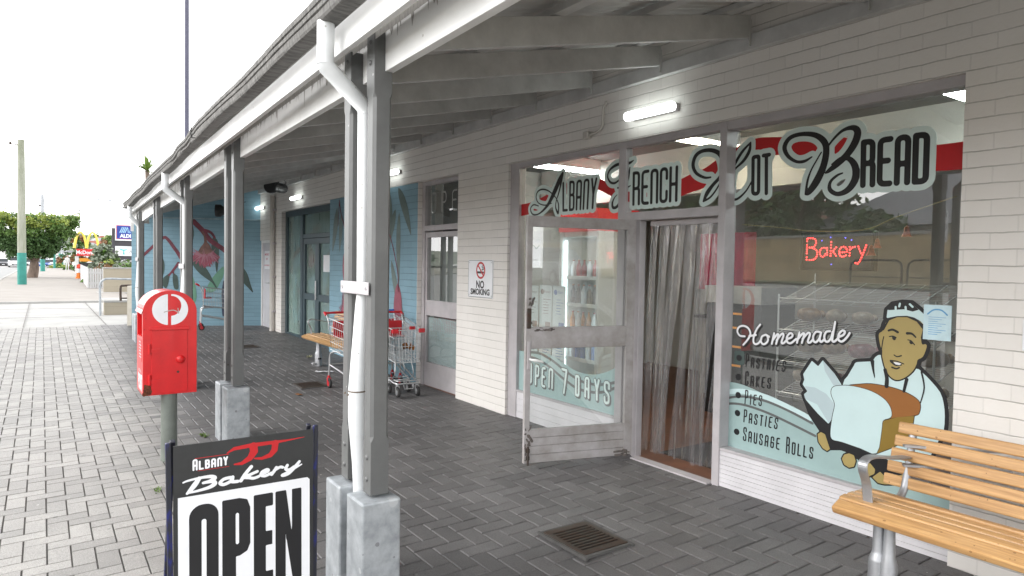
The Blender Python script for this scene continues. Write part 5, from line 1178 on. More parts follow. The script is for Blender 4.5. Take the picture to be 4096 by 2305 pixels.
# weeds in the paving joints
M_weed = mat('weed_green', (.10, .17, .03), .7, var=.2)
def weed(x, y, n, s, label, m=M_weed):
    rg = random.Random(int(x*100)); f = MB()
    for i in range(n):
        a = rg.random()*6.28; L = rg.uniform(.4, 1)*s; px, py = x+rg.uniform(-.07, .07), y+rg.uniform(-.02, .02); d = Vector((math.cos(a), math.sin(a), 0)); q = Vector((-d.y, d.x, 0))*.004
        p0, p1, p2 = Vector((px, py, pav(x, y)-.004)), Vector((px, py, pav(x, y)))+d*L*.5+Vector((0, 0, L*.55)), Vector((px, py, pav(x, y)))+d*L+Vector((0, 0, L*.35))
        f.add([p0-q, p0+q, p1+q, p1-q, p2], [(0, 1, 2, 3), (3, 2, 4)])
    o = f.build('weed', m); tag(o, label, 'weed', 'weeds growing in the paving joints'); return o
weed(-5.30, -2.80, 46, .045, 'small green weed tuft against the stirrup box of the second post pair')
weed(-3.86, -3.38, 26, .035, 'sparse green weed in the paving joint just before the letterbox post')
weed(-3.42, -3.22, 30, .03, 'dry orange weed in the joint between letterbox and sandwich board', mat('dry_weed', (.30, .14, .04), .8))

# no smoking sign
t = thing('no_smoking_sign', 'white no smoking sign screwed to the brick pier', 'sign', (-4.868, -.001, 1.436))
f = MB(); f.box(-.262, .262, -.006, 0, -.213, .213); f.build('plate', M_vinyl_white, t, .002)
fn = lambda k: (lambda x, y: (x, -.0065-.0006*k, y))
s_ = Shape(); s_.stroke(rounded([(0, .206), (-.255, .206), (-.255, -.206), (.255, -.206), (.255, .206), (0, .206)], .02), .0022); flat('border', s_, fn(1), M_vinyl_black, t, .004)
s_ = Shape().stroke([(-.06, .072), (.065, .072)], .012); s_.stroke(catmull([(.03, .10), (.06, .115), (.035, .135), (.06, .15)], 4), .0045).stroke(catmull([(.05, .095), (.078, .115), (.06, .135)], 4), .004); flat('cigarette', s_, fn(1), M_vinyl_black, t, .004)
s_ = Shape(); c_ = [(.085*math.cos(a)+.01, .095+.085*math.sin(a)) for a in [6.2832*i/40 for i in range(41)]]; s_.stroke(c_, .011).stroke([(.01-.06, .155), (.01+.06, .035)], .010); flat('prohibition_ring', s_, fn(2), M_vinyl_red, t, .004)
text_mesh('lettering', 'NO', .115, M_vinyl_black, basis((0, -.0075, -.068), (1, 0, 0), (0, 0, 1)), t, bold=.004, sx=.95)
text_mesh('lettering', 'SMOKING', .092, M_vinyl_black, basis((0, -.0075, -.150), (1, 0, 0), (0, 0, 1)), t, bold=.003, sx=.98)
for x in (-.235, .235):
    for z in (-.185, .185): MB().tube([(x, -.006, z), (x, -.010, z)], .007, 8).build('screw', M_steel, t)
t = thing('emergency_exit_sign', 'white notice with red lettering on the emergency exit door', 'sign', (-13.88, .049, 1.62))
f = MB(); f.box(-.20, .20, -.004, 0, -.20, .20); f.build('plate', M_vinyl_white, t)
for tx, sz, z in (('EMERGENCY', .062, .12), ('EXIT', .062, .02), ('DO NOT OBSTRUCT', .042, -.12)): text_mesh('lettering', tx, sz, mat('red_print', (.55, .03, .08), .5), basis((0, -.006, z), (1, 0, 0), (0, 0, 1)), t, bold=.001)

t = thing('blank_sign', 'edge of a white wall sign on the brick at the far right', 'sign', (.54, -.001, 1.285)); f = MB(); f.box(-.256, .26, -.006, 0, -.078, .078); f.build('plate', M_vinyl_white, t, .003)
# ================================================================ INSIDE THE BAKERY
M_tube = emit('interior_tube', (.90, 1, .98), 16); M_tubewarm = emit('interior_tube_warm', (1, .9, .7), 15)
def ceiling_light(x, y, L, m, label):
    t = thing('ceiling_light', label, 'ceiling light', (x, y, 2.80), 0, 'fluorescent lights inside the shop')
    f = MB(); f.box(-.06, .06, -L/2, L/2, .02, .15); f.build('batten', M_white, t, .005)
    f = MB(); f.box(-.05, .05, -L/2+.02, L/2-.02, -.02, .019); f.build('diffuser', m, t, .01)
ceiling_light(-5.0, 1.25, 1.15, M_tube, 'cold white tube light inside, seen through the glass above the open door')
ceiling_light(-2.75, 1.05, 1.2, M_tubewarm, 'warm white tube light inside, seen through the transom above the doorway')
ceiling_light(-.48, .98, 1.1, M_tube, 'white tube light inside, at the top right corner of the display window')
# strip curtain
def pvc():
    m, n, l, b = nodes_of('clear_pvc'); n.remove(b); out = n['Material Output']
    tr = n.new('ShaderNodeBsdfTransparent'); tr.inputs[0].default_value = (.95, .95, .94, 1)
    gl = n.new('ShaderNodeBsdfGlossy'); gl.inputs['Roughness'].default_value = .22; gl.inputs[0].default_value = (.9, .9, .95, 1)
    df = n.new('ShaderNodeBsdfTranslucent'); df.inputs[0].default_value = (.8, .8, .8, 1)
    tc = n.new('ShaderNodeTexCoord'); mp = n.new('ShaderNodeMapping'); mp.inputs['Scale'].default_value = (6, 6, 1.2); l.new(tc.outputs['Object'], mp.inputs[0])
    nz = n.new('ShaderNodeTexNoise'); nz.inputs['Scale'].default_value = 5; nz.inputs['Detail'].default_value = 5; l.new(mp.outputs[0], nz.inputs['Vector'])
    bp = n.new('ShaderNodeBump'); bp.inputs['Strength'].default_value = .6; bp.inputs['Distance'].default_value = .02; l.new(nz.outputs['Fac'], bp.inputs['Height']); l.new(bp.outputs[0], gl.inputs['Normal'])
    lw = n.new('ShaderNodeLayerWeight'); lw.inputs[0].default_value = .35; l.new(bp.outputs[0], lw.inputs['Normal'])
    mr = n.new('ShaderNodeMapRange'); mr.inputs['To Min'].default_value = .12; mr.inputs['To Max'].default_value = .6; l.new(lw.outputs['Facing'], mr.inputs[0])
    m1 = n.new('ShaderNodeMixShader'); 
    mp2_ = n.new('ShaderNodeMapping'); mp2_.inputs['Scale'].default_value = (34, 34, 1.0); l.new(tc.outputs['Object'], mp2_.inputs[0])
    n2 = n.new('ShaderNodeTexNoise'); n2.inputs['Scale'].default_value = 1.6; n2.inputs['Detail'].default_value = 4; l.new(mp2_.outputs[0], n2.inputs['Vector'])
    r2 = n.new('ShaderNodeMapRange'); r2.inputs['From Min'].default_value = .52; r2.inputs['From Max'].default_value = .74; r2.inputs['To Min'].default_value = .03; r2.inputs['To Max'].default_value = .72; l.new(n2.outputs['Fac'], r2.inputs[0]); l.new(r2.outputs[0], m1.inputs[0]); l.new(tr.outputs[0], m1.inputs[1]); l.new(df.outputs[0], m1.inputs[2])
    m2 = n.new('ShaderNodeMixShader'); l.new(mr.outputs[0], m2.inputs[0]); l.new(m1.outputs[0], m2.inputs[1]); l.new(gl.outputs[0], m2.inputs[2]); l.new(m2.outputs[0], out.inputs[0])
    return m
M_pvc = pvc()
t = thing('strip_curtain', 'clear plastic strip curtain hanging in the open doorway', 'strip curtain', (-2.02, .16, 0))
f = MB(); f.box(-.40, .385, -.02, .02, 1.94, 1.98); f.build('rail', M_frame, t)
rg = random.Random(21)
for i in range(9):
    xt = -.355+i*.09; w = rg.uniform(.095, .13); lean = rg.uniform(-.17, -.07); f = MB(); f.smooth = True; vs = []; nz_, nx_ = 26, 9; ph1, ph2 = rg.uniform(0, 6), rg.uniform(0, 6); fold = rg.uniform(.5, 1)
    for k in range(nz_+1):
        q = k/nz_; z = 1.95-(1.90)*q
        for j in range(nx_+1):
            s = j/nx_-.5; ww = w*(1-.35*fold*math.sin(math.pi*min(1, q*1.1))**.5); vs.append((xt+lean*q+s*ww+.008*math.sin(q*5+ph1), .022*(i % 3-1)+.03*q*math.cos(s*7+ph2)*fold+.018*math.sin(q*7+ph1)*s+.05*s*s, z))
    f.add(vs, [(k*(nx_+1)+j, k*(nx_+1)+j+1, (k+1)*(nx_+1)+j+1, (k+1)*(nx_+1)+j) for k in range(nz_) for j in range(nx_)]); f.build('strip', M_pvc, t)
# drinks fridge behind the left window
t = thing('drinks_fridge', 'lit glass fronted drinks fridge with a red header inside the shop', 'fridge', (-4.62, 1.55, .008))
f = MB(); f.box(-.36, .36, .30, .36, 0, 2.0); f.box(-.36, -.32, -.34, .30, 0, 2.0); f.box(.32, .36, -.34, .30, 0, 2.0); f.box(-.32, .32, -.34, .30, 0, .18); f.box(-.32, .32, -.30, .30, 1.94, 2.0); f.build('cabinet', M_white, t, .004)
f = MB(); f.box(-.36, .36, -.36, .3, 2.001, 2.26); f.build('header', emit('red_lit_header', (.75, .02, .03), .05), t)
[MB().box(x, x+.015, -.30, -.27, .25, 1.9).build('lamp', emit('fridge_lamp', (.8, .97, 1), 1.3), t) for x in (-.30, .285)]
for z in (.45, .78, 1.11, 1.44): f = MB(); f.box(-.32, .32, -.26, .30, z, z+.015); f.box(-.32, .32, -.285, -.262, z-.012, z+.03); f.build('shelf', M_white, t)
def bottle(x, y, z, m, cap, label, grp, h=.2):
    o = MB().lathe([(.030, 0), (.033, .01), (.033, h*.6), (.018, h*.78), (.013, h*.86), (.013, h*.94)], 12).build('bottle', m, None, loc=(x, y, z)); tag(o, label, 'bottle', grp)
    c = MB().lathe([(.015, h*.94), (.015, h)], 10).build('cap', cap, o); return o
cols = [mat('drink_red', (.42, .02, .02), .25), mat('drink_dark', (.03, .015, .012), .2), mat('drink_orange', (.6, .2, .02), .25), mat('drink_blue', (.02, .10, .42), .25)]
for r_, (z, nm) in enumerate(((1.464, 'top'), (1.134, 'second'), (.804, 'third'), (.474, 'lowest'))):
    for i in range(6):
        m_ = cols[[0, 1, 2, 3][r_]] if (i+r_) % 3 else M_vinyl_white
        bottle(-4.88+i*.1, 1.36, z, m_, cols[(i+r_) % 2*2], 'small drink bottle in the front row of the %s fridge shelf' % nm, 'drink bottles on the %s fridge shelf' % nm, .24 if r_ else .21)
# award papers stuck inside the left window
rg = random.Random(8)
def award(x, z, w, h, c, head, label):
    t = thing('award_certificate', label, 'certificate', (x, .105, z), 0, 'award certificates taped inside the window')
    f = MB(); f.box(-w/2, w/2, 0, .002, -h/2, h/2); f.build('sheet', mat('certificate_paper', (.66, .73, .74), .6, var=.03), t)
    fn = lambda x_, y_: (x_, -.001, y_)
    s_ = Shape().stroke([(-w*.28, h*.36), (-w*.27, h*.36)], w*.13); flat('seal', s_, fn, c, t, .006)
    text_mesh('lettering', head, w*.2, c, basis((w*.12, -.001, h*.36), (1, 0, 0), (0, 0, 1)), t, sx=.9)
    s_ = Shape(); s_.poly([(0, -h*.42), (w*.42, -h*.42), (w*.42, -h*.28), (0, -h*.28)])
    for k in range(6): s_.stroke([(-w*.2, h*(.2-k*.06)), (w*(.1+.3*rg.random()), h*(.2-k*.06))], .003)
    flat('print', s_, fn, c, t, .005)
Mbz = mat('bronze_print', (.22, .13, .10), .5); Mbl = mat('blue_print', (.05, .14, .42), .5); Mgy = mat('grey_print', (.2, .22, .25), .5)
for a in ((-4.02, 1.16, .19, .46, Mbz, 'Bronze', 'bronze award certificate, leftmost of the upper row in the window'), (-3.80, 1.165, .20, .47, Mbz, 'Bronze', 'second bronze award certificate in the upper row, beside the blue one'), (-3.585, 1.17, .20, .46, Mbl, 'Merit', 'blue merit certificate at the right end of the upper row'),
          (-4.02, .70, .19, .44, Mgy, 'Silver', 'silver award certificate, leftmost of the lower row'), (-3.80, .69, .20, .44, Mbl, 'Silver', 'blue silver award certificate in the middle of the lower row'), (-3.585, .70, .20, .44, Mbl, 'Merit', 'merit certificate at the right end of the lower row')): award(*a)
f = MB(); f.box(-.1, .1, 0, .002, -.14, .14); o = tag(f.build('window_notice', M_vinyl_white, None, loc=(-4.0, .105, 1.72)), 'white farmers notice taped high in the left window', 'notice')
text_mesh('lettering', 'FARMERS', .03, M_vinyl_grey, basis((0, -.002, -.07), (1, 0, 0), (0, 0, 1)), o)
s_ = Shape().stroke(catmull([(-.07, .05), (-.02, .08), (.03, .05), (.08, .08)], 4), .006); flat('emblem', s_, lambda x, y: (x, -.002, y), M_leafgreen, o, .004)
# pale blue notice in the display window
t = thing('health_notice', 'pale blue printed notice taped inside the display window at the right', 'notice', (-.13, .0335, 1.315))
f = MB(); f.box(-.072, .072, 0, .002, -.098, .098); f.build('sheet', mat('pale_blue_paper', (.55, .72, .78), .5, var=.06, scale=20), t)
s_ = Shape(); s_.stroke(catmull([(-.05, .045), (-.02, .07), (.02, .07), (.05, .045)], 4), .004)
for k in range(9): s_.stroke([(-.045, .03-k*.012), (.045-.02*(k % 3), .03-k*.012)], .0016)
flat('print', s_, lambda x, y: (x, -.001, y), mat('notice_print', (.12, .36, .62), .5), t, .003)
# lit bakery sign
t = thing('lit_window_sign', 'black box sign with red lit dots spelling bakery, hanging behind the display window', 'sign', (-.81, .175, 1.72))
f = MB(); f.box(-.245, .245, .0, .05, -.125, .125); f.build('case', mat('sign_case', (.03, .03, .032), .4), t, .004)
f = MB(); 
for a in ((-.245, .245, -.012, 0, -.125, -.108), (-.245, .245, -.012, 0, .108, .125), (-.245, -.228, -.012, 0, -.108, .108), (.228, .245, -.012, 0, -.108, .108)): f.box(*a)
f.build('rim', M_black, t, .002)
dots = MB()
def dotline(pts, closed=False):
    q = catmull(pts, 12); acc = 0; last = None
    for p in q:
        if last is None or np.hypot(*(p-last)) >= .0135:
            dots.lathe([(.0048, 0), (.0035, -.003)], 6, (p[0], -.002, p[1]), 'Y'); last = p
dotline([(-.205, -.055), (-.205, .085)]); dotline([(-.195, .088), (-.155, .085), (-.14, .06), (-.155, .03), (-.19, .025)]); dotline([(-.165, .022), (-.135, .005), (-.132, -.03), (-.155, -.055), (-.195, -.056)])
dotline([(-.07, .02), (-.095, .022), (-.112, .0), (-.105, -.03), (-.085, -.035), (-.068, -.012)]); dotline([(-.062, .022), (-.060, -.03)])
dotline([(-.035, .06), (-.037, -.035)]); dotline([(.0, .025), (-.025, -.002)]); dotline([(-.018, -.006), (.005, -.035)])
dotline([(.025, -.008), (.07, -.004), (.066, .02), (.045, .028), (.024, .012), (.022, -.018), (.042, -.036), (.068, -.026)])
dotline([(.09, .026), (.09, -.036)]); dotline([(.098, .015), (.118, .028), (.13, .02)]); dotline([(.145, .028), (.165, -.02)]); dotline([(.195, .035), (.175, -.02), (.15, -.075), (.13, -.075)])
dots.build('lit_letters', emit('red_led', (1, .03, .03), 3.5), t)
dots = MB()
for p in ((-.1, .07), (-.04, .09), (.06, .085), (.10, .07), (-.03, -.085)): dots.lathe([(.004, 0), (.003, -.003)], 6, (p[0], -.002, p[1]), 'Y')
dots.build('blue_led', emit('blue_led', (.1, .1, 1), 1.5), t)
# string of little bells
o = MB().tube(catmull([(-1.53, .165, 1.92), (-1.2, .175, 1.885), (-.98, .16, 1.855), (-.62, .14, 1.85), (-.42, .14, 1.92), (-.1, .14, 2.02)], 5), .003, 5).build('string', mat('gold_string', (.5, .42, .2), .6)); tag(o, 'thin gold string stretched across behind the display window', 'string')
def bell(x, z, s, label):
    o = MB().lathe([(.004, .06), (.012, .05), (.016, .025), (.024, .004), (.026, 0)], 12).build('bell', mat('red_gold_bell', (.42, .10, .05), .3, .4, var=.4, scale=40), None, loc=(x, .14, z)); o.scale = (s, s, s); tag(o, label, 'bell', 'small bells on the string')
    MB().tube([(0, 0, .06), (.002, 0, .12)], .002, 5).build('loop', M_darkmetal, o)
bell(-.53, 1.735, 1, 'small red gold bell just right of the lit bakery sign, upper one'); bell(-.565, 1.69, 1.1, 'small red bell touching the right edge of the lit bakery sign'); bell(-.36, 1.80, 1.1, 'small bell hanging alone, farthest right on the string')
# wire bread stands with wrapped loaves
M_bag = [mat('bread_bag_tan', (.24, .14, .07), .3, var=.3, scale=14), mat('bread_bag_pale', (.30, .24, .18), .3, var=.25, scale=14), mat('bread_bag_pink', (.28, .09, .11), .3, var=.3, scale=14)]
t = thing('wire_bread_stand', 'sloping chrome wire bread stand behind the display window', 'display stand', (-.95, .85, .008))
zsh = (.62, .86, 1.10, 1.34)
for z in zsh:
    f = MB()
    for i in range(16): y = -.24+i*.032; f.tube([(-.56, y, z+(y+.24)*.32), (.56, y, z+(y+.24)*.32)], .003, 5)
    for i in range(9): x = -.56+i*.14; f.tube([(x, -.24, z), (x, .24, z+.154)], .004, 5)
    f.tube([(-.56, -.245, z+.03), (.56, -.245, z+.03)], .005, 6); f.build('wire_shelf', M_steel, t)
for x in (-.56, .56):
    for y in (-.24, .24): f = MB(); f.tube([(x, y, 0), (x, y, 1.40+.16*(y > 0))], .008, 8); f.build('upright', M_steel, t)
rg = random.Random(31); k = 0
for si, z in enumerate(zsh[:3]):
    for i in range(5):
        x = -.45+i*.22+rg.uniform(-.03, .03); s = rg.uniform(.85, 1.1); f = MB(); f.smooth = True
        prof = [(.01, -.10), (.052, -.085), (.062, -.03), (.060, .05), (.04, .085), (.015, .10), (.035, .13)]; f.lathe([(r_*s, h*s) for r_, h in prof], 12, (0, 0, 0), 'X')
        o = f.build('bread_loaf', M_bag[rg.randrange(3)], None, loc=(-.95+x, .85, z+.153)); o.rotation_euler = (R(18), 0, R(90+rg.uniform(-25, 25))); o.scale = (1, 1, .85)
        tag(o, 'bagged loaf on the %s shelf of the wire stand' % ('lowest', 'second', 'third')[si], 'bread', 'bagged loaves on the %s wire shelf' % ('lowest', 'second', 'third')[si])
# maroon curtain, counter and hot cabinet further back
f = MB(); f.smooth = True; vs = []
for i in range(40):
    x = -3.75+i*.02; y = 2.35+.035*math.sin(i*.9); vs += [(x, y, 1.35), (x, y, 2.0)]
f.add(vs, [(2*i, 2*i+2, 2*i+3, 2*i+1) for i in range(39)]); tag(f.build('curtain', mat('maroon_cloth', (.28, .012, .05), .8)), 'maroon curtain hanging at the back of the shop, seen through the strip curtain', 'curtain')
t = thing('shop_counter', 'pale front counter inside the shop beyond the strip curtain', 'counter', (-2.0, 2.9, .008))
f = MB(); f.box(-2.2, 1.0, 0, .55, 0, .95); f.build('front', mat('counter_front', (.45, .43, .40), .5), t); f = MB(); f.box(-2.25, 1.05, -.04, .58, .952, .99); f.build('benchtop', M_darkmetal, t)
t = thing('drinks_cabinet', 'dark glass door cabinet with orange lit shelves beside the curtain', 'cabinet', (-3.0, 2.0, .008))
f = MB(); f.box(-.35, .35, 0, .6, 0, 1.22); f.build('body', M_black, t, .01); f = MB(); f.box(-.36, .36, -.02, .6, 1.22, 1.40); f.build('top_grille', mat('cabinet_grey', (.38, .38, .38), .4), t)
for z in (.55, .75, .95, 1.1): f = MB(); f.box(-.12, .12, -.012, -.002, z, z+.022); f.build('lit_shelf', emit('orange_shelf_glow', (1, .42, .08), .02), t)
# ================================================================ FAR STREET
def at(u, v, d):
    """a far point: photo direction at a given distance along the view axis"""
    return CAM + pray(u/.62891, v/.62891)*d
GZ = .16
M_leafA = mat('leaf_dark_green', (.06, .13, .032), .6, var=.25, scale=3); M_leafB = mat('leaf_mid_green', (.115, .21, .045), .6, var=.25, scale=3); M_leafC = mat('leaf_yellow_green', (.27, .34, .06), .6, var=.2, scale=3); M_leafR = mat('leaf_rusty', (.24, .12, .05), .7, var=.25, scale=3); M_leafG = mat('leaf_grey_green', (.20, .24, .17), .6, var=.2, scale=3)
M_bark = mat('bark', (.20, .15, .12), .9, var=.25, scale=9, bump=.4, stretch=(1, 1, .3))
def leaves(mb, c, n, rad, size, rg, flat_=.8):
    for _ in range(n):
        d = Vector((rg.gauss(0, 1), rg.gauss(0, 1), rg.gauss(0, 1)*flat_)); d.normalize(); p = Vector(c)+d*rad*rg.random()**.5
        a = Vector((rg.uniform(-1, 1), rg.uniform(-1, 1), rg.uniform(-.8, .3))).normalized(); b_ = a.orthogonal().normalized(); q = b_*math.cos(rg.random()*6)+a.cross(b_)*math.sin(rg.random()*6); q = (q-a*q.dot(a)).normalized()
        L = size*rg.uniform(.7, 1.3); w = L*.34
        mb.add([p, p+a*L*.5+q*w, p+a*L, p+a*L*.5-q*w], [(0, 1, 2, 3)])
def limb(f, a, b_, r0, r1, bend=.1, seed=0):
    rg = random.Random(seed); a, b_ = Vector(a), Vector(b_); L = (b_-a).length
    pts = [a]+[a.lerp(b_, t)+Vector((rg.uniform(-1, 1), rg.uniform(-1, 1), 0))*bend*L*.3 for t in (.33, .66)]+[b_]; q = catmull([tuple(p) for p in pts], 4); f.tube(q, [r0+(r1-r0)*i/(len(q)-1) for i in range(len(q))], 10)
def tree(name, label, base, crown, trunk, mats, nclump, nleaf, size, seed, group=None, cat='tree'):
    """crown: function rg -> (offset, clump radius, material index); trunk: list of (a, b, r0, r1)"""
    t = thing(name, label, cat, base, 0, group); rg = random.Random(seed)
    f = MB()
    for i, (a, b_, r0, r1) in enumerate(trunk): limb(f, a, b_, r0, r1, .15, seed+i)
    f.build('trunk', M_bark, t)
    f = MB()
    for _ in range(nclump):
        o, rad, mi = crown(rg); f.cur = mi; leaves(f, o, nleaf, rad, size, rg)
    f.build('crown', mats, t); return t
# clipped street tree with a flat flaring crown
def crown_a(rg):
    z = 1.55+2.9*rg.random()**.8; R_ = 1.0+1.88*min(1, (z-1.5)/2.0)**.8; a = rg.random()*6.283; k = rg.random()**.35
    x, y = R_*k*math.cos(a), R_*k*math.sin(a)
    top = 4.25+.28*math.sin(x*2.1+1)+.2*math.sin(y*3)
    z = min(z, top); mi = 0 if z < 2.9 else 1
    if z > top-.55: mi = 2 if rg.random() < .55 else 1
    if rg.random() < .05 and z > 2.9: mi = 3
    return (x+.25, y-.12, z), .30, mi
base = Vector((-57.2, -4.65, GZ))
tree('street_tree', 'flat topped clipped green street tree on a short leaning trunk, behind the big power pole', base, crown_a, [((0, 0, -.1), (.05, .15, 1.1), .36, .26), ((.05, .15, 1.1), (.2, .75, 2.4), .20, .07), ((.05, .15, 1.1), (.2, -.55, 2.4), .18, .07), ((.05, .15, 1.1), (-.5, .2, 2.6), .16, .06), ((.05, .15, 1.1), (.7, .3, 2.7), .16, .06)], [M_leafA, M_leafB, M_leafC, M_leafR], 460, 56, .17, 5)
# power poles
M_pole = mat('weathered_pole_timber', (.34, .345, .30), .85, var=.25, scale=4, stretch=(1, 1, .15), tint=(.20, .22, .15)); M_poleteal = mat('teal_pole_paint', (.03, .25, .21), .55, var=.12, scale=4)
t = thing('power_pole', 'thick weathered timber power pole with a teal painted base, nearest on the far kerb', 'power pole', (-42.4, -4.92, GZ))
MB().lathe([(.195, 1.66), (.18, 4), (.165, 7.2), (.16, 7.55)], 20).build('pole', M_pole, t); MB().lathe([(.205, -.1), (.203, 1.66)], 20).build('painted_base', M_poleteal, t)
f = MB(); f.tube([(0, 0, 7.25), (0, -.45, 7.3)], .03, 6); f.tube([(0, -.45, 7.3), (0, -.95, 7.42)], .02, 6); f.tube([(0, -.45, 7.24), (0, -.45, 7.4)], .05, 8); f.build('insulator_arm', M_darkmetal, t)
f = MB(); f.tube(catmull([(-42.4, -5.85, 7.6), (-41, -8.5, 8.5), (-39, -13, 10.5)], 6), .018, 5); tag(f.build('power_cable', M_black), 'black power cable running off the top of the timber pole to the left', 'cable')
def post(name, label, u, d, top, r, m, teal, group):
    p = at(u, 680, d); t = thing(name, label, 'pole', (p.x, p.y, GZ-.16), 0, group); MB().lathe([(r, teal), (r*.8, top)], 12).build('pole', m, t); MB().lathe([(r*1.08, -.3), (r*1.08, teal)], 12).build('painted_base', M_poleteal, t); return t
M_greypole = mat('grey_pole', (.42, .44, .47), .6, var=.1)
t = post('power_pole', 'slim grey pole with teal base standing behind the street tree trunk', 107.5, 71, 8.1, .20, M_greypole, 1.4, 'slim poles along the far street')
f = MB(); f.box(-.1, .1, -.35, -.05, 6.9, 7.05); f.build('bracket', M_darkmetal, t); f = MB(); f.tube([(0, .1, 7.9), (0, 1.0, 3)], .03, 5); f.build('stay_wire', M_greypole, t)
for u, d, h, l in ((137, 93, 3.6, 'slim teal based pole just right of the blue car'), (150.5, 96, 4.2, 'thin teal pole, second along from the blue car'), (157, 104, 4.6, 'thin teal pole left of the person in white'), (166, 110, 4.6, 'thinnest teal pole beside the person in white'), (24, 120, 6.0, 'thin teal pole at the left edge among the parked cars')): post('street_pole', l, u, d, h, .13, M_greypole, 2.2, 'slim poles along the far street')
t = thing('floodlight_mast', 'tall thin floodlight mast with four lamps above the golden arches', 'light mast', (at(264, 600, 150).x, at(264, 600, 150).y, 0)); MB().tube([(0, 0, -1), (0, 0, 14.2)], .16, 8).build('mast', M_greypole, t)
for y in (-1.4, -.9, .9, 1.4): f = MB(); f.box(-.2, .2, y-.28, y+.28, 13.9+abs(y)*.3, 14.3+abs(y)*.3); f.build('lamp_head', M_greypole, t, .03)
f = MB(); f.tube([(0, -1.5, 14.05), (0, 1.5, 14.05)], .06, 6); f.build('crossbar', M_greypole, t)
t = thing('lamp_mast', 'thin far lamp mast rising above the right edge of the street tree', 'light mast', (at(200, 600, 120).x, at(200, 600, 120).y, 0)); MB().tube([(0, 0, -1), (0, 0, 10)], .10, 8).build('mast', M_greypole, t); f = MB(); f.box(-.1, .1, -.4, .4, 9.9, 10.1); f.build('lamp_head', M_greypole, t, .03)
# tall dark pole behind the roof
t = thing('tall_pole', 'tall dark pole rising into the sky behind the verandah gutter', 'pole', (-25.9, .34, .1)); MB().lathe([(.085, 0), (.076, 19)], 14).build('shaft', mat('dark_purple_pole', (.075, .075, .12), .5, var=.1), t); MB().lathe([(.16, -.2), (.16, .04)], 12).build('foot', M_darkmetal, t)
# spiky plant over the gutter
t = thing('spiky_plant', 'spiky yucca head showing above the far gutter', 'plant', (-23.9, -1.17, -.1)); f = MB(); f.tube([(0, 0, 0), (.05, .05, 2.2), (0, 0, 4.62)], [.12, .09, .07], 10); f.build('trunk', M_bark, t)
rg = random.Random(3); f = MB()
for i in range(46):
    a = rg.random()*6.283; e = rg.uniform(-.35, 1.45); L = rg.uniform(.42, .70); d = Vector((math.cos(a)*math.cos(e), math.sin(a)*math.cos(e), math.sin(e))); s = d.cross(Vector((0, 0, 1))).normalized()*.036; p = Vector((0, 0, 4.62)); f.add([p-s*.6, p+d*L*.4-s, p+d*L, p+d*L*.4+s, p+s*.6], [(0, 1, 2, 3, 4)])
f.build('crown', mat('yucca_green', (.17, .27, .05), .5, var=.2), t)
# golden arches sign
M_arch = mat('arch_yellow', (.80, .62, .10), .4, var=.04); M_signred = mat('sign_red', (.62, .015, .02), .4, var=.05)
sp = at(219, 644, 62)
t = thing('arches_sign', 'golden arches restaurant sign on a red name board, above the shrubs', 'sign', (sp.x, sp.y, GZ+.28), R(4))
pp = 27.7
f = MB()
for cy in (-.50, .44): f.tube(catmull([(0, cy-.47, 2.05), (0, cy-.40, 2.6), (0, cy-.25, 3.2), (0, cy-.05, 3.48), (0, cy+.05, 3.48), (0, cy+.25, 3.2), (0, cy+.40, 2.6), (0, cy+.47, 2.05)], 5), [.075+.05*abs(1-2*i/35) for i in range(36)], 8)
f.build('golden_arches', M_arch, t)
f = MB(); f.box(-.12, .12, -.80, 1.05, 1.36, 1.98); f.build('name_board', M_signred, t, .02); text_mesh('lettering', "McDonald's", .46, M_vinyl_white, basis((.135, .09, 1.66), (0, 1, 0), (0, 0, 1)), t, bold=.012, sx=.88)
f = MB(); f.box(-.1, .1, -.92, -.66, -.3, 1.32); f.box(-.1, .1, .66, .92, -.3, 1.32); f.build('leg', mat('sign_leg', (.6, .6, .6), .5), t)
f = MB(); f.box(-.1, .1, -.6, .6, .85, 1.15); f.build('promotion_board', mat('orange_board', (.7, .28, .02), .5), t); f = MB(); f.box(-.09, .09, -.6, .6, .1, .75); f.build('menu_board', M_black, t); 
# tenant pylon sign
pc = at(311, 606, 45); t = thing('pylon_sign', 'tenant pylon sign with a blue supermarket panel on top, at the mural end', 'sign', (pc.x, pc.y, GZ-.56), R(8)); M_slate = mat('pylon_slate', (.05, .045, .055), .5)
f = MB(); f.box(-.1, .1, -.68, -.53, -.3, 4.0); f.box(-.1, .1, 1.25, 1.4, -.3, 4.0); f.build('upright', M_slate, t); f = MB(); f.box(-.06, .02, -.53, 1.25, 2.0, 3.9); f.build('backing', M_slate, t)
f = MB(); f.box(.021, .10, -.52, 1.2, 3.18, 4.28); f.build('white_panel', M_vinyl_white, t, .01)
f = MB(); f.box(.101, .106, -.45, .66, 3.28, 4.19); f.build('red_edge', M_signred, t); f = MB(); f.box(.107, .112, -.42, .63, 3.31, 4.16); f.build('blue_panel', mat('sign_blue', (.01, .04, .33), .4), t)
text_mesh('lettering', 'ALDI', .31, M_vinyl_white, basis((.114, .09, 3.49), (0, 1, 0), (0, 0, 1)), t, bold=.016, sx=.95)
s_ = Shape()
for i in range(4): x = -.24+i*.10; s_.stroke([(x, 3.72, .030), (x+.14, 4.06, .024)])
for i in range(4): s_.stroke([(.18+.015*i, 3.98-i*.085, .020), (.25+.05*i, 3.98-i*.085, .020)])
flat('emblem', s_, lambda x, y: (.114, x, y), mat('pale_blue_emblem', (.35, .62, .85), .4), t, .02)
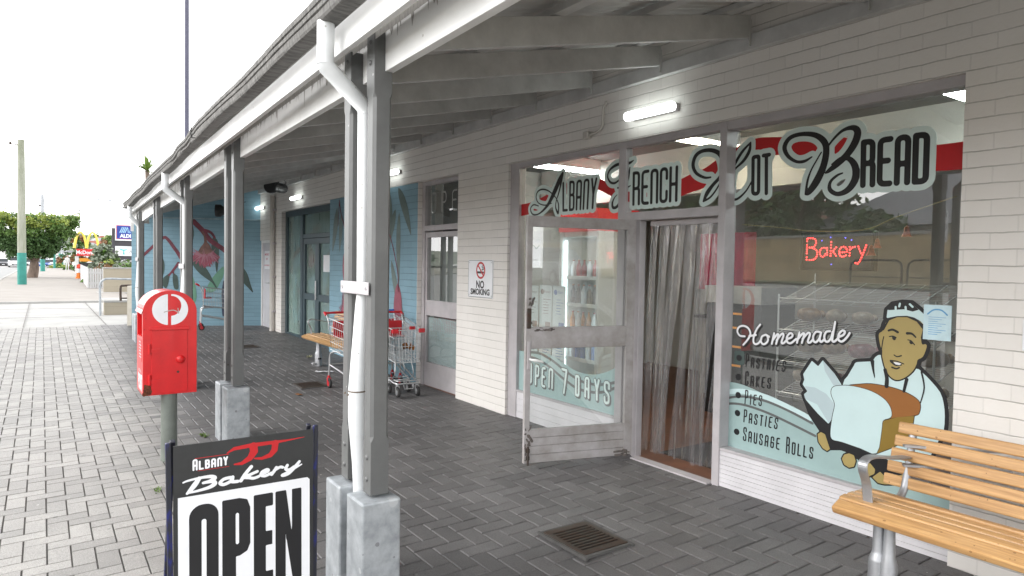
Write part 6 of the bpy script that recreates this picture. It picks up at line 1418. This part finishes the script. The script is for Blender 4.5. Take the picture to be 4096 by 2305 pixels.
f = MB(); f.box(.021, .09, -.52, 1.2, 2.18, 2.82); f.build('white_panel', M_vinyl_white, t, .01); text_mesh('lettering', 'Albany', .26, mat('sign_grey_print', (.2, .22, .24), .5), basis((.094, .66, 2.46), (0, 1, 0), (0, 0, 1)), t)
s_ = Shape().poly([(-.3, 2.68), (-.12, 2.62), (-.02, 2.60), (.1, 2.62), (.24, 2.68), (.12, 2.55), (.02, 2.52), (.02, 2.36), (.08, 2.28), (-.1, 2.28), (-.05, 2.36), (-.05, 2.52), (-.18, 2.55)]); flat('emblem', s_, lambda x, y: (.094, x, y), mat('aqua_emblem', (.1, .6, .62), .4), t, .02)
f = MB(); f.box(.021, .09, -.52, 1.2, 1.62, 2.1); f.build('dark_panel', M_slate, t, .01); text_mesh('lettering', 'Best&Less', .22, M_vinyl_white, basis((.094, .02, 1.86), (0, 1, 0), (0, 0, 1)), t, bold=.006)
f = MB(); f.box(.021, .09, -.2, 1.2, .9, 1.5); f.build('green_panel', mat('green_panel', (.06, .30, .12), .5), t)
# picket fence, garden wall, rail
M_picket = mat('white_pickets', (.50, .50, .50), .5, var=.05)
t = thing('picket_fence', 'white picket fence around the garden beside the far footpath', 'fence', (-36.4, -2.28, GZ))
f = MB()
L_ = (.12, .66)
for i in range(7): y = i*.096; f.box(-.012, .012, y, y+.078, .02, .95+.012*math.sin(i*2))
f.box(-.05, -.02, 0, .66, .2, .3); f.box(-.05, -.02, 0, .66, .7, .8); f.build('front_pickets', M_picket, t)
f = MB()
for i in range(150): x = -.05-i*.125; f.box(x-.1, x, .003*i, .003*i+.02, .02, .98+.02*math.sin(i))
f.bar((0, .03, .3), (-18.7, .48, .3), .03, .08); f.bar((0, .03, .75), (-18.7, .48, .75), .03, .08); f.build('side_pickets', M_picket, t)
t = thing('garden_wall', 'cream block garden wall between the picket fence and the blue mural wall', 'wall', (-32.3, -1.9, -.2)); f = MB(); f.box(0, .2, 0, 4.2, 0, 1.36); f.build('blockwork', brick_mat('cream_block', (.36, .32, .25), (.20, .17, .13), row=.2, width=.4, bed=.5), t); f = MB(); f.box(-.03, .23, -.03, 4.2, 1.36, 1.42); f.build('capping', M_concrete, t, .01)
f = MB(); f.box(-.5, .8, -.25, 4.2, .2, .365); f.build('plinth', M_concrete, t)
t = thing('handrail', 'galvanised hoop handrail beside the driveway, left of the mural wall', 'handrail', (-18.95, -2.82, gz(-18.95))); f = MB(); f.tube(catmull([(0, 0, -.05), (0, 0, .4), (0, 0, .78), (0, .08, .90), (0, .20, .93), (0, .6, .92), (0, 1.6, .92)], 6), .028, 12); f.tube([(0, 1.5, -.05), (0, 1.5, .92)], .028, 10); f.build('rail', M_galv, t); f = MB(); f.tube(catmull([(.05, .46, .35), (.05, .46, .7), (.05, .52, .75), (.05, .75, .75)], 4), .028, 8); f.tube([(.05, .46, .42), (.05, .7, .42)], .02, 6); f.build('gate_hoop', M_darkmetal, t)
t = thing('low_block_wall', 'low sandstone block edge with a pale top, beside the handrail', 'wall', (-19.1, -2.72, gz(-19))); f = MB(); f.box(-.3, 0, 0, 3, -.1, .30); f.build('blockwork', MATS['cream_block'], t); f = MB(); f.box(-1.4, .02, -.01, 3, .30, .36); f.build('top_slab', M_concrete, t, .01)
# shrubs
def crown_s(rx, ry, h, mi):
    def c(rg):
        a = rg.random()*6.283; k = rg.random()**.5; z = h*rg.random(); w = math.sqrt(max(.05, 1-(z/h)**2)); return (rx*k*w*math.cos(a), ry*k*w*math.sin(a), z), .22, rg.choice(mi)
    return c
LM = [M_leafA, M_leafB, M_leafC, M_leafR, M_leafG]
def shrub(label, x, y, rx, ry, h, mi, n, sz, seed): return tree('shrub', label, Vector((x, y, -.15)), crown_s(rx, ry, h, mi), [((0, 0, 0), (.1, .1, h*.6), .05, .02), ((0, 0, 0), (-.15, .05, h*.6), .04, .02)], LM, n, 26, sz, seed, 'shrubs in the far garden', 'shrub')
shrub('dry brownish shrub mounded behind the white picket fence', -40, -1.15, 2.0, .85, 1.55, [3, 3, 4, 2], 70, .17, 11)
shrub('feathery grey green shrub hiding the end of the red sign', -45.5, -1.0, 1.6, 1.0, 2.5, [4, 4, 4, 1], 90, .24, 12)
shrub('olive shrub left of the dark pylon upright, tallest of the garden', -62, .45, 1.5, 1.2, 3.5, [3, 2, 1, 1], 100, .22, 13)
shrub('low grey green bush behind the cream garden wall', -38.5, .2, 1.5, 1.1, 1.95, [4, 4, 1], 80, .2, 14)
shrub('green strappy bush behind the cream wall at the mural end', -37.0, .95, .9, .7, 1.75, [1, 2, 4], 50, .2, 15)
shrub('dull green tree clump behind the person in white', -98, -.2, 2.6, 2.4, 4.4, [0, 1, 3], 90, .35, 16)
shrub('low green street planting right of the blue car', -112, -1.9, 2.2, 1.6, .9, [1, 2], 40, .3, 17)
# barrier and person
t = thing('safety_barrier', 'orange and red safety barrier bollards at the picket fence end', 'barrier', (-55.3, -1.82, GZ)); t.scale = (.85, .8, .9); 
f = MB(); f.lathe([(.26, 0), (.24, .1), (.20, .12), (.17, .45)], 14, (0, -.12, 0)); f.build('orange_base', mat('safety_orange', (.85, .22, .02), .5), t); f = MB(); f.lathe([(.20, .45), (.17, .78)], 14, (0, -.1, 0)); f.build('white_band', M_vinyl_white, t); f = MB(); f.lathe([(.20, .78), (.18, 1.05), (.06, 1.12)], 14, (0, -.1, 0)); f.lathe([(.22, 0), (.18, .95), (.05, 1.0)], 14, (-.2, .18, 0)); f.build('red_body', mat('safety_red', (.75, .06, .02), .5), t)
pp_ = at(181, 686, 80)
M_cloth = mat('white_clothing', (.6, .6, .6), .8, var=.05); M_skin = mat('skin', (.50, .30, .22), .6)
def person(label, loc, rz):
    t = thing('person', label, 'person', loc, rz)
    P = {0: (0, 0, .95), 1: (0, 0, 1.15), 2: (0, 0, 1.38), 3: (0, 0, 1.5), 4: (.02, 0, 1.60), 5: (.02, 0, 1.72), 6: (0, .17, 1.40), 7: (-.03, .24, 1.15), 8: (.06, .25, .92), 9: (0, -.17, 1.40), 10: (.05, -.24, 1.15), 11: (.16, -.22, .95), 12: (0, .09, .90), 13: (.08, .10, .50), 14: (.0, .10, .08), 15: (.12, .11, .03), 16: (0, -.09, .90), 17: (-.02, -.10, .50), 18: (-.16, -.10, .10), 19: (-.05, -.11, .03), 20: (.10, .25, .84), 21: (.2, -.21, .88)}
    E_ = [(0, 1), (1, 2), (2, 3), (3, 4), (4, 5), (2, 6), (6, 7), (7, 8), (8, 20), (2, 9), (9, 10), (10, 11), (11, 21), (0, 12), (12, 13), (13, 14), (14, 15), (0, 16), (16, 17), (17, 18), (18, 19)]
    rad = {0: .15, 1: .14, 2: .16, 3: .06, 4: .09, 5: .085, 6: .065, 7: .05, 8: .035, 9: .065, 10: .05, 11: .035, 12: .095, 13: .065, 14: .045, 15: .04, 16: .095, 17: .065, 18: .045, 19: .04, 20: .035, 21: .035}
    me = bpy.data.meshes.new('body'); me.from_pydata([P[i] for i in range(22)], E_, []); o = bpy.data.objects.new('body', me); COL.objects.link(o)
    sk = o.modifiers.new('skin', 'SKIN'); 
    for i, v in enumerate(me.skin_vertices[0].data): v.radius = (rad[i], rad[i]*.95); v.use_root = (i == 0)
    o.modifiers.new('sub', 'SUBSURF').levels = 2; o.modifiers['sub'].render_levels = 2
    dg = bpy.context.evaluated_depsgraph_get(); m2 = bpy.data.meshes.new_from_object(o.evaluated_get(dg)); bpy.data.objects.remove(o); m2.materials.clear(); m2.materials.append(M_cloth); m2.materials.append(M_skin)
    for p in m2.polygons: p.use_smooth = True; p.material_index = 1 if (p.center.z > 1.5 or (p.center.z < .93 and abs(p.center.y) > .18)) else 0
    o = bpy.data.objects.new('body', m2); COL.objects.link(o); o.parent = t
    MB().lathe([(.10, 1.66), (.11, 1.70), (.10, 1.77), (.05, 1.82)], 14, (.01, 0, 0)).build('hair', mat('grey_hair', (.3, .26, .22), .8), t); return t
person('person in white clothes walking on the far footpath', (pp_.x, pp_.y-.45, GZ-.02), R(10))
# parked cars
M_tyre = M_rubber; M_cglass = mat('car_glass', (.03, .035, .04), .1, var=.05); M_headl = mat('headlight', (.75, .77, .8), .15)
def car(label, loc, rz, col, tall=1.0, group='cars parked along the far street'):
    t = thing('parked_car', label, 'car', loc, rz, group); mname = 'car_paint_'+col[0]; m = mat(mname, col[1], .3, .2, var=.04, coat=.6)
    W2 = .86; k = tall
    low = [(2.1, .32), (2.15, .5), (2.05, .72*k), (1.15, .90*k), (-1.9, .95*k), (-2.1, .8*k), (-2.12, .4), (-2.0, .26), (1.95, .22)]
    f = MB()
    sec = [(-W2, 1), (-W2*.55, 1.0), (W2*.55, 1.0), (W2, 1)]
    f.prism(low, (0, -W2, 0), (1, 0, 0), (0, 0, 1), (0, 2*W2, 0)); f.build('body', m, t, .07, seg=2)
    f = MB(); a = [(1.05, .88*k), (.35, 1.40*k), (-1.2, 1.45*k), (-1.85, .93*k)]; vs = [(x, s*(W2-.06-.16*(z-.88*k)/(.57*k)), z) for s in (-1, 1) for x, z in a]; f.add(vs, [(0, 1, 2, 3), (7, 6, 5, 4), (0, 4, 5, 1), (1, 5, 6, 2), (2, 6, 7, 3)]); f.build('windows', M_cglass, t, .03)
    f = MB(); vs = [(x, s*(W2-.21), z) for s in (-1, 1) for x, z in ((.36, 1.405*k), (-.5, 1.475*k), (-1.25, 1.455*k))]; f.add(vs, [(0, 1, 4, 3), (1, 2, 5, 4)]); f.add([(x, y, z-.03) for x, y, z in vs], [(3, 4, 1, 0), (4, 5, 2, 1)]); f.build('roof', m, t)
    for x in (1.3, -1.3):
        for s in (-1, 1):
            f = MB(); f.tube([(x, s*(W2-.2), .32), (x, s*(W2-.17), .32), (x, s*(W2+.0), .32), (x, s*(W2+.02), .32)], [.28, .32, .32, .28], 18); w = f.build('wheel', M_tyre, t); f = MB(); f.tube([(x, s*(W2+.0), .32), (x, s*(W2+.028), .32)], [.2, .17], 14); f.build('rim', M_steel, w)
    for s in (-1, 1): f = MB(); f.box(1.98, 2.1, s*.5, s*.8, .60*k, .72*k); f.build('headlight', M_headl, t, .03)
    f = MB(); f.box(2.1, 2.17, -.45, .45, .42, .6); f.build('grille', M_black, t, .01); f = MB(); f.box(2.17, 2.18, -.2, .2, .36, .46); f.build('number_plate', M_vinyl_white, t)
    return t
W_c, K_c, S_c, B_c, D_c = ('white', (.72, .72, .72)), ('black', (.02, .02, .022)), ('silver', (.45, .46, .48)), ('blue', (.02, .10, .42)), ('dark_grey', (.10, .10, .11))
for u, d, c, tl, l in ((6, 118, D_c, 1, 'dark grey car at the left edge of the parked row'), (22, 128, K_c, 1, 'black car, second from the left in the far row'), (37, 114, W_c, 1.25, 'white four wheel drive, left of the big power pole'), (67, 118, W_c, 1, 'white car between the power pole and the tree trunk'), (90, 116, S_c, 1, 'silver car just right of the tree trunk'), (112, 111, B_c, 1, 'bright blue car facing the camera, behind the slim grey pole'), (130, 122, W_c, 1, 'white car right of the blue car'), (143, 134, D_c, 1, 'dark car far back between the thin teal poles')):
    p = at(u, 679, d); car(l, (p.x, p.y, -.12), math.atan2(CAM.y-p.y, CAM.x-p.x)+R(random.Random(int(u)).uniform(-6, 6)), c, tl)
for u, v, d, c, l in ((8, 654, 175, W_c, 'white car high on the far car park slope at the left edge'), (30, 648, 190, S_c, 'silver car on the far car park slope')):
    p = at(u, v, d); car(l, (p.x, p.y, p.z-.7), math.atan2(CAM.y-p.y, CAM.x-p.x)+.7, c)
# car park slope, hill and houses
b = MB(); b.add([(-135, -60, -.2), (-135, 60, -.2), (-260, 90, 3.2), (-260, -110, 3.2)], [(0, 1, 2, 3)]); struct(b.build('car_park', mat('car_park_paving', (.42, .41, .40), .8)))
def hill_mesh():
    b = MB(); nx, ny = 12, 40; vs = []; rg = random.Random(6)
    for i in range(nx+1):
        for j in range(ny+1):
            x = -262-i*45; y = -420+j*21; t_ = i/nx; vs.append((x, y, .5+24*t_**.9*(.75+.25*math.sin(y*.021+1.0))+1.2*math.sin(y*.07+i)))
    b.smooth = True; b.add(vs, [(i*(ny+1)+j, i*(ny+1)+j+1, (i+1)*(ny+1)+j+1, (i+1)*(ny+1)+j) for i in range(nx) for j in range(ny)]); return b.build('hill', mat('hill_scrub', (.17, .20, .14), .9, var=.3, scale=.08))
struct(hill_mesh())
def house(label, p, w, dp, h, rz, wallc, roofc, nwin=3, flat_roof=False, cat='house', name='house', grp='houses on the far hill'):
    t = thing(name, label, cat, p, rz, grp); f = MB(); f.box(-dp/2, dp/2, -w/2, w/2, -2, h); f.build('wall', wallc, t)
    f = MB()
    if flat_roof: f.box(-dp/2-.2, dp/2+.2, -w/2-.2, w/2+.2, h+.01, h+.5)
    else: f.add([(-dp/2-.5, -w/2-.5, h), (dp/2+.5, -w/2-.5, h), (dp/2+.5, w/2+.5, h), (-dp/2-.5, w/2+.5, h), (0, -w/2+dp*.3, h+dp*.28), (0, w/2-dp*.3, h+dp*.28)], [(0, 1, 4), (1, 2, 5, 4), (2, 3, 5), (3, 0, 4, 5), (3, 2, 1, 0)])
    f.build('roof', roofc, t)
    for i in range(nwin): y = -w/2+w*(i+.5)/nwin; f = MB(); f.box(dp/2, dp/2+.06, y-w*.28/nwin, y+w*.28/nwin, h*.35, h*.78); f.build('window', M_cglass, t)
    return t
Mr1 = mat('red_roof', (.28, .10, .07), .8, var=.1); Mr2 = mat('grey_roof', (.30, .31, .33), .7, var=.1); Mw1 = mat('white_render', (.70, .69, .66), .8, var=.03); Mw2 = mat('cream_render_wall', (.58, .53, .44), .8, var=.03)
for i, (u, v, d, w, dp, h, rz, a, c, l) in enumerate(((10, 611, 330, 16, 9, 4, .2, Mw1, Mr1, 'cream house with a red roof, highest at the left edge of the hill'), (33, 617, 350, 14, 9, 4, -.1, Mw1, Mr2, 'white house with a grey roof beside the red roofed one'), (262, 622, 340, 13, 9, 4, .3, Mw1, Mr2, 'white hillside house right of the golden arches'), (238, 628, 330, 12, 8, 4, .1, Mw2, Mr1, 'cream hillside house seen through the golden arches'), (275, 612, 420, 14, 9, 4, .1, Mw1, Mr1, 'small hillside house beside the floodlight mast'), (212, 634, 310, 12, 8, 4, .1, Mw1, Mr2, 'low white house left of the golden arches'))):
    p = at(u, v, d); house(l, (p.x, p.y, p.z-h*.5), w, dp, h, rz, a, c)
for u, v, d, w, dp, h, rz, l in ((4, 643, 165, 15, 9, 6.5, .1, 'large white commercial building at the left edge'), (32, 648, 178, 12, 8, 5, .1, 'white commercial building between the left edge and the power pole'), (95, 655, 200, 22, 8, 4.5, 0, 'long pale building glimpsed under the tree crown'), (150, 656, 190, 14, 8, 5, 0, 'white shed behind the thin teal poles')):
    p = at(u, v, d); house(l, (p.x, p.y, p.z-h*.55), w, dp, h, rz, Mw1, Mr2, 4, True, 'building', 'commercial_building', 'commercial buildings along the far street')
rg = random.Random(17); f = MB()
for i in range(260):
    i_ = rg.random()**.7; x = -275-i_*470; y = -190+rg.random()*330; z = .5+24*((-262-x)/540)**.9*(.75+.25*math.sin(y*.021+1)); f.cur = rg.randrange(2); leaves(f, (x, y, z+1.5), 16, 3.2, 2.4, rg, .6)
tag(f.build('hillside_trees', [M_leafA, M_leafG]), 'hazy belt of trees covering the far hill', 'trees', kind='stuff')

# ================================================================ THE OTHER SIDE OF THE STREET (seen in the shop glass)
def sm(t): t = max(0, min(1, t)); return t*t*(3-2*t)
def gr(x, y): return 1.1*sm((-y-8)/7.5)*sm((x+48)/18)
def grid(name, x0, x1, nx, y0, y1, ny, dz, m):
    b = MB(); vs = [(x0+(x1-x0)*i/nx, y0+(y1-y0)*j/ny, gr(x0+(x1-x0)*i/nx, y0+(y1-y0)*j/ny)+dz+gz(x0+(x1-x0)*i/nx)*.5) for i in range(nx+1) for j in range(ny+1)]
    b.smooth = True; b.add(vs, [(i*(ny+1)+j, (i+1)*(ny+1)+j, (i+1)*(ny+1)+j+1, i*(ny+1)+j+1) for i in range(nx) for j in range(ny)]); return struct(b.build(name, m))
for o in list(bpy.data.objects):
    if o.name == 'road':
        for v in o.data.vertices: pass
grid('road_camber', -50, 30, 60, -15.2, -7.0, 12, -.09, M_asphalt)
grid('far_bank', -60, 40, 60, -60, -15.36, 24, -.02, mat('dry_lawn', (.16, .17, .06), .9, var=.25, scale=2))
M_stone = brick_mat('sandstone_block', (.50, .39, .23), (.30, .24, .15), row=.3, width=.6, var=.2, bed=.6)
t = thing('retaining_wall', 'yellow sandstone retaining wall across the street, reflected in the display window', 'wall', (-18, -18.4, 1.28)); f = MB(); f.box(-14, 30, -.35, 0, -.6, 1.55); f.build('stonework', M_stone, t); f = MB(); f.box(-14, 30, -.40, .04, 1.55, 1.65); f.build('capping', M_concrete, t)
def crown_r(r, h0, h1):
    def c(rg):
        a = rg.random()*6.283; k = rg.random()**.4; q = rg.random(); z = h0+(h1-h0)*q; w = math.sin(math.pi*min(.98, .12+q*.86))**.7; return (r*k*w*math.cos(a), r*k*w*math.sin(a), z), .55, rg.choice([0, 0, 1, 1, 2])
    return c
for x, y, r, h, l, sd_ in ((-27.5, -22, 3.0, 6.4, 'dark green tree across the street, farthest left in the reflection', 41), (-23.4, -23.5, 3.2, 6.0, 'bushy tree across the street, mirrored behind the shop name', 42), (-19.7, -22.5, 2.8, 5.6, 'spreading tree across the street, mirrored beside the neighbouring house', 43), (-15.4, -21.5, 1.5, 2.7, 'low round tree across the street in front of the mirrored house', 44), (-9.6, -21.5, 1.5, 3.2, 'leafy tree across the street, mirrored at the right edge of the window', 45)):
    tree('garden_tree', l, Vector((x, y, .9)), crown_r(r, 1.0, h), [((0, 0, -.2), (.1, .1, h*.5), .22, .12), ((.1, .1, h*.5), (.8, .5, h*.8), .1, .03), ((.1, .1, h*.4), (-.8, -.3, h*.75), .1, .03)], [M_leafA, M_leafB, M_leafG], 130, 40, .3, sd_, 'trees across the street')
house('white weatherboard house with a broad grey roof across the street, mirrored in the window', (-13.8, -30, .9), 10, 15, 2.5, R(90), Mw1, Mr2, 3, grp=None)
house('cream house across the street, mirrored in the open door glass', (-30, -28, 1.0), 9, 12, 3.6, R(90), Mw2, Mr1, 3, grp=None)
M_signpost = mat('orange_sign_post', (.55, .24, .03), .6)
t = thing('speed_sign', 'white end of speed zone sign on an orange post across the street', 'sign', (-9.70, -16.4, gr(-9, -16.4)-.06)); MB().tube([(0, 0, -.2), (0, 0, 1.6)], .04, 10).build('post', M_signpost, t)
f = MB(); f.box(-.19, .19, .045, .055, 1.42, 2.32); f.build('plate', M_vinyl_white, t, .004); Ms = lambda z: basis((0, .0565, z), (-1, 0, 0), (0, 0, 1))
text_mesh('lettering', 'END', .17, M_vinyl_black, Ms(2.2), t, bold=.004); text_mesh('lettering', '40', .22, M_vinyl_black, Ms(1.86), t, bold=.006); text_mesh('lettering', 'AREA', .14, M_vinyl_black, Ms(1.52), t, bold=.003)
s_ = Shape().stroke([(.155*math.cos(a), 1.86+.155*math.sin(a)) for a in [6.2832*i/32 for i in range(33)]], .012); flat('ring', s_, lambda x, y: (x, .0565, y), M_vinyl_black, t, .008)
t = thing('street_railing', 'dark tubular safety railing across the street, mirrored in the window', 'railing', (-10.98, -17.2, gr(-9, -17)-.2)); f = MB()
for i in range(3): x = -2.2+i*2.0; f.tube(catmull([(x, 0, -.1), (x, 0, .8), (x+.12, 0, 1.0), (x+.3, 0, 1.05), (x+1.5, 0, 1.05), (x+1.7, 0, 1.0), (x+1.8, 0, .8), (x+1.8, 0, -.1)], 4), .035, 8); f.tube([(x, 0, .5), (x+1.8, 0, .5)], .02, 6)
f.build('rail', M_darkmetal, t)
car('silver hatchback parked across the street, mirrored in the open door', (-20.6, -13.3, gr(-20, -13.3)-.05), R(8), S_c, 1.05, 'cars parked across the street')
